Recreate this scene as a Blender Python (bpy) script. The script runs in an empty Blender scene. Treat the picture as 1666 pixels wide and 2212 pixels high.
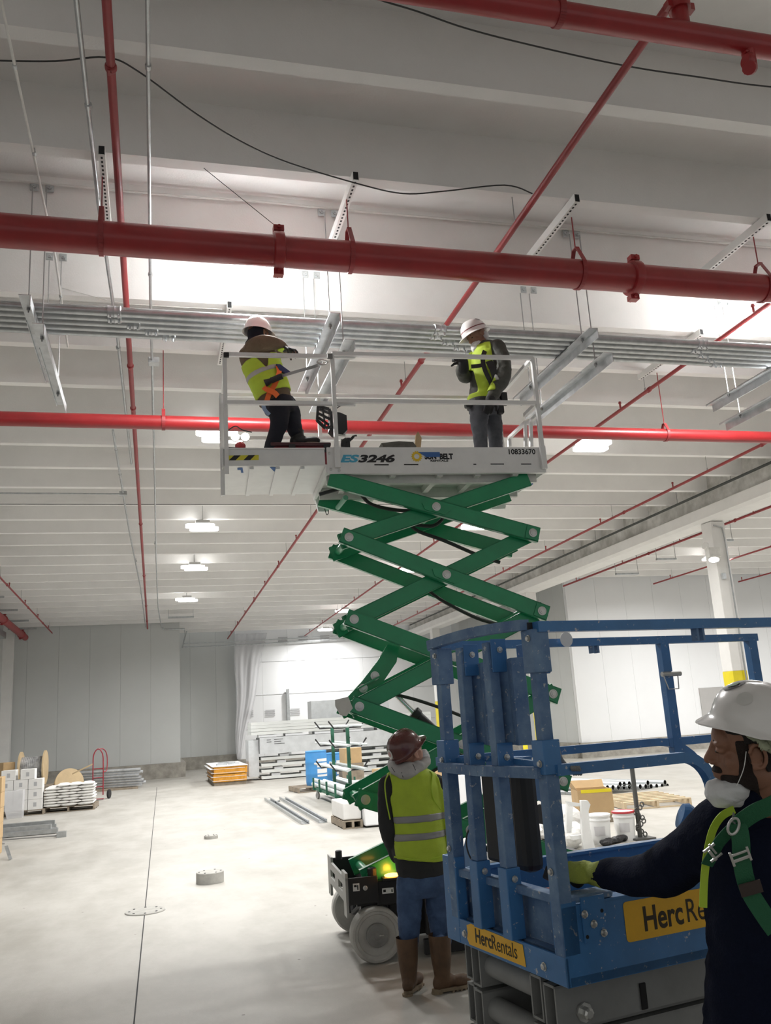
import bpy, bmesh, math, random
from mathutils import Vector, Matrix, Quaternion, noise
V = Vector
random.seed(7)
SC = bpy.context.scene
COL = SC.collection
PI = math.pi

# ---------------------------------------------------------------- camera
FPX, CX, CY, CAMH = 1878.7, 833.0, 1106.0, 1.82
def _rot(a, b, c):
    fw = V((math.sin(a)*math.cos(b), math.cos(a)*math.cos(b), math.sin(b)))
    r = V((math.cos(a), -math.sin(a), 0)); u = r.cross(fw)
    r2 = math.cos(c)*r + math.sin(c)*u; u2 = -math.sin(c)*r + math.cos(c)*u
    return Matrix((r2, u2, -fw)).transposed()
CR = _rot(.2665676, .2297771, -.06312)
CP = V((0, 0, CAMH))
cd = bpy.data.cameras.new('camera'); cam = bpy.data.objects.new('camera', cd); COL.objects.link(cam)
cd.sensor_fit = 'HORIZONTAL'; cd.sensor_width = 36; cd.lens = 36*FPX/1666; cd.clip_start = .05; cd.clip_end = 300
cam.matrix_world = Matrix.Translation(CP) @ CR.to_4x4()
SC.camera = cam

# ---------------------------------------------------------------- world, exposure
wd = bpy.data.worlds.new('world'); SC.world = wd; wd.use_nodes = True
wd.node_tree.nodes['Background'].inputs[0].default_value = (.93, .93, .90, 1)
wd.node_tree.nodes['Background'].inputs[1].default_value = .42
SC.view_settings.view_transform = 'Standard'; SC.view_settings.look = 'None'
SC.view_settings.exposure = 0.13; SC.view_settings.gamma = 1.0; SC.view_settings.use_curve_mapping = False
LAMP = 7.0        # radiance of the high bay lenses
BEAM = 250.0      # watts of the beam each lamp throws down

# ---------------------------------------------------------------- measuring helpers: a sight line met with a real plane
def ray(x, y): return CR @ V(((x-CX)/FPX, -(y-CY)/FPX, -1))
def on(x, y, ax, v):
    r = ray(x, y); return CP + r*((v-CP[ax])/r[ax])
def onp(x, y, p, n):
    r = ray(x, y); return CP + r*((V(p)-CP).dot(n)/r.dot(n))
def at(x, y, d): return CP + ray(x, y)*d
def lerp(a, b, t): return a+(b-a)*t

# ---------------------------------------------------------------- materials
MATS = {}
def mat(name, col, rough=.6, metal=0., var=.0, vscale=3., bump=0., bscale=40., emit=0., ecol=None, coat=0., alpha=1., spec=None, sheen=0., col2=None, tr=0., fleck=0.):
    if name in MATS: return MATS[name]
    m = bpy.data.materials.new(name); m.use_nodes = True; nt = m.node_tree; b = nt.nodes['Principled BSDF']
    c = (*col, 1) if len(col) == 3 else col
    b.inputs['Base Color'].default_value = c; b.inputs['Roughness'].default_value = rough; b.inputs['Metallic'].default_value = metal
    if coat: b.inputs['Coat Weight'].default_value = coat; b.inputs['Coat Roughness'].default_value = .12
    if alpha < 1: b.inputs['Alpha'].default_value = alpha
    if tr: b.inputs['Transmission Weight'].default_value = tr
    if spec is not None: b.inputs['Specular IOR Level'].default_value = spec
    if sheen: b.inputs['Sheen Weight'].default_value = sheen
    if var or bump:
        tc = nt.nodes.new('ShaderNodeTexCoord')
    if var:
        n = nt.nodes.new('ShaderNodeTexNoise'); n.inputs['Scale'].default_value = vscale; n.inputs['Detail'].default_value = 6; n.inputs['Roughness'].default_value = .62
        nt.links.new(tc.outputs['Object'], n.inputs['Vector'])
        r = nt.nodes.new('ShaderNodeValToRGB'); r.color_ramp.elements[0].position = .34; r.color_ramp.elements[1].position = .68
        k = 1-var
        c2 = col2 if col2 else tuple(min(1, x*k) for x in col)
        r.color_ramp.elements[0].color = (*c2[:3], 1); r.color_ramp.elements[1].color = (*[min(1, x*(1+var*.3)) for x in col], 1)
        nt.links.new(n.outputs['Fac'], r.inputs['Fac']); nt.links.new(r.outputs['Color'], b.inputs['Base Color'])
        mr = nt.nodes.new('ShaderNodeMapRange'); mr.inputs['To Min'].default_value = max(0, rough-.08); mr.inputs['To Max'].default_value = min(1, rough+.1)
        nt.links.new(n.outputs['Fac'], mr.inputs['Value']); nt.links.new(mr.outputs['Result'], b.inputs['Roughness'])
    if fleck:
        if not (var or bump): tc = nt.nodes.new('ShaderNodeTexCoord')
        n3 = nt.nodes.new('ShaderNodeTexNoise'); n3.inputs['Scale'].default_value = 38; n3.inputs['Detail'].default_value = 5; n3.inputs['Roughness'].default_value = .7
        nt.links.new(tc.outputs['Object'], n3.inputs['Vector'])
        th = nt.nodes.new('ShaderNodeMapRange'); th.inputs['From Min'].default_value = fleck; th.inputs['From Max'].default_value = fleck+.03; nt.links.new(n3.outputs['Fac'], th.inputs['Value'])
        mx = nt.nodes.new('ShaderNodeMix'); mx.data_type = 'RGBA'; nt.links.new(th.outputs['Result'], mx.inputs[0])
        if b.inputs['Base Color'].is_linked: nt.links.new(b.inputs['Base Color'].links[0].from_socket, mx.inputs[6])
        else: mx.inputs[6].default_value = c
        mx.inputs[7].default_value = (.45, .48, .52, 1); nt.links.new(mx.outputs[2], b.inputs['Base Color'])
    if bump:
        n2 = nt.nodes.new('ShaderNodeTexNoise'); n2.inputs['Scale'].default_value = bscale; n2.inputs['Detail'].default_value = 4
        nt.links.new(tc.outputs['Object'], n2.inputs['Vector'])
        bp = nt.nodes.new('ShaderNodeBump'); bp.inputs['Strength'].default_value = bump; bp.inputs['Distance'].default_value = .01
        nt.links.new(n2.outputs['Fac'], bp.inputs['Height']); nt.links.new(bp.outputs['Normal'], b.inputs['Normal'])
    if emit:
        b.inputs['Emission Color'].default_value = (*(ecol or col), 1); b.inputs['Emission Strength'].default_value = emit
    MATS[name] = m; return m

M_CEIL = mat('ceiling_paint', (.85, .84, .825), .75, var=.07, vscale=.9, bump=.15, bscale=60)
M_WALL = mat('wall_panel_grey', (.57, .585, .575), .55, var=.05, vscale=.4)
M_WHITE_PANEL = mat('wall_panel_white', (.80, .81, .82), .45, var=.03, vscale=.5)
M_CURB = mat('curb_concrete', (.36, .34, .30), .9, var=.35, vscale=3, bump=.4, bscale=30)
M_COLUMN = mat('column_paint', (.80, .79, .77), .6, var=.06, vscale=2, bump=.1)
M_YELLOW = mat('yellow_paint', (.80, .66, .02), .45, var=.08, vscale=5)
M_GIRDER = mat('girder_concrete', (.70, .69, .66), .8, var=.3, vscale=2.2, bump=.2, col2=(.42, .41, .38))
M_RED = mat('red_pipe_paint', (.33, .018, .021), .38, var=.18, vscale=2.5, coat=.35)
M_RED_BRANCH = mat('red_branch_paint', (.30, .03, .033), .45, var=.2, vscale=3)
M_GALV = mat('galvanised_steel', (.50, .52, .53), .38, .85, var=.2, vscale=9, bump=.05, bscale=120)
M_GALV_L = mat('galvanised_light', (.62, .64, .66), .42, .7, var=.22, vscale=7)
M_ROD = mat('threaded_rod', (.38, .38, .38), .5, .8)
M_STRUTW = mat('white_strut', (.82, .82, .80), .5, var=.04)
M_DARK = mat('dark_opening', (.012, .012, .013), .8)
M_BLACK = mat('black_plastic', (.018, .018, .020), .5, var=.2, vscale=8)
M_BLACKW = mat('black_wire', (.03, .03, .03), .6)
M_LAMPBODY = mat('lamp_housing', (.55, .55, .54), .5)
M_LENS = mat('lamp_lens', (1, 1, 1), .5, emit=LAMP, ecol=(1, .985, .95))
M_LENS_NEAR = mat('lamp_lens_near', (1, 1, 1), .5, emit=42, ecol=(1, .99, .97))
M_WHITE = mat('white_paint', (.86, .86, .85), .4, var=.06, vscale=6, coat=.15)
M_WHITE_D = mat('white_paint_worn', (.72, .71, .68), .5, var=.12, vscale=8)

def floor_material():
    m = bpy.data.materials.new('floor_concrete'); m.use_nodes = True; nt = m.node_tree; b = nt.nodes['Principled BSDF']
    tc = nt.nodes.new('ShaderNodeTexCoord')
    def noise_(s, d, sc=(1, 1, 1)):
        mp = nt.nodes.new('ShaderNodeMapping'); mp.inputs['Scale'].default_value = sc
        nt.links.new(tc.outputs['Object'], mp.inputs['Vector'])
        n = nt.nodes.new('ShaderNodeTexNoise'); n.inputs['Scale'].default_value = s; n.inputs['Detail'].default_value = d; n.inputs['Roughness'].default_value = .65
        nt.links.new(mp.outputs['Vector'], n.inputs['Vector']); return n
    a = noise_(.45, 5); c = noise_(2.6, 8, (1, .5, 1)); e = noise_(90, 2)
    r = nt.nodes.new('ShaderNodeValToRGB'); r.color_ramp.elements[0].position = .3; r.color_ramp.elements[1].position = .7
    r.color_ramp.elements[0].color = (.38, .367, .335, 1); r.color_ramp.elements[1].color = (.465, .45, .415, 1)
    nt.links.new(a.outputs['Fac'], r.inputs['Fac'])
    mx = nt.nodes.new('ShaderNodeMix'); mx.data_type = 'RGBA'; mx.blend_type = 'MULTIPLY'
    r2 = nt.nodes.new('ShaderNodeValToRGB'); r2.color_ramp.elements[0].position = .32; r2.color_ramp.elements[1].position = .6
    r2.color_ramp.elements[0].color = (.80, .79, .77, 1); r2.color_ramp.elements[1].color = (1, 1, 1, 1)
    nt.links.new(c.outputs['Fac'], r2.inputs['Fac'])
    mx.inputs[0].default_value = 1.; nt.links.new(r.outputs['Color'], mx.inputs[6]); nt.links.new(r2.outputs['Color'], mx.inputs[7])
    # small dark specks ground into the slab
    vo = nt.nodes.new('ShaderNodeTexVoronoi'); vo.inputs['Scale'].default_value = 2.3; nt.links.new(tc.outputs['Object'], vo.inputs['Vector'])
    lt = nt.nodes.new('ShaderNodeMath'); lt.operation = 'LESS_THAN'; lt.inputs[1].default_value = .028; nt.links.new(vo.outputs['Distance'], lt.inputs[0])
    mx2 = nt.nodes.new('ShaderNodeMix'); mx2.data_type = 'RGBA'; nt.links.new(lt.outputs[0], mx2.inputs[0])
    nt.links.new(mx.outputs[2], mx2.inputs[6]); mx2.inputs[7].default_value = (.16, .14, .12, 1)
    nt.links.new(mx2.outputs[2], b.inputs['Base Color'])
    mr = nt.nodes.new('ShaderNodeMapRange'); mr.inputs['To Min'].default_value = .42; mr.inputs['To Max'].default_value = .7
    nt.links.new(c.outputs['Fac'], mr.inputs['Value']); nt.links.new(mr.outputs['Result'], b.inputs['Roughness'])
    bp = nt.nodes.new('ShaderNodeBump'); bp.inputs['Strength'].default_value = .15; bp.inputs['Distance'].default_value = .005
    nt.links.new(e.outputs['Fac'], bp.inputs['Height']); nt.links.new(bp.outputs['Normal'], b.inputs['Normal'])
    return m
M_FLOOR = floor_material()

# ---------------------------------------------------------------- mesh helpers (all in world coordinates until linked)
def BM(): return bmesh.new()
def frame(dirv, up=V((0, 0, 1))):
    z = V(dirv).normalized(); u = V(up)
    if abs(z.dot(u.normalized())) > .98: u = V((1, 0, 0)) if abs(z.x) < .9 else V((0, 1, 0))
    x = u.cross(z).normalized(); y = z.cross(x)
    return Matrix((x, y, z)).transposed()
def box(bm, c, s, R=None, bev=0.):
    """box centred at c, full size s, rotated by the 3x3 R"""
    R = R or Matrix.Identity(3)
    hs = V(s)*.5
    if bev and min(s) > bev*2.2:
        b2 = bmesh.new(); bmesh.ops.create_cube(b2, size=1)
        for v in b2.verts: v.co = V((v.co.x*s[0], v.co.y*s[1], v.co.z*s[2]))
        bmesh.ops.bevel(b2, geom=b2.edges[:], offset=bev, segments=2, affect='EDGES', profile=.5)
        mp = {}
        for v in b2.verts: mp[v] = bm.verts.new(R @ v.co + V(c))
        for f in b2.faces: bm.faces.new([mp[v] for v in f.verts])
        b2.free(); return
    vs = [bm.verts.new(R @ V((hs.x*i, hs.y*j, hs.z*k)) + V(c)) for i in (-1, 1) for j in (-1, 1) for k in (-1, 1)]
    for q in ((0, 1, 3, 2), (4, 6, 7, 5), (0, 4, 5, 1), (2, 3, 7, 6), (0, 2, 6, 4), (1, 5, 7, 3)): bm.faces.new([vs[i] for i in q])
def ring(bm, c, R, rx, ry, n, ph=0.):
    return [bm.verts.new(V(c) + R @ V((math.cos(2*PI*i/n+ph)*rx, math.sin(2*PI*i/n+ph)*ry, 0))) for i in range(n)]
def bridge(bm, a, b):
    n = len(a)
    for i in range(n): bm.faces.new((a[i], a[(i+1) % n], b[(i+1) % n], b[i]))
def cyl(bm, p, q, r, r2=None, n=12, cap=True):
    p, q = V(p), V(q); R = frame(q-p); r2 = r if r2 is None else r2
    a = ring(bm, p, R, r, r, n); b = ring(bm, q, R, r2, r2, n); bridge(bm, a, b)
    if cap: bm.faces.new(a[::-1]); bm.faces.new(b)
def tube(bm, pts, r, n=8, cap=True, closed=False):
    pts = [V(p) for p in pts]; rs = r if isinstance(r, (list, tuple)) else [r]*len(pts)
    prev = None; up = None; first = None
    for i, p in enumerate(pts):
        if closed: d = pts[(i+1) % len(pts)] - pts[i-1]
        else: d = (pts[min(i+1, len(pts)-1)]-pts[max(i-1, 0)])
        if d.length < 1e-9: d = V((0, 0, 1))
        d.normalize()
        if up is None: R = frame(d)
        else:
            x = (up - d*up.dot(d)).normalized(); R = Matrix((x, d.cross(x), d)).transposed()
        up = R.col[0].copy()
        rg = ring(bm, p, R, rs[i], rs[i], n)
        if prev: bridge(bm, prev, rg)
        else:
            first = rg
            if cap and not closed: bm.faces.new(rg[::-1])
        prev = rg
    if closed: bridge(bm, prev, first)
    elif cap: bm.faces.new(prev)
def sqsweep(bm, pts, s, up):
    """square tube bent through coplanar points; up is the normal of their plane"""
    pts = [V(p) for p in pts]; up = V(up).normalized(); prev = None
    for i, p in enumerate(pts):
        d1 = (p-pts[i-1]).normalized() if i else (pts[1]-p).normalized(); d2 = (pts[i+1]-p).normalized() if i < len(pts)-1 else d1
        d = (d1+d2).normalized(); x = up.cross(d).normalized()/max(.3, math.cos(d1.angle(d2)/2) if i and i < len(pts)-1 else 1.)
        rg = [bm.verts.new(p+x*a*s/2+up*b*s/2) for a, b in ((-1, -1), (1, -1), (1, 1), (-1, 1))]
        if prev: bridge(bm, prev, rg)
        else: bm.faces.new(rg[::-1])
        prev = rg
    bm.faces.new(prev)
def pipe_hollow(bm, p, q, r, t, n=16):
    p, q = V(p), V(q); R = frame(q-p)
    a = ring(bm, p, R, r, r, n); b = ring(bm, q, R, r, r, n); c = ring(bm, p, R, r-t, r-t, n); d = ring(bm, q, R, r-t, r-t, n)
    bridge(bm, a, b); bridge(bm, d, c); bridge(bm, b, d); bridge(bm, c, a)
def prism(bm, poly, nrm):
    """closed planar polygon of world points, extruded by the vector nrm"""
    a = [bm.verts.new(V(p)) for p in poly]; b = [bm.verts.new(V(p)+V(nrm)) for p in poly]
    bm.faces.new(a[::-1]); bm.faces.new(b); bridge(bm, a, b)
def bar(bm, p, q, wv, hv):
    """rectangular bar from p to q; wv, hv are full width vectors of the section"""
    p, q, wv, hv = V(p), V(q), V(wv)*.5, V(hv)*.5
    vs = [bm.verts.new(c+wv*i+hv*j) for c in (p, q) for i, j in ((-1, -1), (1, -1), (1, 1), (-1, 1))]
    bridge(bm, vs[:4], vs[4:]); bm.faces.new(vs[:4][::-1]); bm.faces.new(vs[4:])
def sqbar(bm, p, q, s, s2=None, up=V((0, 0, 1))):
    R = frame(V(q)-V(p), up); bar(bm, p, q, R.col[0]*s, R.col[1]*(s2 or s))
def lathe(bm, prof, base, axis=V((0, 0, 1)), n=24, sx=1., sy=1.):
    R = frame(axis); prev = None
    for r, z in prof:
        rg = ring(bm, V(base)+V(axis).normalized()*z, R, max(r, 1e-4)*sx, max(r, 1e-4)*sy, n)
        if prev: bridge(bm, prev, rg)
        else: bm.faces.new(rg[::-1])
        prev = rg
    bm.faces.new(prev)
def ell(bm, c, r, R=None, n=16, m=10):
    R = R or Matrix.Identity(3); c = V(c); prev = None
    top = bm.verts.new(c + R @ V((0, 0, r[2]))); bot = bm.verts.new(c + R @ V((0, 0, -r[2])))
    for j in range(1, m):
        th = PI*j/m
        rg = [bm.verts.new(c + R @ V((r[0]*math.sin(th)*math.cos(2*PI*i/n), r[1]*math.sin(th)*math.sin(2*PI*i/n), r[2]*math.cos(th)))) for i in range(n)]
        if prev:
            for i in range(n): bm.faces.new((prev[i], rg[i], rg[(i+1) % n], prev[(i+1) % n]))
        else:
            for i in range(n): bm.faces.new((top, rg[i], rg[(i+1) % n]))
        prev = rg
    for i in range(n): bm.faces.new((prev[i], bot, prev[(i+1) % n]))

# ---------------------------------------------------------------- linking helpers
WM = {}      # world matrix of every object I make, by name
def _props(o, label, cat, group, kind):
    if label: o['label'] = label
    if cat: o['category'] = cat
    if group: o['group'] = group
    if kind: o['kind'] = kind
def thing(name, loc, label, cat, group=None, rz=0.):
    o = bpy.data.objects.new(name, None); COL.objects.link(o); o.empty_display_size = .1
    M = Matrix.Translation(V(loc)) @ Matrix.Rotation(rz, 4, 'Z'); o.matrix_world = M; WM[o.name] = M
    _props(o, label, cat, group, None); return o
def obj(name, bm, m, parent=None, label=None, cat=None, group=None, kind=None, smooth=False, loc=None, mods=None, keep=False):
    """link a bmesh (world coordinates) as one object; top-level ones get their origin at the base of their box"""
    bmesh.ops.recalc_face_normals(bm, faces=bm.faces[:])
    if parent is not None: inv = WM[parent.name].inverted(); W = WM[parent.name].copy(); L = Matrix.Identity(4)
    else:
        if loc is None and not keep:
            xs = [v.co for v in bm.verts]
            lo = V([min(c[i] for c in xs) for i in range(3)]); hi = V([max(c[i] for c in xs) for i in range(3)])
            loc = V(((lo.x+hi.x)/2, (lo.y+hi.y)/2, lo.z))
        loc = V(loc) if loc is not None else V((0, 0, 0))
        W = Matrix.Translation(loc); inv = W.inverted()
    me = bpy.data.meshes.new(name); bmesh.ops.transform(bm, matrix=inv, verts=bm.verts[:]); bm.to_mesh(me); bm.free()
    ms = m if isinstance(m, (list, tuple)) else [m]
    for k in ms: me.materials.append(k)
    if smooth:
        me.polygons.foreach_set('use_smooth', [True]*len(me.polygons))
        if smooth != 2:
            me.set_sharp_from_angle(angle=math.radians(40))
    o = bpy.data.objects.new(name, me); COL.objects.link(o)
    if parent is not None: o.parent = parent
    else: o.matrix_world = W
    WM[o.name] = W
    _props(o, label, cat, group, kind); return o
def struct(name, bm, m, smooth=False): return obj(name, bm, m, kind='structure', smooth=smooth)
def kids(o): return [c for c in bpy.data.objects if c.parent == o]
def dup(root, move=V((0, 0, 0)), rz=0., label=None, group=None, pivot=None):
    """a copy of a thing with copies of its parts and sub-parts, moved and turned"""
    ch = CH.setdefault(root.name, kids(root))
    r = root.copy(); COL.objects.link(r)
    M = WM[root.name]; pv = V(pivot) if pivot is not None else M.translation
    M2 = Matrix.Translation(V(move)) @ Matrix.Translation(pv) @ Matrix.Rotation(rz, 4, 'Z') @ Matrix.Translation(-pv) @ M
    r.matrix_world = M2; WM[r.name] = M2
    if label: r['label'] = label
    if group: r['group'] = group
    for c in ch:
        k = c.copy(); COL.objects.link(k); k.parent = r; WM[k.name] = M2
        for g in CH.setdefault(c.name, kids(c)):
            h = g.copy(); COL.objects.link(h); h.parent = k; WM[h.name] = M2
    return r
CH = {}
def text_mesh(name, s, size, origin, ux, uy, m, parent, depth=.0015, bold=0., align='LEFT', shear=0., squash=1., label=None):
    """lettering standing on a surface: origin + ux*x + uy*y"""
    cu = bpy.data.curves.new(name, 'FONT'); cu.body = s; cu.size = size; cu.extrude = depth; cu.offset = bold; cu.align_x = align; cu.shear = shear; cu.resolution_u = 4
    t = bpy.data.objects.new('tmp', cu); COL.objects.link(t)
    dg = bpy.context.evaluated_depsgraph_get(); dg.update()
    me = bpy.data.meshes.new_from_object(t.evaluated_get(dg)); bpy.data.objects.remove(t)
    ux, uy = V(ux).normalized(), V(uy).normalized(); n = ux.cross(uy)
    bm = BM(); bm.from_mesh(me); bpy.data.meshes.remove(me)
    for v in bm.verts: v.co = V(origin) + ux*v.co.x*squash + uy*v.co.y + n*v.co.z
    return obj(name, bm, m, parent, label=label)
# ================================================================ STRUCTURE
def zc(y): return 6.5-.013*y                     # underside of the tee stems (the roof falls away from the camera)
bm = BM(); box(bm, (8, 22, -.1), (50, 60, .2)); struct('floor', bm, M_FLOOR)
bm = BM()
ys = []
PITCH = 1.238
x0, x1 = -14., 33.
prof = []
for k in range(-9, 29):
    yf = 5.285 + PITCH*k
    prof += [(yf-.045, zc(yf)+.535), (yf, zc(yf)), (yf+.125, zc(yf)), (yf+.17, zc(yf)+.535)]
prof = prof + [(prof[-1][0], prof[-1][1]+.2), (prof[0][0], prof[0][1]+.2)]
prism(bm, [(x0, y, z) for y, z in prof], (x1-x0, 0, 0)); struct('ceiling', bm, M_CEIL)
bm = BM()
j0, j1 = V((-.175, 1.0, 0)), V((.06, 31, 0)); bar(bm, j0+V((0, 0, .0006)), j1+V((0, 0, .0006)), (.010, 0, 0), (0, 0, .0015)); struct('trim_1', bm, M_DARK)

def panel_wall(name, p, q, z0, z1, thick, m, pitch=1.12, groove=.012, start=0.):
    """insulated panel wall from p to q (front face), with vertical joints cut as grooves"""
    bm = BM(); p, q = V((*p, 0)), V((*q, 0)); L = (q-p).length; u = (q-p)/L; n = V((u.y, -u.x, 0))
    poly = []; s = start
    edges = []
    poly.append(p)
    while s < L:
        if s > .02: poly += [p+u*(s-groove/2), p+u*s-n*groove, p+u*(s+groove/2)]
        s += pitch
    poly.append(q); poly += [q-n*thick, p-n*thick]
    prism(bm, [v+V((0, 0, z0)) for v in poly], (0, 0, z1-z0)); return struct(name, bm, m)
# left front-facing cold room box, its recess, the white clad wall, the right box
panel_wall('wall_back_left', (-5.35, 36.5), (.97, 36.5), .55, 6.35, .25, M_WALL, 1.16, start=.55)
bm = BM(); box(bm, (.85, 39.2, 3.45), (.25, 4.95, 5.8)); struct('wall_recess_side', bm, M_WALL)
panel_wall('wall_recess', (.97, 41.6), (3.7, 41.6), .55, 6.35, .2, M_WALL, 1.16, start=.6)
panel_wall('wall_back_centre', (3.6, 41.0), (14.2, 41.0), .3, 6.35, .2, M_WHITE_PANEL, 1.2)
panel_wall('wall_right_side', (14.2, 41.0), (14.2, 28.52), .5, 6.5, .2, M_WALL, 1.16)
panel_wall('wall_right', (14.2, 28.3), (33, 28.3), .5, 6.5, .2, M_WHITE_PANEL, 1.16)
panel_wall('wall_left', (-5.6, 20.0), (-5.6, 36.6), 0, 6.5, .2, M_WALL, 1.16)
bm = BM(); box(bm, (-5.42, 36.1, 3.1), (.36, .36, 6.1)); struct('wall_left_pilaster', bm, M_COLUMN)
def curb(name, p, q, h, d=.30, w=.25):
    bm = BM(); p, q = V((*p, 0)), V((*q, 0)); u = (q-p).normalized(); n = V((u.y, -u.x, 0))
    prism(bm, [p+n*w, q+n*w, q-n*d, p-n*d], (0, 0, h)); return struct(name, bm, M_CURB)
curb('baseboard_back_left', (-5.3, 36.5), (1.15, 36.5), .55, w=.45)
curb('baseboard_recess_side', (.97, 36.9), (.97, 41.5), .55, w=.18)
curb('baseboard_recess', (1.0, 41.6), (3.6, 41.6), .55)
curb('baseboard_centre', (3.6, 41.0), (14.3, 41.0), .32)
curb('baseboard_right', (14.05, 28.3), (33, 28.3), .5)
curb('baseboard_right_side', (14.2, 41.0), (14.2, 28.2), .5)
bm = BM(); box(bm, (19.55, 28.28, 1.45), (1.0, .05, 1.3)); struct('door_1', bm, mat('grey_hatch', (.42, .41, .40), .6, var=.05))

# girder on its columns
def girder():
    t = thing('concrete_girder', (12.2, 25, 5.6), 'long pale concrete girder with stained side resting on the white columns', 'beam')
    bm = BM()
    def sec(y):
        z = 5.62-.006*(y-15)*1.0
        return [V((12.45, y, z)), V((11.95, y, z)), V((11.85, y, z+.06)), V((11.85, y, z+.30)), V((12.0, y, z+.36)), V((12.0, y, 7.0)), V((12.4, y, 7.0)), V((12.4, y, z+.36)), V((12.6, y, z+.30)), V((12.6, y, z+.06))]
    a = [bm.verts.new(v) for v in sec(6)]; b = [bm.verts.new(v) for v in sec(40.9)]
    bridge(bm, a, b); bm.faces.new(a[::-1]); bm.faces.new(b)
    for f in bm.faces:
        if len(f.verts) == 4 and f.calc_center_median().z < 5.62+.22: f.material_index = 1
    obj('beam_body', bm, (M_GIRDER, M_COLUMN), t)
    bm = BM(); tube(bm, [(11.78, y, 6.22-.01*(y-14)) for y in (6, 14, 22, 30, 40)], .03, 8); obj('ledge_pipe', bm, mat('dark_pipe', (.05, .055, .05), .6), t)
    for y in range(9, 40, 2):
        bm = BM(); cyl(bm, (11.78, y+.3, 6.2-.01*(y-14)), (11.78, y+.3, zc(y)+.4), .008, n=6); obj('hanger_rod', bm, M_ROD, t)
girder()
def column(y, label):
    t = thing('concrete_column', (12.18, y+.18, 0), label, 'column', 'white columns under the girder')
    bm = BM(); box(bm, (12.18, y+.18, (2.3+5.6)/2), (.36, .36, 3.3), bev=.012); obj('shaft', bm, M_COLUMN, t)
    bm = BM(); box(bm, (12.18, y+.18, 1.15), (.362, .362, 2.3), bev=.012); obj('painted_base', bm, M_YELLOW, t, label='yellow painted base')
    return t
c1 = column(16.5, 'near white column with yellow base carrying the emergency lamp')
column(26.8, 'middle white column with yellow base seen behind the blue guard rails')
column(37.3, 'farthest white column with yellow base, beside the white clad wall')
bm = BM(); tube(bm, [(12.05, 16.47, 5.5), (12.26, 16.47, 5.45), (12.28, 16.46, 5.2), (12.28, 16.46, 1.0)], .018, 8); obj('conduit', bm, M_GALV, c1)
bm = BM(); box(bm, (12.1, 16.45, 4.35), (.09, .06, .14), bev=.008); obj('switch_box', bm, M_GALV, c1)
bm = BM(); pb = on(1132, 1577, 1, 26.0); lathe(bm, [(.075, 0), (.075, pb.z-.04), (.06, pb.z-.01), (.02, pb.z)], (pb.x, 26.0, 0)); obj('bollard', bm, M_YELLOW, label='short yellow bollard standing beside the middle column', cat='bollard', smooth=True)

# emergency light on the near column
t = thing('emergency_light', (11.95, 16.42, 4.75), 'white twin headed emergency light fixed to the near column', 'lamp')
bm = BM(); box(bm, (11.86, 16.36, 4.86), (.30, .14, .22), bev=.02); obj('housing', bm, M_WHITE_D, t)
bm = BM(); lathe(bm, [(.04, 0), (.11, .07), (.115, .10)], V((11.76, 16.3, 4.72))+V((.05, 0, .06)), V((-.25, -.3, -.9)), 20); obj('lamp_head', bm, M_WHITE_D, t, smooth=True)
bm = BM(); lathe(bm, [(.105, 0), (.105, .008)], V((11.76, 16.3, 4.72))+V((.05, 0, .06))+V((-.25, -.3, -.9)).normalized()*.10, V((-.25, -.3, -.9)), 20); obj('lens', bm, mat('emergency_lens', (1, 1, .95), .4, emit=12, ecol=(1, .98, .9)), t)
bm = BM(); lathe(bm, [(.03, 0), (.08, .05), (.085, .09)], (11.7, 16.3, 4.98), V((-.9, -.2, .3)), 20); obj('lamp_head', bm, M_WHITE_D, t, smooth=True)

# ---------------------------------------------------------------- high bay lights
def high_bay(x, y, z, label, n=2, power=1.):
    t = thing('high_bay_light', (x, y, z), label, 'ceiling light', 'high bay lights under the roof')
    bm = BM(); box(bm, (x, y+.0, z+.10), (.30, .58, .07), bev=.01); obj('housing', bm, M_LAMPBODY, t)
    for k in range(n):
        yy = y-.15+.30*k; xx = x-.05+.10*k
        bm = BM()
        w, d, r = .31, .125, .08
        pts = []
        for (sx, sy, a0) in ((1, 1, 0), (-1, 1, 90), (-1, -1, 180), (1, -1, 270)):
            for i in range(5):
                a = math.radians(a0+22.5*i); pts.append(V((xx+sx*(w-r)+r*math.cos(a), yy+sy*(d-r)+r*math.sin(a), z)))
        prism(bm, pts, (0, 0, .055)); obj('lens', bm, M_LENS_NEAR if y < 9 else M_LENS, t)
    for s in (-.24, .24):
        bm = BM(); cyl(bm, (x, y+s, z+.13), (x, y+s, zc(y)+.52), .005, n=5); obj('hanger_wire', bm, M_ROD, t)
    ld = bpy.data.lights.new('high_bay_beam', 'AREA'); ld.shape = 'RECTANGLE'; ld.size = .6; ld.size_y = .5; ld.energy = BEAM*power; ld.color = (1, .99, .975); ld.spread = math.radians(165)
    lo = bpy.data.objects.new('high_bay_beam', ld); COL.objects.link(lo); lo.location = (x, y, z-.01)
    return t
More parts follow.
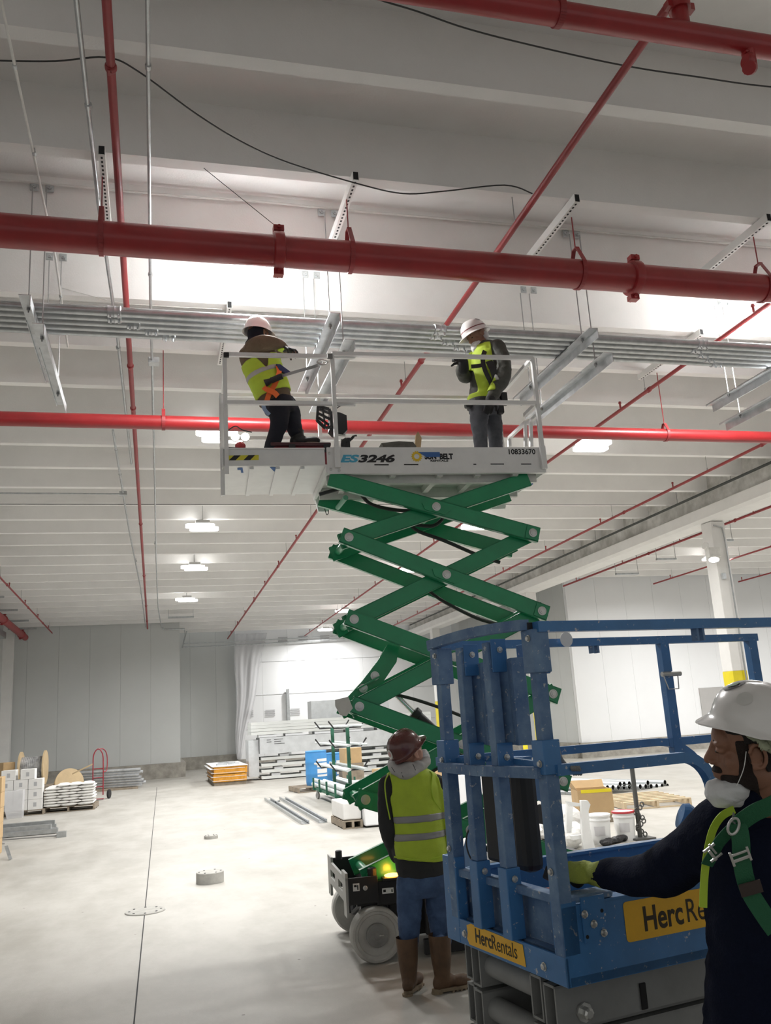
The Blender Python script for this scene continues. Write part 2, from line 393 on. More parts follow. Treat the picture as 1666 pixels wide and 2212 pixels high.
for x, y, l in ((1.03, 8.1, 'brightest lamp glowing above the left worker behind the big red pipe'), (.96, 12.86, 'lamp seen at the left end of the lift platform, under the second red pipe'),
                (1.0, 18.91, 'lamp alone left of the scissor arms, nearest of three in the left row'), (1.03, 23.6, 'middle one of three lamps in the left row'),
                (1.01, 29.2, 'farthest lamp of the left row, before the grey wall'), (7.31, 12.96, 'twin panel lamp just right of the platform under the second red pipe'),
                (7.32, 18.92, 'lamp seen between the two upper scissor crossings'), (7.25, 8.3, 'lamp at the right frame edge above the conduit rack'),
                (7.3, 24.5, 'lamp hidden behind the scissor arms in the right row'), (7.1, 33.1, 'small far lamp left of the scissor arms beneath a branch pipe'), (7.5, 39.2, 'last lamp close above the bright white clad wall')):
    high_bay(x, y, zc(y)-.22, l)
for x, y, l in ((17.4, 10.0, 'nearest lamp'), (17.4, 17.0, 'lamp right of the near column'), (17.0, 23.5, 'lamp before the white wall, left one'), (24, 14, 'farthest right lamp'), (24, 22.5, 'lamp before the white wall, right one')):
    high_bay(x, y, zc(y)-.22, l+', added to light the bay beyond the concrete girder', power=1.35)  # lamps added in this bay to brighten the right-hand wall

# ================================================================ RED PIPES
def coupling(bm, c, r, axis='x', w=.10):
    """grooved coupling: two lobes bolted round the pipe"""
    a = V((1, 0, 0)) if axis == 'x' else V((0, 1, 0)); c = V(c)
    lathe(bm, [(r*1.02, 0), (r*1.22, .01), (r*1.26, w*.3), (r*1.26, w*.7), (r*1.22, w-.01), (r*1.02, w)], c-a*w/2, a, 24)
    s = a.cross(V((0, 0, 1)))
    for k in (1, -1):
        dirv = (V((0, 0, 1))*k + s*.25*k).normalized()
        box(bm, c+dirv*r*1.38, (w*.9, r*.55, r*.36) if axis == 'x' else (r*.55, w*.9, r*.36), None)
        q = c+dirv*r*1.38; cyl(bm, q-s*r*.45, q+s*r*.45, r*.12, n=8)
def clevis(bm, c, r, top, axis='x', w=.04):
    c = V(c); a = V((1, 0, 0)) if axis == 'x' else V((0, 1, 0)); s = V((0, 1, 0)) if axis == 'x' else V((1, 0, 0))
    n = 16; pts = [c + s*math.cos(t)*(r*1.05) + V((0, 0, 1))*math.sin(t)*(r*1.05) for t in [PI*1.0+PI*i/n for i in range(n+1)]]
    pts = [c - s*r*.25+V((0, 0, r*1.9))] + [c - s*r*1.03+V((0, 0, r*.5))] + pts + [c + s*r*1.03+V((0, 0, r*.5))] + [c + s*r*.25+V((0, 0, r*1.9))]
    for i in range(len(pts)-1):
        d = (pts[i+1]-pts[i]).normalized(); bar(bm, pts[i], pts[i+1], a*w, d.cross(a)*.008)
    box(bm, c+V((0, 0, r*1.9)), (w, r*.6, .012) if axis == 'x' else (r*.6, w, .012))
    cyl(bm, c+V((0, 0, r*1.9)), (c.x, c.y, top), .006, n=6)
def main_pipe(name, y, z, r, xs, label, coups, clevs, ztop, joints=()):
    t = thing('sprinkler_main_pipe', ((xs[0]+xs[1])/2, y, z-r), label, 'pipe', None)
    bm = BM(); cyl(bm, (xs[0], y, z), (xs[1], y, z), r, n=40); obj('pipe_run', bm, M_RED, t, smooth=True)
    for x in coups:
        bm = BM(); coupling(bm, (x, y, z), r); obj('pipe_coupling', bm, M_RED, t, smooth=True)
    for x in clevs:
        bm = BM(); clevis(bm, (x, y, z), r, ztop); obj('clevis_hanger', bm, M_RED_BRANCH, t)
    return t
main_pipe('p1', 6.73, 5.76, .137, (-9, 11.3), 'largest red sprinkler main crossing the upper part of the hall', (1.03, 4.45, -6, 9), (-.42, 1.66, 3.87, 5.9), 6.36)
main_pipe('p2', 10.02, 5.335, .084, (-11, 11.5), 'second red sprinkler main crossing behind the lift platform', (-7,), (.1, 4.25, 6.79, 9.2), 6.25)
t3 = main_pipe('p3', 3.95, 5.86, .073, (-6.0, 9), 'short red main at the top right corner with an outlet elbow', (), (2.35,), 6.5)
P = on(1612, 95, 1, 3.95); z3 = 5.86
bm = BM(); px = on(1475, 60, 1, 3.95).x
lathe(bm, [(.05, 0), (.05, .12), (.068, .12), (.07, .17), (.05, .175), (.05, .45)], (px, 3.95, z3+.05)); box(bm, (px, 3.95, z3+.2), (.19, .05, .05)); obj('riser_fitting', bm, M_RED, t3, smooth=True)
bm = BM(); px = on(1612, 90, 1, 3.95).x; tube(bm, [(px, 3.95, z3-.05), (px, 3.95, z3-.16), (px-.02, 3.93, z3-.2), (px-.06, 3.9, z3-.23)], .042, 12); coupling(bm, (px-.03, 3.93, z3-.15), .04, w=.05); obj('outlet_elbow', bm, M_RED, t3, smooth=True)

def branch(x, y0, y1, label, coups=(), drops=(), r=.024, dz=0.):
    f = lambda y: zc(y)-.30+dz
    t = thing('sprinkler_branch_pipe', (x, (y0+y1)/2, 5.9), label, 'pipe', 'red branch pipes running into the depth')
    bm = BM(); n = 8; tube(bm, [(x, lerp(y0, y1, i/n), f(lerp(y0, y1, i/n))) for i in range(n+1)], r, 10); obj('pipe_run', bm, M_RED_BRANCH, t, smooth=True)
    y = y0+1.0
    while y < y1:
        kk = math.floor((y-5.285)/PITCH); ys_ = 5.285+PITCH*kk+.06
        bm = BM(); cyl(bm, (x, ys_, f(ys_)+.03), (x, ys_, zc(ys_)), .005, n=5); box(bm, (x, ys_, f(ys_)+.02), (.012, .03, .09)); obj('hanger_rod', bm, M_ROD, t); y += 3.7
    for y in coups:
        bm = BM(); coupling(bm, (x, y, f(y)), r*1.05, 'y', .055); obj('pipe_coupling', bm, M_RED_BRANCH, t)
    y = y0+2.3
    while y < y1:
        bm = BM(); lathe(bm, [(.014, 0), (.014, .10), (.024, .10), (.018, .13)], (x, y, f(y)), n=8); obj('sprinkler_head', bm, M_RED_BRANCH, t); y += 3.1
    return t
branch(-.28, 2.5, 35.6, 'red branch pipe running away at left beside two grey conduits', (5.2, 10.1, 11.5, 18.1, 24.0, 29.5, 33.3), r=.030)
branch(3.2, 2.0, 40.3, 'red branch pipe crossing behind the right worker toward the white clad wall', (9.6, 16.5, 23, 29, 35), r=.030)
branch(6.75, 2.5, 40.3, 'red branch pipe crossing the right part of the conduit rack', (10.2, 17, 24, 31, 37), r=.027)
branch(10.3, 9.8, 40.3, 'red branch pipe running along the left side of the concrete girder', (12.4, 17.2, 24, 31), r=.027)
branch(-3.85, 20, 36.0, 'red branch pipe high at the left frame edge before the grey wall', (25, 29.2, 33), r=.024)
branch(13.8, 15, 27.6, 'red branch pipe just beyond the concrete girder', (18, 22), r=.03)
branch(17.35, 18, 27.6, 'red branch pipe second beyond the concrete girder', (21.2,), r=.026)
branch(20.9, 22, 27.6, 'red branch pipe at the right frame edge before the white wall', (), r=.026)
t = thing('sprinkler_main_pipe', (-4.75, 28, 5.4), 'fat dark red main running along the left wall', 'pipe')
bm = BM(); cyl(bm, (-4.85, 18, 5.86), (-4.85, 36.2, 5.62), .12, n=24); obj('pipe_run', bm, M_RED_BRANCH, t, smooth=True)
for y in (29, 31, 35.2):
    bm = BM(); coupling(bm, (-4.85, y, 5.86-.0132*(y-18)), .12, 'y'); obj('pipe_coupling', bm, M_RED_BRANCH, t)
for y in (27.5, 30.2, 32.8, 35):
    bm = BM(); box(bm, (-4.8, y, 5.93-.013*(y-27)), (1.0, .06, .06)); obj('support_bar', bm, M_GALV, t)
bm = BM(); box(bm, (-5.35, 27, 5.48), (.30, 14, .22)); box(bm, (-5.33, 33.97, 5.47), (.2, .1, .14)); obj('cable_trough', bm, M_GALV, label='grey metal trough along the left wall below the red main', cat='cable tray')

# ================================================================ CONDUITS AND STRUT
def run(name, pts, r, label, cat, m=M_GALV, group=None, boxes=(), clips=()):
    t = thing(name, pts[len(pts)//2], label, cat, group)
    bm = BM(); tube(bm, pts, r, 10); obj('tubing', bm, m, t, smooth=True)
    for b in boxes:
        bm = BM(); box(bm, b, (.13, .13, .07), bev=.006); obj('junction_box', bm, M_GALV, t)
    if clips:
        for c in clips:
            bm = BM(); lathe(bm, [(r*1.05, 0), (r*1.5, .005), (r*1.5, .04), (r*1.05, .045)], V(c)-V((0, .02, 0)), V((0, 1, 0)), 10); box(bm, V(c)+V((0, 0, r*2)), (.015, .02, r*4)); obj('conduit_clip', bm, M_GALV, t)
    return t
def zr(y, d=.30): return zc(y)-d
run('conduit', [(-.46, 3.2, zr(3.2)), (-.45, 6.8, zr(6.8)), (-.40, 9, zr(9)), (-.36, 14, zr(14))], .017, 'grey conduit slanting at the top left beside the red branch pipe', 'conduit', clips=[(-.45, 5.6, zr(5.6)), (-.4, 9.6, zr(9.6))])
run('conduit', [(-.04, 3.2, zr(3.2)), (-.04, 8.3, zr(8.3)), (0, 15, zr(15)), (.03, 22, zr(22)), (.1, 30, zr(30)), (.25, 35.5, zr(35.5))], .014, 'grey conduit right of the left red branch pipe with a small square box', 'conduit', boxes=[(-.01, 9.95, zr(9.95))], clips=[(-.04, 5.15, zr(5.15)), (-.04, 7.9, zr(7.9)), (-.02, 12.3, zr(12.3)), (0, 20, zr(20))])
run('conduit', [(-.58, 12.4, zr(12.4)), (-.55, 15.8, zr(15.8)), (-.52, 18.9, zr(18.9)), (-.40, 26, zr(26)), (-.35, 35, zr(35))], .016, 'grey conduit left of the red branch pipe joined by a cross conduit', 'conduit', boxes=[(-.55, 15.8, zr(15.8))], clips=[(-.57, 13.3, zr(13.3)), (-.56, 14.6, zr(14.6)), (-.45, 22, zr(22)), (-.4, 27, zr(27))])
run('conduit', [(-9, 15.82, zr(15.82, .28)), (-.6, 15.82, zr(15.82, .30))], .014, 'thin grey conduit crossing level from the left edge to a junction box', 'conduit')
run('conduit', [(-9, 7.68, 6.85), (.3, 7.68, 6.83), (.9, 7.68, 6.85), (2, 7.68, 6.84), (4.1, 7.68, 6.85), (9, 7.68, 6.85)], .012, 'thin white conduit strapped to a tee stem above the big red pipe', 'conduit', m=M_WHITE_D)
run('conduit', [(.3, 35.9, 5.78), (.35, 36.2, 5.74), (1.15, 36.2, 5.74), (1.2, 36.3, 5.5), (1.2, 40.7, 5.4), (3.5, 40.6, 5.38), (9, 40.6, 5.5)], .03, 'grey conduit turning round the top corner of the grey wall', 'conduit')
run('conduit', [(1.25, 36.4, 5.65), (1.25, 40.6, 5.55), (3.6, 40.6, 5.55), (10, 40.6, 5.66)], .025, 'upper of the grey conduits over the wall recess', 'conduit')
bm = BM(); tube(bm, [(-9, 17.4, 6.2), (11, 17.4, 6.2)], .006, 5); obj('cable', bm, M_BLACKW, label='hair-thin dark cable stretched level across the roof', cat='cable')
run('conduit', [(-.89, 3.6, zr(3.6)), (-.89, 5.0, zr(5)), (-.88, 7.7, zr(7.7)), (-.9, 9.2, zr(9.2, .5))], .010, 'thin white line with dark clips at the top left corner', 'conduit', m=M_WHITE_D, clips=[(-.89, 5.3, zr(5.3)), (-.88, 6.2, zr(6.2)), (-.88, 7.3, zr(7.3)), (-.89, 8.3, zr(8.3, .38))])
def smooth_pts(pts, n=6):
    """Catmull-Rom through the points"""
    P_ = [V(p) for p in pts]; out = []
    for i in range(len(P_)-1):
        a, b, c, d = P_[max(i-1, 0)], P_[i], P_[i+1], P_[min(i+2, len(P_)-1)]
        for k in range(n):
            t = k/n; out.append(.5*((2*b)+(c-a)*t+(2*a-5*b+4*c-d)*t*t+(3*b-3*c+d-a)*t**3))
    out.append(P_[-1]); return out
bm = BM(); tube(bm, smooth_pts([on(x, y, 2, 6.30) for x, y in [(-900, 150), (-400, 118), (-40, 128), (0, 131), (120, 132), (230, 124), (300, 155), (420, 243), (520, 305), (620, 350), (770, 396), (870, 418), (960, 413), (1090, 400), (1150, 418)]]), .006, 6)
obj('cable', bm, M_BLACKW, label='black cable sagging in long waves below the roof at upper left', cat='cable')
bm = BM(); tube(bm, smooth_pts([on(x, y, 2, 6.33) for x, y in [(200, -260), (500, -130), (780, -15), (900, 24), (1010, 62), (1150, 98), (1340, 140), (1500, 165), (1720, 192), (2200, 215), (2700, 215)]]), .006, 6)
obj('cable', bm, M_BLACKW, label='black cable sagging below the roof at upper right', cat='cable')
bm = BM(); tube(bm, [on(440, 363, 2, 6.3), (1.03, 6.73, 5.99)], .003, 5); obj('wire', bm, M_BLACKW, label='thin wire slanting down to the coupling of the big red pipe', cat='wire')
bm = BM(); tube(bm, smooth_pts([on(x, y, 1, 8.98) for x, y in [(134, 622), (250, 652), (330, 660), (480, 668)]]), .004, 5); obj('wire', bm, M_WHITE_D, label='white string strung over the left part of the conduit rack', cat='wire')

def hole_strut(x, y0, y1, label, sz=.05):
    """perforated white channel bolted under two tee stems"""
    z = zc(y0)-.055
    t = thing('perforated_channel', (x, (y0+y1)/2, z), label, 'channel', 'white perforated channels under the roof stems')
    bm = BM()
    for dx in (-sz/2, sz/2): box(bm, (x+dx, (y0+y1)/2, z+.005), (.004, y1-y0, .085))
    box(bm, (x, (y0+y1)/2, z+.045), (sz, y1-y0, .004)); box(bm, (x, (y0+y1)/2, z-.035), (sz, y1-y0, .004)); y = y0+.04; k = len(bm.faces)
    while y < y1-.03:
        box(bm, (x, y, z-.0375), (.016, .024, .004)); y += .055
    bm.faces.ensure_lookup_table()
    for f in bm.faces[k:]: f.material_index = 1
    obj('channel_body', bm, (M_STRUTW, M_DARK), t)
    bm = BM(); box(bm, (x, y0-.001, z+.005), (sz-.008, .003, .07)); obj('open_end', bm, M_DARK, t)
    return t
for x, l in ((-.41, 'leftmost front white perforated channel above the big red pipe'), (1.68, 'front white perforated channel above the left worker'), (3.78, 'front white perforated channel right of the crossing red branch pipe'), (5.86, 'front white perforated channel at the right frame edge')):
    hole_strut(x, 6.43, 7.95, l)
hole_strut(.80, 8.90, 10.5, 'white perforated channel just above the helmet of the left worker')
hole_strut(6.75, 8.88, 10.4, 'white perforated channel crossed by the conduit rack at right')
def stem_plates(x, yf, z, label):
    t = thing('anchor_plate', (x, yf, z), label, 'bracket', 'pairs of rod anchors on the roof stems')
    for dx in (0, .135):
        bm = BM(); box(bm, (x+dx, yf-.008, z), (.075, .016, .085), bev=.006); lathe(bm, [(.022, 0), (.022, .02), (.008, .02), (.008, .03)], (x+dx, yf-.01, z), V((0, -1, 0)), 8); obj('plate', bm, M_GALV, t)
    return t
for x in (-1.08, 1.63, 4.33): stem_plates(x, 7.70, 6.80, 'pair of rod anchor plates above the big red pipe at ' + {-1.08: 'the upper left', 1.63: 'the centre', 4.33: 'the upper right'}[x])
for x in (-1.08, 1.67, 4.38, 7.15): stem_plates(x, 8.97, 6.80, 'pair of round rod anchors above the conduit rack ' + {-1.08: 'at the far left', 1.67: 'between the two workers', 4.38: 'right of the right worker', 7.15: 'at the right edge'}[x])

# conduit rack: five conduits on trapeze angles
ZR = 5.53
for i in range(5):
    yy = 7.68+.114*i
    t = thing('rack_conduit', (2, yy, ZR), ['front', 'second', 'middle', 'fourth', 'rear'][i]+' long grey conduit of the rack hung under the roof', 'conduit', 'conduits of the hanging rack')
    bm = BM(); cyl(bm, (-9, yy, ZR+.045), (12, yy, ZR+.045), .044, n=20); obj('tubing', bm, M_GALV, t, smooth=True)
    for xc in (-.42, 2.72, 5.75):
        xx = xc+.165*max(0, i-1)
        bm = BM(); lathe(bm, [(.045, 0), (.056, .005), (.055, .02), (.051, .03), (.051, .055), (.056, .065), (.051, .075), (.051, .1), (.056, .115), (.045, .125)], (xx, yy, ZR+.045), V((1, 0, 0)), 20)
        for k in (.03, .1): cyl(bm, (xx+k, yy-.03, ZR+.005), (xx+k, yy-.04, ZR-.035), .008, n=6)
        obj('conduit_coupling', bm, M_GALV_L, t, smooth=True)
def trapeze(x, label):
    t = thing('trapeze_hanger', (x, 8.4, 5.2), label, 'pipe hanger', 'trapeze hangers of the conduit rack')
    for (dx, z, ya, yb) in ((0, ZR, 7.35, 9.35), (.12, ZR-.27, 7.33, 9.3)):
        bm = BM(); hw = .10; th = .006
        box(bm, (x+dx, (ya+yb)/2, z-th/2), (hw, yb-ya, th)); box(bm, (x+dx+hw/2-th/2, (ya+yb)/2, z-.05), (th, yb-ya, .10))
        box(bm, (x+dx-hw/2+th/2, (ya+yb)/2+.25, z-.012), (th, yb-ya-.5, .024)); obj('steel_angle', bm, M_GALV_L, t)
        for yr, zt in ((7.60, 6.74), (8.94, 6.74)):
            bm = BM(); lathe(bm, [(.006, -.05), (.006, -.03), (.016, -.03), (.016, -.006), (.006, -.006), (.006, zt-z)], (x+dx, yr, z), n=6); obj('threaded_rod', bm, M_ROD, t)
    return t
for x, l in ((-1.08, 'trapeze of paired steel angles hanging at the far left of the rack'), (1.64, 'trapeze of paired steel angles between the two workers'), (4.32, 'trapeze of paired steel angles right of the right worker'), (7.05, 'trapeze of paired steel angles at the right frame edge')): trapeze(x, l)
# ================================================================ GREEN SCISSOR LIFT WITH RAISED WHITE PLATFORM
M_GREEN = mat('green_paint', (.012, .30, .125), .36, var=.15, vscale=4, coat=.3)
M_TAPE = mat('blue_masking_tape', (.06, .16, .42), .7)
M_TYRE = mat('pale_solid_tyre', (.52, .51, .48), .7, var=.18, vscale=7, bump=.2)
M_RIM = mat('dusty_rim', (.28, .28, .27), .6, var=.3, vscale=9)
M_STEEL = mat('bare_steel', (.6, .6, .58), .35, .8)
M_CHROME = mat('chrome', (.8, .8, .8), .12, 1.)
M_DECAL_W = mat('decal_white', (.8, .8, .8), .5)
M_INK = mat('black_ink', (.012, .012, .014), .5)
M_ESBLUE = mat('logo_blue', (.08, .42, .62), .5)
M_SUNY = mat('logo_yellow', (.85, .58, .03), .5)
M_HAZY = mat('hazard_yellow', (.75, .68, .05), .5)
M_AMBER = mat('amber_beacon', (1, .35, .02), .3, emit=9, ecol=(1, .40, .06))
GA = math.radians(-3.5); GO = V((1.6, 7.0, 0)); GD = V((math.cos(GA), math.sin(GA), 0)); GW = V((-math.sin(GA), math.cos(GA), 0)); GR = Matrix((GD, GW, V((0, 0, 1)))).transposed()
def G(l, w, z): return GO + GD*l + GW*w + V((0, 0, z))
def Gt(x, y, w=0.): return onp(x, y, GO+GW*w, GW)
def gbox(bm, l0, l1, w0, w1, z0, z1, bev=0.): box(bm, G((l0+l1)/2, (w0+w1)/2, (z0+z1)/2), (l1-l0, w1-w0, z1-z0), GR, bev)
lift = thing('scissor_lift', G(.9, .58, 0), 'green scissor lift with white platform raised high under the roof', 'lift', rz=GA)
def gp(name, bm, m, **k): return obj(name, bm, m, lift, **k)
# chassis
bm = BM(); gbox(bm, .16, 2.0, .14, 1.03, .14, .56, .012); gbox(bm, .05, .24, .02, 1.1, .40, .58, .01); gp('chassis', bm, M_BLACK)
for w_ in (-.01, 1.10):
    bm = BM(); gbox(bm, .42, 1.62, w_, w_+.06, .16, .60, .01); gp('side_tray', bm, M_BLACK)
bm = BM(); gbox(bm, .62, .67, -.035, -.012, .20, .50); gp('tray_door_edge', bm, M_GREEN)
bm = BM(); gbox(bm, .40, 1.64, .0, .05, .02, .13, .006); gp('pothole_guard', bm, M_BLACK)
# bumper: a slotted plate across the front with side cheeks
bm = BM()
for w0, w1, z0, z1 in ((0, 1.08, .56, .61), (0, 1.08, .44, .50), (0, .18, .50, .56), (.42, .62, .50, .56), (.9, 1.08, .50, .56), (0, .14, .34, .44), (.94, 1.08, .34, .44), (0, 1.08, .61, .62)):
    gbox(bm, -.19, -.17, w0, w1, z0, z1)
gbox(bm, -.19, -.17, 0, .2, .61, .66); gbox(bm, -.19, -.17, .86, 1.08, .61, .66)
gp('front_bumper', bm, mat('bumper_lit_grey', (.42, .42, .40), .5, var=.1), label='slotted front bumper plate coloured light grey as if lit')  # light falling on the front plate is put into its grey colour
bm = BM(); gbox(bm, -.17, .06, -.012, .008, .43, .625, .006); gp('bumper_cheek', bm, M_BLACK)
bm = BM(); gbox(bm, -.17, .06, 1.07, 1.09, .43, .625, .006); gp('bumper_cheek', bm, M_BLACK)
bm = BM(); lathe(bm, [(.03, 0), (.03, .07), (.022, .075)], G(-.1, 1.0, .62), n=14); gp('rubber_stop', bm, M_BLACK)
bm = BM(); lathe(bm, [(.036, 0), (.036, .07), (.026, .078)], G(.03, .06, .60), n=14); gp('rubber_stop', bm, M_BLACK)
for a, b, c, d in ((-.135, -.085, .53, .585), (.09, .18, .49, .53)):
    bm = BM(); gbox(bm, a, b, -.017, -.0125, c, d); dd = gp('warning_decal', bm, M_DECAL_W, label='small white warning decal')
    bm = BM()
    gbox(bm, a+.008, a+.028, -.0185, -.017, c+.03 if a < 0 else c+.012, d-.01); gbox(bm, b-.018, b-.009, -.0185, -.017, c+.008, d-.012); obj('decal_print', bm, M_INK, dd)
bm = BM(); lathe(bm, [(.018, 0), (.018, .004), (.012, .006)], G(-.04, -.012, .545), -GW, 14); gp('tie_down_ring', bm, M_STEEL)
# wheels
def wheel(l, w, sgn):
    c = G(l, w, .2); a = GW*sgn      # a points outwards
    bm = BM(); lathe(bm, [(.12, -.13), (.185, -.13), (.2, -.115), (.2, -.015), (.19, 0), (.175, .004), (.168, -.006), (.15, -.008), (.143, -.02), (.09, -.028)], c, a, 40)
    t = gp('wheel', bm, M_TYRE, smooth=True)
    bm = BM(); lathe(bm, [(.085, -.03), (.085, .006), (.078, .012), (.03, .012), (.026, .016)], c, a, 28); h = obj('hub', bm, M_RIM, t, smooth=True)
    bm = BM(); R = frame(a); p = c+a*.014+R @ V((.03, .0, 0)); box(bm, p, (.035, .008, .006), R); obj('valve_mark', bm, M_STEEL, t)
wheel(.035, -.01, -1); wheel(.035, 1.17, 1); wheel(1.78, -.01, -1); wheel(1.78, 1.17, 1)
for w in (.15, 1.02):
    bm = BM(); gbox(bm, -.06, .16, w-.02, w+.02, .17, .42, .01); tube(bm, [G(.035, w, .2), G(.035, w-.06 if w < .5 else w+.06, .2)], .05, 14); gbox(bm, -.1, .2, w-.1, w+.06, .405, .43, .004); gp('axle_knuckle', bm, M_BLACK)
bm = BM(); tube(bm, smooth_pts([G(0, .3, .3), G(-.03, .45, .2), G(.02, .6, .3), G(-.02, .8, .22), G(0, .95, .28)]), .022, 8); gp('steering_link', bm, M_BLACK)
for x, y, w in ((847, 1890, -.0), (819, 1875, .35)):
    p = Gt(x, y, w); l = (p-GO).dot(GD)
    bm = BM(); bmesh.ops.create_icosphere(bm, subdivisions=3, radius=1, matrix=Matrix.Translation(p) @ GR.to_4x4() @ Matrix.Diagonal((.062, .03, .016, 1))); gp('amber_beacon', bm, M_AMBER, label='glowing amber beacon')
    if y > 1880:
        bm = BM(); box(bm, p-V((0, 0, .022)), (.16, .1, .02), GR, .004); gp('beacon_mount', bm, M_BLACK)
pl = bpy.data.lights.new('amber_glow', 'POINT'); pl.energy = 1.6; pl.color = (1, .35, .03); pl.shadow_soft_size = .03
po = bpy.data.objects.new('amber_glow', pl); COL.objects.link(po); po.location = Gt(847, 1884, -.03)

# scissor arms
LV = [(-.10, 3.80, 1.60, 3.80), (-.022, 3.298, 1.612, 3.302), (-.015, 2.608, 1.622, 2.614), (-.010, 1.905, 1.645, 1.913), (.0, 1.19, 1.655, 1.205), (.02, .62, 1.66, .60)]
def arm(p, q, w, wid=.05, ht=.135, ext=.065):
    P_, Q = G(p[0], w+wid/2, p[1]), G(q[0], w+wid/2, q[1]); d = (Q-P_).normalized(); u = GW.cross(d)
    bm = BM(); R = Matrix((d, GW, d.cross(GW))).transposed(); L = (Q-P_).length+2*ext
    hw = ht/2; t_ = .007
    # box section with open ends
    for off in (hw-t_/2, -hw+t_/2): box(bm, (P_+Q)/2+R.col[2]*off, (L, wid, t_), R)
    for off in (wid/2-t_/2, -wid/2+t_/2): box(bm, (P_+Q)/2+GW*off, (L, t_, ht), R)
    return bm
def washer(p, a):
    bm = BM(); lathe(bm, [(.038, 0), (.038, .006), (.030, .007), (.030, .004), (.024, .004), (.024, .011), (.013, .012), (.013, .016)], p, a, 24); return bm
W_OUT, W_IN, W_FI, W_FO = 0., .075, .63, .70
for k in range(5):
    a, b = LV[k], LV[k+1]
    for w, typ, side in ((W_OUT, 0, 'near'), (W_IN, 1, 'near'), (W_FI, 1, 'far'), (W_FO, 0, 'far')):
        if typ == 0: p, q = (a[0], a[1]), (b[2], b[3])
        else: p, q = (a[2], a[3]), (b[0], b[1])
        o = gp('scissor_arm', arm(p, q, w), M_GREEN)
        if side == 'near' and typ == 0:
            for e, pt in enumerate((p, q, ((p[0]+q[0])/2, (p[1]+q[1])/2))):
                if k == 0 and e == 0: continue
                c = G(pt[0], w-.002, pt[1])
                d = (G(q[0], 0, q[1])-G(p[0], 0, p[1])).normalized(); u = d.cross(GW)
                bm = BM()
                if e == 2: poly = [c+d*x+u*y for x, y in ((-.13, 0), (-.09, .05), (.09, .05), (.13, 0), (.09, -.05), (-.09, -.05))]
                else: poly = [c+d*x+u*y for x, y in ((-.06, .058), (.06, .058), (.06, -.058), (-.06, -.058))]
                prism(bm, poly, -GW*.008); ob = obj('pin_plate', bm, M_GREEN, o)
                obj('pin_end', washer(c-GW*.008, -GW), M_STEEL, o, smooth=True)
for k in range(1, 6):
    for l, z in ((LV[k][0], LV[k][1]), (LV[k][2], LV[k][3])):
        bm = BM(); cyl(bm, G(l, .05, z), G(l, .70, z), .032, n=16); gp('cross_tube', bm, M_GREEN, smooth=True)
    lc = (LV[k][0]+LV[k-1][0]+LV[k][2]+LV[k-1][2])/4; z_ = (LV[k][1]+LV[k-1][1])/2
    bm = BM(); cyl(bm, G(lc, .12, z_), G(lc, .63, z_), .026, n=14); gp('centre_tube', bm, M_GREEN, smooth=True)
bm = BM(); prism(bm, [Gt(x, y, .3) for x, y in ((838, 1392), (862, 1398), (857, 1430), (812, 1497), (768, 1548), (742, 1532), (752, 1505), (782, 1472), (818, 1425))], GW*.05); o = gp('cylinder_bracket', bm, M_GREEN, label='dark green welded cylinder bracket')
for x, y in ((810, 1460), (785, 1487)): obj('bracket_bolt', washer(Gt(x, y, .3), -GW), M_STEEL, o, smooth=True)
bm = BM(); box(bm, Gt(795, 1475, .28), (.22, .12, .012), GR @ Matrix.Rotation(math.radians(-25), 3, 'Y')); obj('bracket_flange', bm, M_GREEN, o)
bm = BM(); prism(bm, [Gt(x, y, .0) for x, y in ((724, 1512), (752, 1505), (762, 1530), (748, 1547), (735, 1545), (724, 1525))], -GW*.012); gp('tag_plate', bm, M_WHITE_D, label='pale metal tag plate')
bm = BM(); prism(bm, [Gt(x, y, .74) for x, y in ((1100, 1480), (1166, 1508), (1100, 1545))], GW*.01); gp('red_flat_piece', bm, mat('red_piece', (.42, .03, .03), .5), label='unidentified flat red piece between the arms')  # unidentified flat red object behind the lift, attached to it as a part
bm = BM(); cyl(bm, Gt(846, 1492, .33), Gt(915, 1560, .33), .022, n=16); gp('cylinder_rod', bm, M_CHROME, smooth=True)
bm = BM(); a_, b_ = Gt(893, 1538, .33), Gt(1030, 1668, .33); lathe(bm, [(.05, 0), (.058, .005), (.058, .05), (.048, .055), (.048, (b_-a_).length)], a_, b_-a_, 20); gp('cylinder_barrel', bm, M_BLACK, smooth=True)
bm = BM(); tube(bm, smooth_pts([Gt(x, y, .25) for x, y in ((845, 1498), (900, 1512), (960, 1532), (1010, 1552))]), .014, 8); gp('hydraulic_hose', bm, M_BLACKW, smooth=True)
bm = BM(); tube(bm, smooth_pts([Gt(x, y, .35) for x, y in ((690, 1068), (718, 1060), (752, 1052), (775, 1062), (800, 1088), (850, 1101), (905, 1104), (945, 1108), (957, 1118), (935, 1136), (893, 1134), (905, 1148), (960, 1168), (1030, 1198), (1080, 1215))]), .017, 8); gp('hydraulic_hose', bm, M_BLACKW, smooth=True)
bm = BM(); tube(bm, smooth_pts([Gt(x, y, .5) for x, y in ((925, 1275), (960, 1300), (1030, 1335), (1090, 1352))]), .016, 8); gp('hydraulic_hose', bm, M_BLACKW, smooth=True)

bm = BM(); tube(bm, smooth_pts([Gt(985, 1612, .3), Gt(1010, 1620, .3), Gt(960, 1650, .3), Gt(900, 1690, .3)]), .014, 8)
gp('hydraulic_hose', bm, M_BLACKW, smooth=True)
bm = BM(); cyl(bm, G(-.02, .06, 3.66), G(-.04, .42, 3.66), .022, n=12); gp('arm_prop', bm, mat('light_green_paint', (.10, .36, .22), .4))

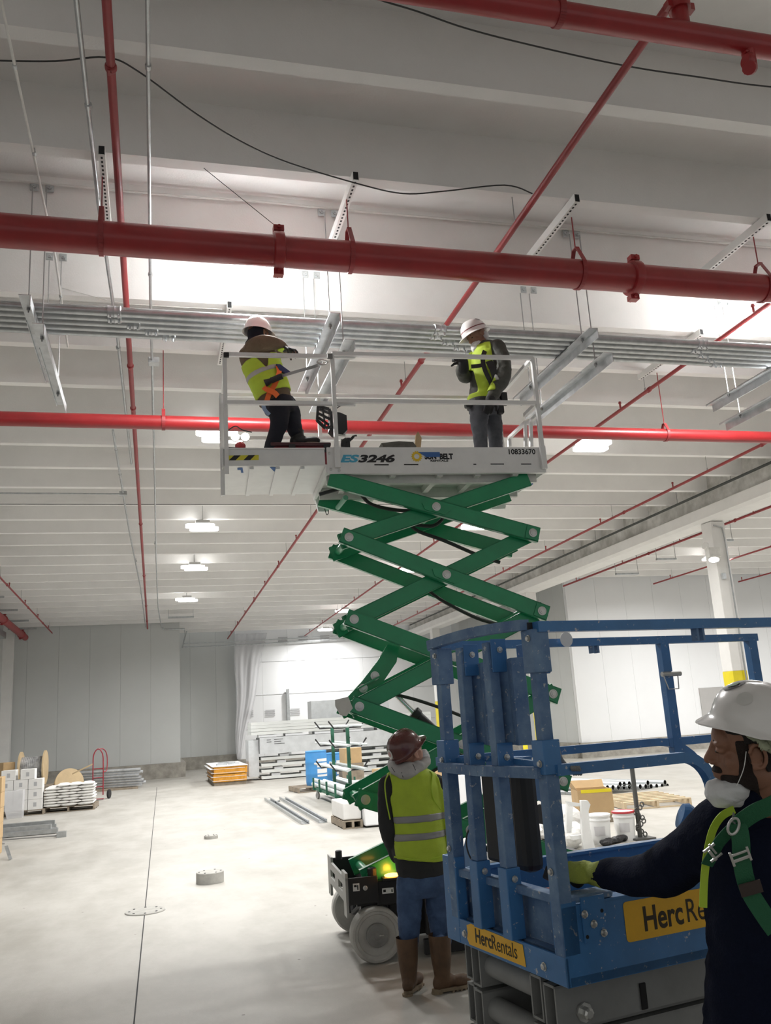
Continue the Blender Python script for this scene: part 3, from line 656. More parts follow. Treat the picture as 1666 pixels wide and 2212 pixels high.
# platform
ZF = 3.93
bm = BM(); gbox(bm, -.17, 1.79, .01, .99, 3.90, 3.925); gp('platform_floor', bm, M_WHITE_D)
for nm, w0, w1 in (('toe_board', -.008, .010), ('toe_board', .99, 1.008)):
    bm = BM(); gbox(bm, -.175, 1.80, w0, w1, 3.855, 4.09, .003)
    if w0 < 0: gbox(bm, -.175, 1.80, -.008, .035, 3.852, 3.862)
    tb = gp(nm, bm, M_WHITE)
    if w0 < 0: toe = tb
bm = BM(); gbox(bm, 1.785, 1.802, .01, .99, 3.855, 4.09, .003); gp('toe_board', bm, M_WHITE)
for l0 in (0.0, .38, .80, 1.15, 1.5):
    bm = BM(); gbox(bm, l0, l0+.05, .04, .96, 3.84, 3.90); gp('cross_member', bm, M_WHITE_D)
for w0 in (.12, .64):
    bm = BM(); gbox(bm, -.17, 1.75, w0, w0+.05, 3.80, 3.90); gp('arm_rail', bm, M_WHITE_D)
for l0, l1 in ((-.18, -.02), (1.55, 1.75)):
    bm = BM(); prism(bm, [G(l0, .93, 3.90), G(l1, .93, 3.90), G(l1-.03, .93, 3.75), G(l0+.03, .93, 3.75)], GW*.05); gp('end_bracket', bm, M_WHITE)
# slots in the toe board, lettering, tapes
for x0_, x1_, y_ in ((809, 840, 1004), (873, 904, 1003.5), (1023, 1029, 1003), (1060, 1089, 1002.5), (1126, 1148, 1002.5)):
    a, b = Gt(x0_, y_, -.009), Gt(x1_, y_, -.009); bm = BM(); bar(bm, a, b, GW*.002, (0, 0, .009)); obj('slot', bm, M_DARK, toe)
def letter(s, x0_, y0_, size, m, **k):
    return text_mesh('lettering', s, size, Gt(x0_, y0_, -.009), GD, V((0, 0, 1)), m, toe, **k)
letter('ES', 735, 998, .088, M_ESBLUE, bold=.004, shear=.25, squash=1.72); letter('3246', 773, 998, .088, M_INK, bold=.004, shear=.25, squash=1.80)
letter('BELT', 950, 991.5, .068, M_INK, bold=.0035, squash=.83); letter('SUN', 918, 991.5, .068, M_INK, bold=.0035, squash=.80); letter('RENTALS', 930, 995.5-.0+1.5, .024, M_INK, bold=.0006, squash=1.65)
letter('10833670', 1097, 981, .066, M_INK, bold=.0012, squash=1.0)
c = Gt(900.5, 986, -.009); bm = BM(); n = 14; pts = []
for i in range(n*2):
    r = .052 if i % 2 == 0 else .040; a = PI*i/n; pts.append(c + GD*r*math.cos(a)+V((0, 0, r*math.sin(a))))
inn = [c + GD*.024*math.cos(PI*i/n)+V((0, 0, .024*math.sin(PI*i/n))) for i in range(n*2)]
A_ = [bm.verts.new(p-GW*.002) for p in pts]; B_ = [bm.verts.new(p-GW*.002) for p in inn]; bridge(bm, A_, B_); A2 = [bm.verts.new(p) for p in pts]; B2 = [bm.verts.new(p) for p in inn]; bridge(bm, B2, A2); bridge(bm, A2, A_); bridge(bm, B_, B2)
obj('sun_emblem', bm, M_SUNY, toe)
bm = BM(); prism(bm, [Gt(x, y, -.0125) for x, y in ((903, 976.5), (950, 976.5), (951, 987), (922, 987.5))], -GW*.001); obj('blue_tape', bm, M_TAPE, toe)
bm = BM(); prism(bm, [Gt(x, y, .45) for x, y in ((1128, 1047), (1150, 1038), (1152, 1046), (1130, 1056))], -GW*.002); gp('blue_tape', bm, M_TAPE)
for x, y in ((711, 979), (715, 1014), (733, 1017), (724, 974), (725, 997), (1172, 972), (1173, 993)):
    bm = BM(); lathe(bm, [(.012, 0), (.012, .006), (.006, .008)], Gt(x, y, -.009), -GW, 10); obj('bolt', bm, M_STEEL, toe)
# slide-out extension
bm = BM(); gbox(bm, -1.05, -.17, .04, .96, 3.935, 3.95)
edeck = gp('extension_deck', bm, M_WHITE)
for l0 in (-.83, -.61, -.40):
    bm = BM(); gbox(bm, l0, l0+.035, .05, .95, 3.915, 3.935); obj('floor_rib', bm, M_WHITE, edeck)
bm = BM(); gbox(bm, -1.05, -.19, .02, .04, 3.935, 4.085, .003); gbox(bm, -1.05, -.19, .0, .04, 4.075, 4.088); et = obj('side_board', bm, M_WHITE, edeck)
bm = BM(); gbox(bm, -1.05, -.19, .96, .98, 3.935, 4.085, .003); obj('side_board', bm, M_WHITE, edeck)
bm = BM(); gbox(bm, -1.062, -1.048, .0, .98, 3.92, 4.085, .003); obj('end_board', bm, M_WHITE, edeck)
bm = BM(); prism(bm, [G(-.19, 0.0, 3.93), G(-.19, .0, 3.87), G(-.19, .98, 3.87), G(-.19, .98, 3.93)], GD*.03); obj('slide_beam', bm, M_WHITE, edeck)
a, b, c_, d_ = Gt(494, 984, .018), Gt(559, 983, .018), Gt(559, 993.5, .018), Gt(493, 994.5, .018)
bm = BM(); prism(bm, [a, b, c_, d_], -GW*.001); hz = obj('hazard_tape', bm, M_HAZY, edeck, label='yellow and black hazard tape')
for t0 in (0.02, .50):
    bm = BM(); prism(bm, [lerp(d_, c_, t0), lerp(d_, c_, t0+.22), lerp(a, b, t0+.38), lerp(a, b, t0+.16)], -GW*.002); obj('black_stripe', bm, M_INK, hz)
for pts in (((513, 1011), (524, 1010), (526, 1021), (521, 1021), (520, 1015), (513, 1015)), ((583, 1009), (600, 1009), (600, 1020), (592, 1018))):
    z0 = 3.933; bm = BM(); prism(bm, [on(x, y, 2, z0) for x, y in pts], (0, 0, -.002)); obj('blue_tape', bm, M_TAPE, edeck)
# guard rails
RT, RM = 4.945, 4.505
def rail_set(name, segs, s=.034):
    for i, (p, q) in enumerate(segs):
        bm = BM(); sqbar(bm, p, q, s); gp(name, bm, M_WHITE)
rail_set('guard_post', [(G(-.09, -.025, 3.98), G(-.09, -.025, RT)), (G(1.775, -.025, 3.90), G(1.775, -.025, RT)), (G(-1.02, .02, 3.86), G(-1.02, .02, RT)), (G(-.09, 1.0, 4.0), G(-.09, 1.0, RT)), (G(1.775, 1.0, 3.98), G(1.775, 1.0, RT)), (G(-1.02, .97, 3.95), G(-1.02, .97, RT)), (G(-1.055, .10, 3.70), G(-1.055, .10, 4.60))])
rail_set('top_rail', [(G(-.09, -.025, RT), G(1.775, -.025, RT)), (G(-1.02, .012, RT-.01), G(.12, .012, RT-.01)), (G(-.09, 1.0, RT), G(1.775, 1.0, RT)), (G(-1.02, .975, RT-.01), G(.1, .975, RT-.01)), (G(-1.02, .02, RT), G(-1.02, .97, RT)), (G(1.775, -.02, RT), G(1.775, 1.0, RT))])
rail_set('mid_rail', [(G(-.09, -.025, RM), G(1.775, -.025, RM)), (G(-1.02, .012, RM-.01), G(.1, .012, RM-.01)), (G(-.09, 1.0, RM), G(1.775, 1.0, RM)), (G(-1.02, .975, RM-.01), G(.1, .975, RM-.01)), (G(-1.02, .02, RM), G(-1.02, .97, RM)), (G(1.775, -.02, RM), G(1.775, .3, RM))])
# entry gate at the right end
gseg = [((1165, 893), (1140, 915)), ((1136, 912), (1100, 946)), ((1135, 912), (1136, 965)), ((1146, 905), (1148, 965)), ((1100, 946), (1101, 965))]
for (a, b) in gseg:
    f = lambda p: onp(p[0], p[1], G(1.80, 0, 0), GD)
    pa, pb = onp(a[0], a[1], G(1.78, 0, 0), GD), onp(b[0], b[1], G(1.78, 0, 0), GD)
    bm = BM(); sqbar(bm, pa, pb, .03); gp('gate_bar', bm, M_WHITE)
for x, y, w in ((489, 767, .02), (713, 770, -.03)):
    bm = BM(); box(bm, Gt(x, y, w-.02), (.045, .03, .045), GR, .004); gp('rail_cap', bm, M_BLACK if x < 600 else M_RIM)
bm = BM(); gbox(bm, -.115, -.065, -.05, -.01, 3.90, 4.09, .003); gp('post_socket', bm, M_WHITE)
bm = BM(); gbox(bm, 1.75, 1.80, -.05, -.01, 3.88, 4.09, .003); gp('post_socket', bm, M_WHITE)
bm = BM(); tube(bm, smooth_pts([Gt(x, y, .9) for x, y in ((692, 1088), (700, 1095), (706, 1112), (710, 1105), (706, 1092))]), .004, 5); gp('loose_wire', bm, M_BLACKW)

# things carried on the platform
t = thing('tool_box', G(-.35, .45, 3.95), 'dark red tool box lying on the platform extension under the boot', 'tool box')
bm = BM(); gbox(bm, -.62, -.10, .30, .62, 3.952, 4.20, .012); obj('box_body', bm, mat('dark_red_plastic', (.20, .02, .03), .5, var=.1), t)
bm = BM(); gbox(bm, -.63, -.09, .29, .63, 4.20, 4.235, .01); obj('lid', bm, mat('maroon_lid', (.06, .015, .02), .5), t)
for l0 in (-.47, -.16):
    bm = BM(); gbox(bm, l0, l0+.06, .280, .30, 4.14, 4.215, .004); obj('latch', bm, M_BLACK, t)
t = thing('twin_lamp', G(-.93, .15, 3.95), 'small twin round lamps on a red body at the left end of the platform', 'lamp')
bm = BM(); lathe(bm, [(.042, 0), (.045, .01), (.045, .13), (.03, .15)], G(-.90, .12, 4.02), n=18); lathe(bm, [(.02, -.07), (.02, 0)], G(-.90, .12, 4.02), n=10); obj('red_body', bm, mat('red_body', (.35, .02, .03), .4), t, smooth=True)
for dl in (-.042, .042):
    c = G(-.90+dl, .09, 4.215); bm = BM(); lathe(bm, [(.038, .0), (.038, .02), (.02, .05)], c, GW, 20); k = obj('lamp_head', bm, M_WHITE_D, t, smooth=True)
    bm = BM(); lathe(bm, [(.036, 0), (.034, .006), (.001, .01)], c, -GW, 20); obj('lamp_lens', bm, mat('warm_lens', (1, .95, .85), .4, emit=6, ecol=(1, .93, .8)), k)
bm = BM(); tube(bm, smooth_pts([G(-1.0, .05, 4.26), G(-.94, .06, 4.30), G(-.88, .1, 4.28), G(-.80, .1, 4.26)]), .005, 6); tube(bm, [G(-1.0, .03, 4.10), G(-.88, .06, 4.10)], .006, 6); obj('wire_clip', bm, M_BLACKW, t)
t = thing('control_box', G(-.1, .5, 4.2), 'black platform control box with slotted guard hanging inside the rail', 'control box')
W0 = .12
bm = BM(); poly = [Gt(x, y, W0) for x, y in ((687, 878), (712, 883), (718, 925), (702, 925), (684, 908))]
ins = [(.30, .45), (.2, .5)]
def slotted(bm, pts, holes, n):
    prism(bm, pts, n)
fr = [Gt(x, y, W0) for x, y in ((687, 878), (711, 884), (717, 900), (716, 922), (703, 925), (685, 908))]
for i in range(6): bar(bm, fr[i], fr[(i+1) % 6], GW*.03, (fr[(i+1) % 6]-fr[i]).normalized().cross(GW)*.022)
for a, b in (((686, 892), (714, 906)), ((688, 902), (711, 918)), ((697, 881), (702, 921)), ((690, 884), (712, 893))): bar(bm, Gt(*a, W0), Gt(*b, W0), GW*.03, (Gt(*b, W0)-Gt(*a, W0)).normalized().cross(GW)*.014)
obj('guard', bm, M_BLACK, t)
bm = BM(); prism(bm, [Gt(x, y, W0) for x, y in ((713, 888), (735, 891), (749, 897), (751, 928), (741, 938), (722, 934), (713, 925))], GW*.14); obj('box_body', bm, M_BLACK, t)
bm = BM(); prism(bm, [Gt(x, y, W0) for x, y in ((723, 936), (747, 940), (746, 943), (726, 942))], GW*.1); obj('mount_plate', bm, M_STEEL, t)
bm = BM(); tube(bm, smooth_pts([Gt(x, y, W0) for x, y in ((722, 888), (733, 878), (748, 874))]), .005, 5); obj('cord', bm, M_BLACKW, t)
t = thing('spring_clamp', G(.05, .2, 3.93), 'black clamp with raised handle on the platform edge', 'clamp')
bm = BM(); tube(bm, smooth_pts([Gt(x, y, .1) for x, y in ((741, 966), (742, 955), (750, 950), (758, 949), (765, 942), (771, 941))]), [.02]*6+[.022]*6+[.018]*6+[.012]*6+[.008]*7, 8); obj('handle', bm, M_BLACK, t, smooth=True)
bm = BM(); prism(bm, [Gt(x, y, .1) for x, y in ((738, 948), (746, 951), (756, 950), (757, 966), (739, 966))], GW*.05); obj('jaw', bm, M_BLACK, t)
bm = BM(); prism(bm, [Gt(x, y, .15) for x, y in ((824, 957), (862, 953), (893, 955), (900, 964), (896, 972), (832, 972))], GW*.25); obj('tool_bag', bm, mat('olive_fabric', (.10, .095, .08), .9, var=.4, vscale=12), label='low dark bag lying behind the raised toe board', cat='bag')
bm = BM(); prism(bm, [Gt(x, y, .2) for x, y in ((896, 972), (899, 938), (904, 932), (911, 946), (909, 972))], GW*.03); obj('cardboard_flap', bm, mat('cardboard', (.45, .32, .18), .85, var=.15, vscale=5), label='upright cardboard flap beside the bag on the platform', cat='cardboard')

# ================================================================ BLUE SCISSOR LIFT, LOWERED
M_BLUE = mat('blue_paint', (.055, .20, .46), .45, var=.18, vscale=6, coat=.2, fleck=.635)
M_BLUE_W = mat('blue_paint_dusty', (.18, .28, .42), .62, var=.35, vscale=9, col2=(.07, .15, .31), fleck=.615)
M_GREYP = mat('grey_lift_paint', (.26, .265, .26), .55, var=.18, vscale=5)
M_HERC = mat('decal_amber', (.90, .50, .02), .4, var=.1, vscale=10)
BA = math.radians(-80.5); BO = V((1.25, 2.741, 0)); BU = V((math.cos(BA), math.sin(BA), 0)); BV = V((-math.sin(BA), math.cos(BA), 0)); BR = Matrix((BV, -BU, V((0, 0, 1)))).transposed()
def B(u, v, z): return BO + BU*u + BV*v + V((0, 0, z))
def Bs(x, y, v=0.): return onp(x, y, BO+BV*v, BV)
def Bl(x, y, u=0.): return onp(x, y, BO+BU*u, BU)
def bbox(bm, u0, u1, v0, v1, z0, z1, bev=0.): box(bm, B((u0+u1)/2, (v0+v1)/2, (z0+z1)/2), (v1-v0, u1-u0, z1-z0), BR, bev)
blue = thing('scissor_lift', B(-.4, .9, 0), 'blue scissor lift with empty lowered platform in the right foreground', 'lift', rz=BA+PI/2)
def bp(name, bm, m, **k): return obj(name, bm, m, blue, **k)
LB = 1.86
bm = BM(); bbox(bm, -.80, 0, 0, LB, .965, .99); bbox(bm, -.79, -.01, .02, LB, 1.035, 1.048); bp('platform_floor', bm, M_BLUE_W)
bm = BM(); bbox(bm, -.80, 0, -.012, .0, .962, 1.05, .003); fr_ = bp('front_beam', bm, M_BLUE)
bm = BM(); bbox(bm, -.012, .0, -.012, LB, .962, 1.197, .003); bbox(bm, -.06, .0, .15, LB, 1.19, 1.20); near_side = bp('side_board', bm, M_BLUE)
bm = BM(); bbox(bm, -.81, -.80, 0, LB, .962, 1.205, .003); bbox(bm, -.81, -.77, 0.1, LB, 1.196, 1.208); far_side = bp('side_board', bm, M_BLUE)
bm = BM(); bbox(bm, -.80, 0, LB, LB+.012, .962, 1.2, .003); bp('end_board', bm, M_BLUE)
# recessed tub wall with its dusty lip behind the posts
bm = BM(); bbox(bm, -.74, -.03, .05, .056, 1.05, 1.20); bp('inner_kick_plate', bm, M_BLUE_W)
bm = BM(); bbox(bm, -.745, -.03, .0, .05, 1.197, 1.225, .004); bp('toe_lip', bm, M_BLUE_W)
# posts
def post(name, u, v, z0, z1, s=.05, m=None, top=.0):
    bm = BM(); bbox(bm, u-s/2, u+s/2, v-s/2+.0, v+s/2, z0, z1, .003); o = bp(name, bm, m or M_BLUE_W); return o
def bolt(p, a, r=.0085, parent=None):
    bm = BM(); lathe(bm, [(r*1.45, 0), (r*1.45, .0015), (r, .0015), (r, .008), (r*.5, .009)], p, a, 8); return obj('bolt', bm, M_STEEL, parent)
for u, v in ((-.72, .01), (-.025, .01)):
    o = post('corner_post', u, v, 1.05 if u < -.5 else 1.05, 1.62, .05); bolt(B(u, v-.027, 1.30), -BV, parent=o)
    o = post('upper_post', u, v, 1.63, 2.07, .042)
    bm = BM(); bbox(bm, u-.034, u+.034, v-.034, v+.034, 1.93, 2.075, .003); k = obj('top_socket', bm, M_BLUE_W, o); bolt(B(u+.012, v-.035, 2.045), -BV, parent=o)
    bm = BM(); bbox(bm, u-.034, u+.034, v-.034, v+.034, 1.60, 1.71, .003); k = obj('hinge_socket', bm, M_BLUE, o); bolt(B(u+.01, v-.035, 1.635), -BV, parent=o)
    bm = BM(); bbox(bm, u-.022, u+.008, v-.030, v-.0, 2.068, 2.10, .002); obj('end_cap', bm, M_BLACK, o)
bm = BM(); bbox(bm, -.055, .0, -.014, .05, 1.05, 1.21, .004); bp('corner_foot', bm, M_BLUE)
bm = BM(); bbox(bm, -.795, -.69, -.014, .03, .962, 1.27, .004); bp('corner_foot', bm, M_BLUE)
for u in (-.51, -.305):
    v = -.005
    o = post('gate_post', u, v, 1.05, 1.28, .058, M_BLUE); bolt(B(u+.034, v, 1.245), BU, parent=o)
    o = post('gate_post', u, v, 1.28, 1.60, .045)
    o = post('gate_post', u, v, 1.62, 2.06, .042); 
    bm = BM(); bbox(bm, u+.022, u+.028, v-.01, v+.055, 1.95, 2.07, .002); k = obj('side_lug', bm, M_BLUE, o); bolt(B(u+.03, v+.025, 2.03), BU, parent=o)
    bm = BM(); bbox(bm, u+.022, u+.028, v-.02, v+.045, 1.615, 1.70, .002); k = obj('side_lug', bm, M_BLUE, o); bolt(B(u+.03, v+.015, 1.65), BU, parent=o)
    # bent guard plate beside the post
    bm = BM(); n0 = B(u-.055, v+.035, 0); pts = [B(u-.03, v+.03, 0), B(u+.03, v+.055, 0), B(u+.095, v+.03, 0), B(u+.135, v+.06, 0)]
    for a, b in zip(pts, pts[1:]):
        d = (b-a).normalized(); nrm = d.cross(V((0, 0, 1)))*.004
        prism(bm, [a+V((0, 0, 1.69)), b+V((0, 0, 1.69)), b+V((0, 0, 1.995)), a+V((0, 0, 1.995))], nrm)
    bp('guard_plate', bm, M_BLUE_W)
# rails of the short end
def brail(name, pts, s=.036, h=.036, m=None):
    bm = BM()
    for a, b in zip(pts, pts[1:]): sqbar(bm, a, b, s, h)
    return bp(name, bm, m or M_BLUE)
def rrail(name, pts, r=.019, n=6, m=None):
    bm = BM(); tube(bm, smooth_pts(pts, n), r, 10); return bp(name, bm, m or M_BLUE, smooth=True)
arc = [B(u, -.03-.05*math.sin(PI*(u+.72)/.70)*.0, 2.092+.012*math.sin(PI*(u+.73)/.71)) for u in [-.73+.71*i/8 for i in range(9)]]
bm = BM()
for a, b in zip(arc, arc[1:]): sqbar(bm, a, b, .036)
bp('top_rail', bm, M_BLUE_W)
brail('mid_rail', [B(-.73, -.02, 1.607), B(-.40, -.028, 1.603), B(-.02, -.02, 1.607)], m=M_BLUE_W)
brail('mid_rail', [B(-.74, .03, 1.625), B(-.45, .06, 1.64), B(-.05, .03, 1.625)], .02, .02)
# long near side rails
brail('top_rail', [B(.0, .0, 2.082), B(0, LB, 2.082)])
bm = BM(); pts = [B(0, .02, 1.612), B(0, .56, 1.612)] + [B(0, .56+.12*math.sin(a), 1.49+.122*math.cos(a)) for a in [PI/2*i/7 for i in range(1, 8)]] + [B(0, .68, 1.21)]
sqsweep(bm, pts, .036, BU)
bp('mid_rail', bm, M_BLUE, label='mid rail bending down at its end')
brail('mid_rail', [B(0, .70, 1.612), B(0, LB, 1.612)])
# far side rails
brail('top_rail', [B(-.80, .0, 2.092), B(-.80, LB, 2.092)])
bm = BM(); pts = [B(-.8, .0, 1.625), B(-.8, 1.14, 1.625)] + [B(-.8, 1.14+.30*math.sin(a), 1.325+.30*math.cos(a)) for a in [PI/2*i/9 for i in range(1, 10)]] + [B(-.8, 1.44, 1.21)]
sqsweep(bm, pts, .034, BU)
bp('mid_rail', bm, M_BLUE)
brail('mid_rail', [B(-.8, 1.2, 1.62), B(-.8, LB, 1.62)])
o = brail('guard_post', [B(-.8, 1.25, 1.57), B(-.8, 1.25, 2.09)], .045, .045)
bm = BM(); cyl(bm, B(-.77, 1.20, 1.95-.02), B(-.77, 1.31, 1.95-.02), .012, n=10); tube(bm, [B(-.765, 1.20, 1.93), B(-.76, 1.22, 1.86), B(-.76, 1.28, 1.86), B(-.765, 1.29, 1.93)], .003, 5); obj('lock_pin', bm, M_STEEL, o)
for v in (1.82,):
    for u in (0, -.8):
        brail('guard_post', [B(u, v, 1.2), B(u, v, 2.09)], .045, .045)
brail('guard_post', [B(0, 1.22, 1.2), B(0, 1.22, 2.08)], .045, .045)
for (x, y) in ((1283, 1398), (1508, 1368)):
    c = Bl(x, y, -.8 if x < 1400 else 0.); bm = BM()
    for s in (-.014, .014): box(bm, c+BV*s, (.010, .03, .055), BR)
    box(bm, c+V((0, 0, .024)), (.07, .03, .006), BR); bp('rail_loop', bm, M_BLUE_W)
brail('cross_rail', [B(-.80, .25, 1.60), B(-.60, .30, 1.60)], .06, .05)
bm = BM(); p = Bl(1215, 1383, -.79); lathe(bm, [(.033, 0), (.033, .003)], p+BU*.03, BU, 24); bp('round_sticker', bm, M_DECAL_W)
bm = BM(); p0 = Bs(1075, 1415, .08); bbox(bm, -.29, -.11, .10, .106, 1.965, 2.045, .002); bbox(bm, -.16, -.11, .09, .12, 1.93, 2.045, .003); bp('latch_bracket', bm, M_BLUE)
# bracket plate with bolts on the near side
bm = BM(); prism(bm, [Bl(x, y, .004) for x, y in ((1252, 1939), (1302, 1930), (1312, 2025), (1263, 2037))], BU*.006); o = obj('bracket_plate', bm, M_BLUE, near_side)
for x, y in ((1263, 1975), (1283, 1996), (1305, 2015)): bolt(Bl(x, y, .012), BU, .009, parent=near_side)
for x, y in ((1300, 1967), (1269, 2024)):
    bm = BM(); lathe(bm, [(.006, 0), (.006, .002)], Bl(x, y, .009), BU, 10); obj('hole', bm, M_DARK, near_side)
for x, y in ((1005, 2017), (1176, 2088)): bolt(Bs(x, y, -.0125), -BV, .010, parent=fr_)
bm = BM(); bbox(bm, -.09, .0, .02, .20, 1.20, 1.222, .01); bp('dusty_ledge', bm, M_BLUE_W)
# decals
def decal(face, pts, nrm, parent, words, size, org, ux, squash):
    bm = BM(); prism(bm, pts, nrm*.0012); d = obj('rental_decal', bm, M_HERC, parent, label='amber rental decal with dark lettering')
    tx = 0
    for w_, b_, dx in words: text_mesh('lettering', w_, size, org + ux*dx + nrm*.0015, ux, V((0, 0, 1)), M_INKB, d, depth=.0006, bold=b_, squash=squash)
M_INKB = mat('brown_black_ink', (.035, .025, .012), .6)
pts = [B(-.632+.0, -.013, 1.037), B(-.60, -.013, 1.047), B(-.30, -.013, 1.043), B(-.245, -.013, 1.042), B(-.235, -.013, .975), B(-.62, -.013, .972), B(-.635, -.013, .99), B(-.627, -.013, 1.01)]
decal('s', pts, -BV, fr_, (('Herc', .0013, 0), ('Rentals', 0, .118)), .068, B(-.572, -.013, .990), BU, .86)
def rr(u, v0, v1, z0, z1, r=.012):
    o = []
    for (cv, cz, a0) in ((v1-r, z1-r, 0), (v0+r, z1-r, 90), (v0+r, z0+r, 180), (v1-r, z0+r, 270)):
        for i in range(4): a = math.radians(a0+30*i); o.append(B(u, cv+r*math.cos(a), cz+r*math.sin(a)))
    return o
decal('l', rr(.001, .23, .78, 1.058, 1.180), BU, near_side, (('Herc', .0022, 0), ('Rentals', 0, .181)), .105, B(.001, .302, 1.083), BV, .80)
# black padded roll box and round tub inside the platform
bm = BM(); bbox(bm, -.64, -.42, .10, .16, 1.25, 1.60, .015); bp('control_cabinet', bm, mat('dark_brown_plastic', (.035, .032, .028), .55, var=.2))
bm = BM(); bbox(bm, -.42, -.335, .09, .17, 1.24, 1.60, .025); bp('control_cabinet', bm, M_BLACK)
bm = BM(); prism(bm, [Bs(x, y, .55) for x, y in ((1138, 1752), (1165, 1737), (1176, 1742), (1178, 1782), (1150, 1776))], BV*.08); bp('manual_case', bm, M_BLACK)
bm = BM(); prism(bm, [Bs(x, y, .5) for x, y in ((1128, 1662), (1182, 1664), (1188, 1742), (1150, 1722))], BV*.02); bp('hose_guard', bm, M_BLUE)
bm = BM(); prism(bm, [Bs(x, y, .35) for x, y in ((1020, 1752), (1032, 1750), (1040, 1870), (998, 1900), (990, 1880))], BV*.015); bp('side_gusset', bm, M_BLUE)
bm = BM(); tube(bm, smooth_pts([Bs(x, y, .3) for x, y in ((1034, 1776), (1012, 1795), (1008, 1825), (1018, 1855), (1040, 1872))]), .004, 6); bp('cable', bm, M_BLACKW)
bm = BM(); tube(bm, smooth_pts([Bl(x, y, -.04) for x, y in ((1205, 1618), (1212, 1640), (1225, 1655), (1235, 1663), (1248, 1665))]), .008, 8)
for i in range(4): tube(bm, smooth_pts([Bl(1232+i*5, 1650, -.045), Bl(1236+i*5, 1660, .025), Bl(1240+i*5, 1672, -.045)]), .006, 6)
bp('wrapped_cable', bm, M_RIM)
t = thing('joystick_control', B(-.12, .12, 1.2), 'red joystick control with black grip inside the blue lift corner', 'control')
bm = BM(); prism(bm, [Bs(x, y, .1) for x, y in ((1150, 1925), (1175, 1918), (1198, 1922), (1200, 1945), (1180, 1938))], BV*.06); obj('red_casing', bm, mat('red_plastic', (.45, .03, .04), .45), t)
bm = BM(); cyl(bm, Bs(1192, 1935, .12), Bs(1200, 1895, .12), .012, n=10); obj('red_stem', bm, MATS['red_plastic'], t)
bm = BM(); a = Bs(1190, 1888, .12); box(bm, a, (.035, .04, .045), BR @ Matrix.Rotation(.5, 3, 'Y'), .006); obj('black_grip', bm, M_BLACK, t)
bm = BM(); p = Bl(1495, 1772, -.45); lathe(bm, [(.03, 0), (.055, .01), (.06, .03), (.05, .05)], p, V((-.6, .2, .3)), 20); box(bm, p+V((.06, 0, -.02)), (.07, .06, .07), BR, .01); bp('blue_knob_fitting', bm, M_BLUE)
# folded grey scissor stack beneath
def htube(u0, u1, v0, v1, z0, z1, name='folded_arm'):
    t_ = .008; bm = BM()
    bbox(bm, u0, u1, v0, v1, z1-t_, z1); bbox(bm, u0, u1, v0, v1, z0, z0+t_); bbox(bm, u0, u0+t_, v0, v1, z0, z1); bbox(bm, u1-t_, u1, v0, v1, z0, z1)
    return bp(name, bm, M_GREYP)
for k in range(5):
    z1 = .945-.15*k; z0 = z1-.137
    if z0 < .12: break
    htube(-.165, -.095, .0, 1.8, z0, z1); htube(-.275, -.205, .02, 1.75, z0, z1)
    htube(-.80, -.745, .06, 1.8, z0, z1); htube(-.715, -.65, .04, 1.75, z0, z1)
    bm = BM(); cyl(bm, B(-.65, .10, (z0+z1)/2), B(-.275, .10, (z0+z1)/2), .042, n=18); bp('cross_tube', bm, M_GREYP, smooth=True)
bm = BM(); bbox(bm, -.094, -.088, .33, .355, .82, .90, .002); bp('slot', bm, M_DARK)
bm = BM(); lathe(bm, [(.03, 0), (.03, .008), (.019, .008), (.019, .03), (.012, .034)], B(-.093, .10, .855), BU, 8); bp('pivot_bolt', bm, M_STEEL)
bm = BM(); bbox(bm, -.72, -.08, .0, 1.85, .12, .20, .01); bbox(bm, -.78, -.02, .1, 1.8, .12, .40); bp('chassis', bm, M_GREYP)
for v in (.22, 1.62):
    for u, s in ((-.76, -1), (-.04, 1)):
        bm = BM(); lathe(bm, [(.05, -.1), (.15, -.1), (.16, -.09), (.16, -.01), (.15, 0), (.08, 0)], B(u, v, .16), BU*s, 24); bp('wheel', bm, M_BLACK, smooth=True)
# ================================================================ PEOPLE
def fuse(bm, vox, sm=4, fac=.5, noise_amp=0., noise_scale=9., seed=0.):
    """merge overlapping closed shapes into one continuous skin"""
    me = bpy.data.meshes.new('tmp'); bmesh.ops.recalc_face_normals(bm, faces=bm.faces[:]); bm.to_mesh(me); bm.free()
    o = bpy.data.objects.new('tmp', me); COL.objects.link(o)
    r = o.modifiers.new('r', 'REMESH'); r.mode = 'VOXEL'; r.voxel_size = vox
    s = o.modifiers.new('s', 'SMOOTH'); s.iterations = sm; s.factor = fac
    dg = bpy.context.evaluated_depsgraph_get(); dg.update()
    m2 = bpy.data.meshes.new_from_object(o.evaluated_get(dg)); bpy.data.objects.remove(o)
    b = BM(); b.from_mesh(m2); bpy.data.meshes.remove(m2); b.normal_update()
    if noise_amp:
        for v in b.verts:
            p = v.co*noise_scale+V((seed, seed, 0)); k = noise.noise(p)*.65+noise.noise(p*2.3)*.35
            k2 = 1-abs(noise.noise(V((p.x*.7, p.y*.7, p.z*1.9))))*2.2
            v.co += v.normal*noise_amp*(k+.55*k2)
        b.normal_update()
    return b
def chain(bm, pts, rs, n=12):
    """a limb: tapered tube with round ends"""
    tube(bm, pts, list(rs), n); 
    for p, r in ((pts[0], rs[0]), (pts[-1], rs[-1])): ell(bm, p, (r, r, r), n=12, m=8)
def limb(bm, pts, rs, k=5, n=14):
    P_ = smooth_pts(pts, k); R_ = []
    for i in range(len(pts)-1):
        for j in range(k): R_.append(lerp(rs[i], rs[i+1], j/k))
    R_.append(rs[-1]); chain(bm, P_, R_, n)
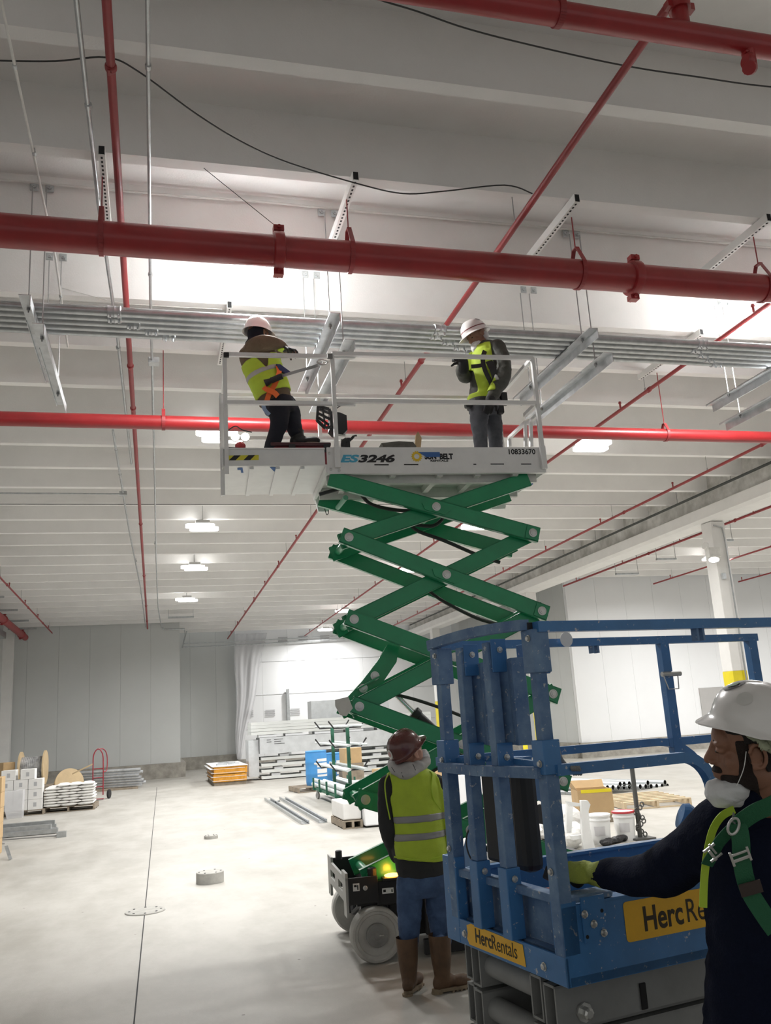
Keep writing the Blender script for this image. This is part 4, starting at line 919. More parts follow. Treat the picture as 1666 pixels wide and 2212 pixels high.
def loft(bm, secs, n=24, cap=True):
    prev = None
    for c, rx, ry in secs:
        rg = [bm.verts.new(V(c)+V(rx)*math.cos(2*PI*i/n)+V(ry)*math.sin(2*PI*i/n)) for i in range(n)]
        if prev: bridge(bm, prev, rg)
        elif cap: bm.faces.new(rg[::-1])
        prev = rg
    if cap: bm.faces.new(prev)
def shell(src, test, off, flat=None):
    """the faces of src that pass test(centre, normal), lifted off the surface and closed to a thin sheet"""
    b = BM(); mp = {}
    fs = [f for f in src.faces if test(f.calc_center_median(), f.normal)]
    def g(v, k):
        if (v, k) not in mp: mp[(v, k)] = b.verts.new(pos.get(v, v.co)+v.normal*(off if k else off*.2))
        return mp[(v, k)]
    from collections import Counter
    ec = Counter()
    for f in fs:
        for e in f.edges: ec[e] += 1
    # draw the cut edge of the cloth into a clean line
    nb_ = {}
    for e, k in ec.items():
        if k == 1:
            a_, b_ = e.verts; nb_.setdefault(a_, []).append(b_); nb_.setdefault(b_, []).append(a_)
    pos = {v: v.co.copy() for v in nb_}
    for _ in range(10):
        new = {}
        for v, ns in nb_.items():
            new[v] = pos[v]*.4+sum((pos[w] for w in ns), V((0, 0, 0)))*(.6/len(ns)) if len(ns) == 2 else pos[v]
        pos = new
    for f in fs:
        b.faces.new([g(v, 1) for v in f.verts]); b.faces.new([g(v, 0) for v in reversed(f.verts)])
        for l in f.loops:
            if ec[l.edge] == 1:
                a, c = l.vert, l.link_loop_next.vert; b.faces.new([g(a, 1), g(a, 0), g(c, 0), g(c, 1)])
    return b
M_SKIN_D = mat('skin_brown', (.27, .13, .08), .5, var=.15, vscale=14, bump=.12, bscale=220)
M_SKIN_L = mat('skin_light', (.50, .26, .19), .5, var=.1, vscale=14)
M_SKIN_M = mat('skin_tan', (.28, .14, .09), .5, var=.1, vscale=14)
M_HAIR = mat('black_hair', (.012, .009, .008), .75, bump=.6, bscale=160)
M_HATW = mat('helmet_white', (.80, .78, .76), .22, var=.03, vscale=5, coat=.6)
M_HATB = mat('helmet_brown', (.11, .022, .018), .25, var=.25, vscale=9, coat=.6)
M_NAVY = mat('navy_fleece', (.006, .009, .024), .95, bump=.3, bscale=140, spec=.15, var=.15, vscale=20)
M_LIME = mat('lime_vest', (.47, .62, .045), .7, var=.08, vscale=10, bump=.15, bscale=200)
M_LIME2 = mat('lime_trim', (.44, .62, .04), .6)
M_REFL = mat('reflective_band', (.30, .30, .30), .4, .3)
M_JKT_G = mat('dark_grey_jacket', (.028, .029, .030), .85, bump=.2, bscale=90, var=.2, vscale=9)
M_JKT_B = mat('brown_duck_jacket', (.125, .085, .05), .9, bump=.25, bscale=90, var=.2, vscale=9)
M_JKT_O = mat('olive_grey_jacket', (.060, .062, .052), .7, bump=.2, bscale=90, var=.25, vscale=9)
M_JEAN = mat('blue_jeans', (.075, .13, .25), .9, var=.35, vscale=7, bump=.25, bscale=150, col2=(.03, .06, .14))
M_JEAN_K = mat('dark_navy_trousers', (.010, .012, .020), .9, var=.2)
M_JEAN_G = mat('grey_jeans', (.095, .10, .115), .9, var=.35, vscale=10, bump=.2)
M_BOOT = mat('brown_leather', (.12, .065, .032), .6, var=.4, vscale=9, bump=.2, bscale=60)
M_BOOTK = mat('black_leather', (.012, .012, .012), .5)
M_SOLE = mat('tan_sole', (.26, .20, .13), .8, var=.3, vscale=20)
M_HOOD = mat('grey_hoodie', (.46, .45, .44), .9, var=.12, vscale=9, bump=.2)
M_GLOVEK = mat('black_glove', (.010, .010, .011), .7)
M_GLOVEY = mat('lime_glove', (.36, .42, .07), .8, bump=.5, bscale=260, var=.15, vscale=25)
M_NET = mat('white_beard_net', (.78, .79, .80), .85, bump=.4, bscale=90, alpha=.93)
M_SCARF = mat('pale_green_scarf', (.40, .43, .30), .9, bump=.5, bscale=60, var=.25, vscale=25)
M_GSTRAP = mat('green_webbing', (.012, .115, .048), .7, bump=.4, bscale=300)
M_OSTRAP = mat('orange_webbing', (.85, .16, .03), .7)
M_EYE = mat('eye_white', (.6, .58, .55), .3)

def basis(fwd, up):
    f = V(fwd).normalized(); u = V(up); x = f.cross(u).normalized(); u = x.cross(f); return Matrix((x, f, u)).transposed()
def head(parent, c, R, skin, s=1., vox=.0045, hair=True, beard=False, neck_to=None, name='body', extra=None, sm=3):
    """c is the centre of the head, R columns right, forward, up; returns the fused surface in world space"""
    c = V(c); q = lambda x, y, z: c + R @ (V((x, y, z))*s)
    bm = BM()
    E_ = lambda p, r: ell(bm, q(*p), V(r)*s, R, n=20, m=14)
    E_((0, -.018, .036), (.076, .096, .084)); E_((0, .028, -.040), (.060, .062, .074)); E_((0, .058, -.098), (.026, .026, .020))
    E_((0, .010, -.075), (.055, .055, .040)); E_((0, .058, .030), (.058, .034, .040))
    for k in (-1, 1):
        E_((.038*k, .052, -.028), (.021, .020, .024)); E_((.033*k, .074, .024), (.024, .016, .009))
        E_((.013*k, .098, -.032), (.010, .011, .008)); E_((0, .086, -.018), (.016, .019, .026)); E_((.050*k, .0, -.070), (.014, .040, .030))
        E_((.080*k, -.008, -.004), (.008, .018, .028))
        R2 = R @ Matrix.Rotation(.15*k, 3, 'Z')
        pts = [q((.086+.004)*k, -.010+.019*math.cos(a)*1.0-.004, -.001+.031*math.sin(a)) for a in [PI*.12+PI*1.35*i/9 for i in range(10)]]
        chain(bm, pts, [.0052*s]*10, 8); E_((.086*k, -.004, -.030), (.006, .008, .009))
        # eyelids over the eyeballs
        E_((.031*k, .071, .004), (.0165, .016, .0085))
    chain(bm, [q(0, .086, .018), q(0, .096, -.004), q(0, .105, -.020), q(0, .109, -.028)], [.009*s, .0095*s, .0115*s, .0120*s], 12)
    E_((0, .078, -.062), (.034, .024, .024)); E_((0, .096, -.060), (.023, .0095, .0055)); E_((0, .094, -.0715), (.020, .0095, .0065))
    chain(bm, [q(0, -.015, -.06), q(0, -.035, -.12)] + ([neck_to] if neck_to is not None else [q(0, -.045, -.19)]), [.056*s, .055*s, .062*s], 16)
    if extra: extra(bm)
    b = fuse(bm, vox*s, sm)
    return b, q
def place_face(parent, q, R, s=1., eyes=True):
    for k in (-1, 1):
        bm = BM(); ell(bm, q(.031*k, .0770, .0010), (.0115*s, .0115*s, .0042*s), R, 16, 10); obj('eye', bm, mat('dark_eye', (.03, .02, .015), .6, spec=.1), parent, smooth=2)
        bm = BM(); chain(bm, [q(.020*k, .0845, .026), q(.033*k, .0850, .030), q(.048*k, .0755, .026)], [.0030*s, .0040*s, .002*s], 8); obj('eyebrow', bm, M_HAIR, parent, smooth=2)
def helmet(parent, c, R, m, s=1., stripe=None, sticker=(), name='hard_hat', ridge=True, peak=.040, H=.135, Bf=.140):
    """hard hat: c centre of the rim plane, R columns right, forward, up"""
    c = V(c); q = lambda x, y, z: c + R @ (V((x, y, z))*s)
    bm = BM(); n = 48; rows = []
    A_, Bb = .112, .135
    for j in range(1, 13):
        t = j/12*PI/2; rg = []
        for i in range(n):
            a = 2*PI*i/n; ca, sa = math.cos(a), math.sin(a)
            w = math.sin(t)**.86; L = Bf if sa > 0 else Bb
            x, y, z = A_*ca*w, L*sa*w, H*math.cos(t)**.92
            if ridge:
                g = math.exp(-(x/.011)**2)*.0055*max(0, math.sin(min(1, (PI/2-t)*1.6)*PI/2)) + math.exp(-((abs(x)-.030)/.008)**2)*.003*math.sin((PI/2-t)); z += g; 
            rg.append(bm.verts.new(q(x, y, z)))
        rows.append(rg)
    top = bm.verts.new(q(0, 0, H+(.006 if ridge else 0)))
    for i in range(n): bm.faces.new((top, rows[0][i], rows[0][(i+1) % n]))
    def out(i, k, dz, inner=0):
        a = 2*PI*i/n; ca, sa = math.cos(a), math.sin(a); L = Bf if sa > 0 else Bb
        wdt = .014+peak*max(0, sa)**2.6+.012*max(0, -sa)**2
        return q(ca*(A_+wdt*k), sa*(L+wdt*k)-0, dz-.010*k*(1 if sa > 0 else .6)-.018*max(0, sa)**3*k)
    for k, dz in ((.3, -.006), (.75, -.008), (1., -.009)): rows.append([bm.verts.new(out(i, k, dz)) for i in range(n)])
    rows.append([bm.verts.new(out(i, 1., -.013)) for i in range(n)]); rows.append([bm.verts.new(out(i, .3, -.010)) for i in range(n)])
    for j in range(12, 3, -2):
        t = j/12*PI/2; rg = []
        for i in range(n):
            a = 2*PI*i/n; ca, sa = math.cos(a), math.sin(a); w = math.sin(t)**.86; L = (Bf if sa > 0 else Bb)
            rg.append(bm.verts.new(q((A_-.004)*ca*w, (L-.004)*sa*w, (H-.004)*math.cos(t)**.92)))
        rows.append(rg)
    for a, b in zip(rows, rows[1:]): bridge(bm, a, b)
    bm.faces.new(rows[-1])
    h = obj(name, bm, m, parent, smooth=True)
    if stripe:
        bm = BM()
        prev = None
        for z0, g in ((.026, .0012), (.036, .0012)):
            t = math.acos((z0/H)**(1/.92)); w = math.sin(t)**.86
            rg = [bm.verts.new(q((A_+g)*w*math.cos(2*PI*i/n), ((Bf if math.sin(2*PI*i/n) > 0 else Bb)+g)*w*math.sin(2*PI*i/n), z0)) for i in range(n)]
            if prev: bridge(bm, prev, rg)
            prev = rg
        obj('hat_stripe', bm, stripe, h)
    for (az, el, r, cols) in sticker:
        t = math.radians(90-el); a = math.radians(az); w = math.sin(t)**.86; L = Bf if math.sin(a) > 0 else Bb
        f = lambda tt, aa: q(A_*math.cos(aa)*math.sin(tt)**.86, (Bf if math.sin(aa) > 0 else Bb)*math.sin(aa)*math.sin(tt)**.86, H*math.cos(tt)**.92)
        p = f(t, a); du = (f(t, a+.02)-f(t, a-.02)).normalized(); dv = (f(t-.02, a)-f(t+.02, a)).normalized(); nn = du.cross(dv).normalized()
        if (p-c).dot(nn) < 0: nn = -nn
        for i, (rr_, cm) in enumerate(cols):
            bm = BM(); 
            ctr = bm.verts.new(p+nn*(.0022+.0006*i)); m_ = 20
            rg = [bm.verts.new(p+du*math.cos(2*PI*j/m_)*r*rr_+dv*math.sin(2*PI*j/m_)*r*rr_-nn*((r*rr_)**2/.26-.0022-.0006*i)) for j in range(m_)]
            for j in range(m_): bm.faces.new((ctr, rg[j], rg[(j+1) % m_]))
            obj('hat_sticker', bm, cm, h)
    return h
def hand(bm, wrist, d, nrm, curl=.5, s=1., side=1, spread=.12):
    """palm, four bent fingers of unequal length and a thumb from the side of the palm; nrm points out of the palm"""
    d = V(d).normalized(); nrm = (V(nrm)-d*V(nrm).dot(d)).normalized(); x = d.cross(nrm)*side
    R = Matrix((x, d, nrm)).transposed(); w = V(wrist); q = lambda a, b, c_: w + R @ (V((a, b, c_))*s)
    chain(bm, [q(0, -.03, 0), q(0, .01, 0)], [.028*s, .027*s], 12)
    ell(bm, q(0, .045, 0), V((.042, .052, .017))*s, R, 16, 10)
    for i, (x0, L) in enumerate(((-.030, .066), (-.010, .078), (.010, .074), (.029, .058))):
        p = q(x0, .078, .0); ang = -.1; pts = [q(x0*.8, .05, 0), p]; cur = V((x0, .078, 0))
        for k, f in enumerate((.42, .32, .26)):
            ang += curl*(1.0 if k else .8)
            cur = cur + V((spread*x0*1.2, math.cos(ang), math.sin(ang)))*L*f; pts.append(q(*cur))
        chain(bm, pts, [.0095*s, .0098*s, .0092*s, .0085*s, .0075*s], 10)
    cur = V((-.036, .022, .006)); pts = [q(-.020, .012, 0), q(*cur)]; ang = curl*.6
    for L in (.036, .030): cur = cur + V((-math.cos(ang)*.75, .55, math.sin(ang)))*L; pts.append(q(*cur)); ang += curl*.8
    chain(bm, pts, [.015*s, .0135*s, .0115*s, .009*s], 10)
def strap(pts, w, nfun, m, name, parent, th=.003, k=6, sub=None, label=None):
    """flat webbing through points; nfun(p) gives the outward direction of the cloth under it"""
    P_ = smooth_pts(pts, k); bm = BM(); rows = []
    for i, p in enumerate(P_):
        d = (P_[min(i+1, len(P_)-1)]-P_[max(i-1, 0)]).normalized(); n_ = V(nfun(p)); n_ = (n_-d*n_.dot(d)).normalized(); s_ = d.cross(n_)*w/2
        rows.append([bm.verts.new(v) for v in (p-s_, p+s_, p+s_+n_*th, p-s_+n_*th)])
    for a, b in zip(rows, rows[1:]): bridge(bm, a, b)
    bm.faces.new(rows[0][::-1]); bm.faces.new(rows[-1]); return obj(name, bm, m, parent, label=label)
def ringmesh(c, R, ra, rb, r, n=20):
    bm = BM(); tube(bm, [V(c)+R @ V((math.cos(2*PI*i/n)*ra, math.sin(2*PI*i/n)*rb, 0)) for i in range(n)], r, 8, closed=True); return bm
def boot(parent, ankle, toe_dir, m, hgt=.28, r=.062, sole=M_SOLE, s=1., floor=None):
    """pull-on boot: shaft, foot and treaded sole; ankle is above the heel at floor height + .1"""
    a = V(ankle); d = V(toe_dir); d.z = 0; d.normalize(); x = d.cross(V((0, 0, 1))); z0 = floor if floor is not None else a.z-.1
    f = V((a.x, a.y, z0)); bm = BM()
    chain(bm, [f+V((0, 0, .09)), f+V((0, 0, hgt*.6)), f+V((0, 0, hgt))], [.052*s, r*s, (r+.008)*s], 18)
    R = Matrix((x, d, V((0, 0, 1)))).transposed()
    ell(bm, f+d*.02*s+V((0, 0, .07)), V((.044, .075, .05))*s, R, 18, 12); ell(bm, f+d*.13*s+V((0, 0, .055)), V((.048, .082, .040))*s, R, 18, 12); ell(bm, f-d*.03*s+V((0, 0, .06)), V((.040, .042, .05))*s, R, 18, 12)
    b = fuse(bm, .008, 4); 
    geom = b.verts[:]+b.edges[:]+b.faces[:]
    bmesh.ops.bisect_plane(b, geom=geom, plane_co=f+V((0, 0, .028)), plane_no=(0, 0, 1), clear_inner=True)
    geom = b.verts[:]+b.edges[:]+b.faces[:]
    bmesh.ops.bisect_plane(b, geom=geom, plane_co=f+V((0, 0, hgt)), plane_no=(0, 0, 1), clear_outer=True)
    o = obj('boot', b, m, parent, smooth=2)
    bm = BM(); n = 28; pts = []
    for i in range(n):
        t = 2*PI*i/n; y = math.sin(t)*.145+.062; wdt = .050 if y > .08 else .040; pts.append(f+d*y*s+x*math.cos(t)*wdt*s*(1.05 if y > .08 else 1))
    prism(bm, [p+V((0, 0, .012)) for p in pts], (0, 0, .02))
    prism(bm, [f+x*.036*s*math.cos(2*PI*i/16)+d*(-.045+.04*math.sin(2*PI*i/16))*s for i in range(16)], (0, 0, .014))
    for k in range(5): box(bm, f+d*(.06+.03*k)*s+V((0, 0, .007)), (.075*s, .016*s, .014), R)
    obj('sole', bm, sole, o); return o

# ---------------------------------------------------------------- man in the brown hard hat, seen from behind
def PA(x, y, dy=0.): return on(x, y, 1, 6.22+dy)
man = thing('person', (PA(915, 2145).x, 6.22, 0), 'person in brown hard hat, lime vest and jeans looking up, seen from behind', 'person')
BKX, BKY = V((1, 0, 0)), V((0, 1, 0))
def sec(px, py, hw, dd, dy=0., rot=0.): return (PA(px, py, dy), V((hw*math.cos(rot), hw*math.sin(rot), 0)), V((-dd*math.sin(rot), dd*math.cos(rot), 0)))
hip_l, hip_r = PA(886, 1905), PA(943, 1905); kn_l, kn_r = PA(884, 2010, .02), PA(953, 2012, .0); an_l, an_r = PA(882, 2105, .0), PA(958, 2112, -.12)
an_l.z = .16; an_r.z = .16
bm = BM()
loft(bm, [sec(885, 1668, .10, .08), sec(887, 1690, .165, .10), sec(892, 1730, .175, .115), sec(898, 1780, .165, .115), sec(904, 1830, .155, .11), sec(913, 1880, .155, .115), sec(915, 1915, .150, .11)])
for h_, k_, a_ in ((hip_l, kn_l, an_l), (hip_r, kn_r, an_r)): limb(bm, [h_, lerp(h_, k_, .5), k_, lerp(k_, a_, .4), a_], [.078, .072, .052, .045, .028])
for sh, el, wr in ((PA(838, 1700), PA(838, 1790, -.02), PA(856, 1846, .12)), (PA(944, 1700), PA(966, 1795, .02), PA(972, 1850, .14))):
    limb(bm, [sh, lerp(sh, el, .5), el, wr], [.055, .05, .04, .03])
hc = PA(885, 1628, .02); HR = basis((.74, .32, .58), (-.50, -.22, .80))
nb, q = head(man, hc, HR, M_SKIN_L, 1., .006, neck_to=PA(886, 1672))
tmp = bpy.data.meshes.new('t'); nb.to_mesh(tmp); bm.from_mesh(tmp); bpy.data.meshes.remove(tmp); nb.free()
hand(bm, PA(856, 1846, .12), (.1, .5, -.6), (1, .2, 0), .6); hand(bm, PA(974, 1852, .12), (-.1, .5, -.8), (-1, .1, 0), .6, side=-1)
obj('body', fuse(bm, .007, 2), M_SKIN_L, man, smooth=2)
place_face(man, q, HR)
# jacket
bm = BM()
loft(bm, [sec(885, 1662, .11, .09), sec(886, 1676, .17, .115), sec(889, 1700, .198, .135), sec(893, 1740, .205, .145), sec(899, 1790, .192, .145), sec(905, 1840, .185, .145), sec(911, 1876, .178, .14), sec(913, 1890, .168, .135)])
sh, el, wr = PA(841, 1697), PA(838, 1792, -.03), PA(858, 1852, .13); limb(bm, [sh, lerp(sh, el, .5)+V((-.01, 0, 0)), el, lerp(el, wr, .6), wr], [.078, .066, .060, .052, .045])
sh, el, wr = PA(942, 1697), PA(972, 1795, .0), PA(975, 1846, .10); limb(bm, [sh, lerp(sh, el, .5), el, lerp(el, wr, .6), wr], [.080, .068, .062, .052, .042])
jk = fuse(bm, .009, 5, noise_amp=.006, noise_scale=8)
# vest cut from the jacket's back and front
V0 = PA(893, 1760)
def vest_test(c, n):
    lx = c.x-PA(893, 1740).x; z = c.z
    top = PA(890, 1662).z; bot = PA(905, 1853).z+.02*math.sin(c.x*9)
    hw = .168+.012*math.sin((top-z)*5) if z > PA(0, 1790).z else .20
    cx_ = lerp(PA(887, 1690).x, PA(908, 1850).x, (PA(0, 1690).z-z)/(PA(0, 1690).z-PA(0, 1850).z))
    return bot < z < top+.02 and abs(c.x-cx_) < hw+.0 and not (c.y > 6.22+.02 and abs(c.x-cx_) < .03 and z > 1.3)
vb = shell(jk, vest_test, .012); vb.normal_update()
vest = obj('vest', vb.copy(), M_LIME, man, smooth=2)
for y0, y1 in ((1757, 1772), (1794, 1809)):
    za, zb = PA(900, y0).z, PA(900, y1).z
    obj('reflective_band', shell(vb, lambda c, n: zb < c.z-.0*(c.x) < za, .003), M_REFL, vest, smooth=2)
vb.free()
obj('jacket', jk, M_JKT_G, man, smooth=2)
bm = BM()
tube(bm, smooth_pts([PA(x, y, -.15) for x, y in ((852, 1851), (880, 1855), (915, 1857), (945, 1853), (963, 1848))]), .006, 6)
tube(bm, smooth_pts([PA(x, y, dy) for x, y, dy in ((924, 1666, -.06), (934, 1672, -.09), (932, 1700, -.13), (938, 1728, -.13), (952, 1748, -.1))]), .005, 6)
tube(bm, smooth_pts([PA(x, y, dy) for x, y, dy in ((842, 1668, -.05), (832, 1690, -.09), (835, 1730, -.12), (843, 1770, -.1))]), .005, 6)
obj('vest_piping', bm, M_LIME2, vest)
bm = BM()
hn = PA(883, 1655, -.02)
for i, (px, py, dy, r) in enumerate(((852, 1655, -.02, .04), (868, 1668, -.09, .045), (886, 1667, -.10, .045), (903, 1656, -.07, .042), (918, 1645, .02, .035), (905, 1640, .09, .035), (870, 1645, .09, .04), (850, 1650, .05, .04))):
    ell(bm, PA(px, py, dy), (r*1.1, r, r), n=12, m=8)
tube(bm, smooth_pts([PA(848, 1650, .02), PA(855, 1664, -.07), PA(878, 1672, -.12), (PA(903, 1660, -.08)), PA(920, 1644, .02), PA(900, 1640, .10), PA(865, 1642, .10)]), .036, 12)
ell(bm, PA(880, 1660, -.05), (.10, .07, .045), n=16, m=10)
hd = obj('hood', fuse(bm, .008, 5, noise_amp=.006, noise_scale=14), M_HOOD, man, smooth=2)
bm = BM()
for a, b in (((846, 1657), (853, 1668)), ((868, 1668), (871, 1680)), ((892, 1650), (898, 1664))): bar(bm, PA(*a, -.145), PA(*b, -.15), (.004, 0, 0), (0, .002, 0))
obj('stitching', bm, M_JKT_G, hd)
bm = BM(); p0 = q(0, .085, -.10)
ell(bm, q(0, .066, -.095), (.060, .060, .050), HR, 18, 12); ell(bm, q(0, .100, -.085), (.04, .035, .03), HR, 14, 10)
obj('beard_net', fuse(bm, .007, 3, noise_amp=.006, noise_scale=25), M_NET, man, smooth=2)
helmet(man, q(0, -.01, .055), HR @ Matrix.Rotation(math.radians(0), 3, 'X'), M_HATB, .98, sticker=((205, 42, .030, ((1, M_WHITE_D), (.78, M_HATB), (.4, M_WHITE_D))), (228, 30, .022, ((1, mat('sticker_gold', (.6, .45, .08), .5)), (.72, M_HATB), (.45, MATS['sticker_gold']))), (262, 20, .032, ((1, M_WHITE_D), (.55, mat('sticker_pink', (.6, .35, .33), .6))))))
# jeans and boots
bm = BM()
loft(bm, [sec(911, 1868, .160, .125), sec(913, 1890, .168, .132), sec(914, 1915, .165, .130), sec(914, 1935, .13, .11)])
limb(bm, [hip_l+V((.0, 0, 0)), lerp(hip_l, kn_l, .5), kn_l, lerp(kn_l, an_l, .4), V((an_l.x, an_l.y-.01, .31))], [.094, .088, .072, .062, .048])
limb(bm, [hip_r, lerp(hip_r, kn_r, .5), kn_r, lerp(kn_r, an_r, .4), V((an_r.x, an_r.y+.01, .31))], [.094, .090, .074, .062, .048])
obj('jeans', fuse(bm, .009, 4, noise_amp=.006, noise_scale=11, seed=3), M_JEAN, man, smooth=2)
boot(man, (an_l.x, an_l.y-.02, .1), (.55, .75, 0), M_BOOT, .35, .068); boot(man, (an_r.x, an_r.y+.02, .1), (.93, .12, 0), M_BOOT, .36, .070)

# ---------------------------------------------------------------- left worker on the platform
def PB(x, y, w=.45): return Gt(x, y, w)
wk = thing('person', PB(615, 962), 'person in white hard hat and brown jacket reaching for the conduits, orange harness straps', 'person', rz=GA)
def secB(px, py, w, hw, dd, tilt=0.):
    return (PB(px, py, w), (GD*math.cos(tilt)+V((0, 0, math.sin(tilt))))*hw, GW*dd)
bm = BM()
bt = math.radians(8)
loft(bm, [secB(552, 742, .45, .07, .07), secB(560, 760, .45, .14, .12, .2), secB(574, 800, .45, .13, .12, .3), secB(592, 845, .45, .12, .12, .3), secB(603, 878, .45, .12, .12)])
limb(bm, [PB(604, 880, .36), PB(607, 915, .36), PB(600, 935, .36), PB(583, 985, .36)], [.085, .065, .05, .04])
limb(bm, [PB(618, 878, .54), PB(628, 895, .50), PB(633, 915, .48), PB(638, 930, .46)], [.07, .06, .045, .035])
limb(bm, [PB(560, 752, .34), PB(578, 745, .29), PB(598, 745, .31), PB(610, 750, .34)], [.045, .038, .034, .028])
limb(bm, [PB(555, 755, .60), PB(585, 750, .75), PB(618, 755, .70)], [.055, .045, .032])
hc = PB(560, 725, .45); HR = basis(GD*.75+GW*.6+V((0, 0, .05)), (0, 0, 1))
nb, q = head(wk, hc, HR, M_SKIN_M, 1., .006, neck_to=PB(556, 745, .45))
tmp = bpy.data.meshes.new('t'); nb.to_mesh(tmp); bm.from_mesh(tmp); bpy.data.meshes.remove(tmp); nb.free()
hand(bm, PB(612, 752, .33), GD+V((0, 0, -.3)), V((0, 0, -1)), .9); hand(bm, PB(618, 755, .70), GD+V((0, 0, -.2)), V((0, 0, -1)), .9, side=-1)
obj('body', fuse(bm, .008, 2), M_SKIN_M, wk, smooth=2)
bm = BM(); ell(bm, q(0, -.028, .0), (.088, .090, .11), HR, 18, 12); chain(bm, [q(0, -.03, -.05), q(0, -.06, -.12), PB(548, 748, .45)], [.078, .080, .085], 16)
obj('balaclava', fuse(bm, .008, 3, noise_amp=.003), M_JEAN_K, wk, smooth=2)
helmet(wk, q(0, -.012, .040), HR @ Matrix.Rotation(math.radians(-4), 3, 'X'), M_HATW, 1.0, sticker=((330, 55, .022, ((1, M_INK), (.7, M_REFL))),))
bm = BM()
loft(bm, [secB(548, 745, .45, .09, .09, .2), secB(552, 757, .45, .165, .145, .25), secB(562, 780, .45, .175, .155, .3), secB(575, 815, .45, .165, .15, .3), secB(590, 850, .45, .16, .15, .25), secB(596, 872, .45, .145, .14, .2)])
limb(bm, [PB(548, 752, .33), PB(565, 742, .26), PB(590, 741, .28), PB(610, 749, .34)], [.082, .078, .062, .045])
limb(bm, [PB(552, 757, .60), PB(585, 750, .74), PB(614, 754, .70)], [.08, .062, .045])
jk = fuse(bm, .010, 4, noise_amp=.007, noise_scale=9)
def vt(c, n):
    t = (c-PB(548, 750, .45)).dot((PB(592, 855, .45)-PB(548, 750, .45)).normalized()); L = (PB(592, 855, .45)-PB(548, 750, .45)).length
    ax = PB(548, 750, .45).lerp(PB(592, 855, .45), t/L); s_ = (c-ax).dot(GD); wv = (c-ax).dot(GW)
    if not (.085 < t < L-.005): return False
    if wv < 0 and abs(s_-.01) < max(0, .095*(1-(t-.06)/.24)): return False   # open scooped back
    if t < .15 or abs(wv) > .17: return False
    return True
vb = shell(jk, vt, .012); vb.normal_update(); vest = obj('vest', vb.copy(), M_LIME, wk, smooth=2)
def bt_(c, n):
    t = (c-PB(548, 750, .45)).dot((PB(592, 855, .45)-PB(548, 750, .45)).normalized()); return .27 < t < .31
obj('reflective_band', shell(vb, bt_, .003), M_HOOD, vest, smooth=2); vb.free()
obj('jacket', jk, M_JKT_B, wk, smooth=2)
bm = BM(); hand(bm, PB(612, 752, .33), GD+V((0, 0, -.35)), V((0, 0, -1)), 1.0, 1.12); chain(bm, [PB(603, 748, .31), PB(614, 753, .335)], [.040, .034]); obj('glove', fuse(bm, .006, 2), M_GLOVEK, wk, smooth=2)
bm = BM(); hand(bm, PB(618, 755, .70), GD+V((0, 0, -.2)), V((0, 0, -1)), .9, 1.12, side=-1); obj('glove', fuse(bm, .006, 2), M_GLOVEK, wk, smooth=2)
bm = BM()
loft(bm, [secB(598, 862, .45, .145, .14, .1), secB(603, 878, .45, .160, .15), secB(605, 893, .45, .14, .14)])
limb(bm, [PB(602, 885, .37), PB(604, 910, .36), PB(597, 935, .36), PB(584, 972, .36)], [.105, .085, .070, .062])
limb(bm, [PB(618, 874, .54), PB(628, 893, .50), PB(633, 915, .48), PB(640, 936, .46)], [.100, .092, .075, .066])
obj('trousers', fuse(bm, .010, 4, noise_amp=.005), M_JEAN_K, wk, smooth=2)
boot(wk, PB(584, 985, .40), GD*-.3-GW*.9, M_BOOTK, .2, .06, floor=3.952); p = PB(642, 940, .46); boot(wk, p, GD*.95-GW*.2, M_BOOTK, .16, .058, floor=4.237)
nB = lambda p: -GW
strap([PB(x, y, w) for x, y, w in ((601, 790, .29), (603, 805, .27), (594, 830, .27), (582, 850, .28), (576, 868, .30))], .045, nB, M_OSTRAP, 'harness_strap', wk)
strap([PB(x, y, w) for x, y, w in ((570, 836, .27), (578, 842, .26), (592, 848, .27), (600, 856, .29))], .05, nB, M_OSTRAP, 'harness_strap', wk)
strap([PB(x, y, w) for x, y, w in ((568, 872, .30), (572, 885, .29), (582, 896, .29))], .035, nB, mat('pale_blue_webbing', (.25, .35, .5), .7), 'harness_strap', wk)
bm = BM(); prism(bm, [PB(x, y, .27) for x, y in ((597, 786), (606, 787), (628, 803), (622, 808), (604, 800))], GW*.04); obj('harness_pouch', bm, mat('deep_blue_fabric', (.02, .025, .09), .8), wk)
bm = BM(); cyl(bm, PB(586, 822, .24), PB(610, 812, .20), .027, n=12); cyl(bm, PB(573, 828, .26), PB(588, 821, .24), .035, .02, n=12); obj('shock_pack', bm, M_BLACK, wk)
strap([PB(610, 812, .20), PB(640, 803, .12), PB(672, 794, .05), PB(688, 789, .03)], .028, nB, M_REFL, 'lanyard', wk)
obj('snap_hook', ringmesh(PB(697, 783, .0), GR @ Matrix.Rotation(PI/2, 3, 'X'), .045, .02, .008), M_STEEL, wk)

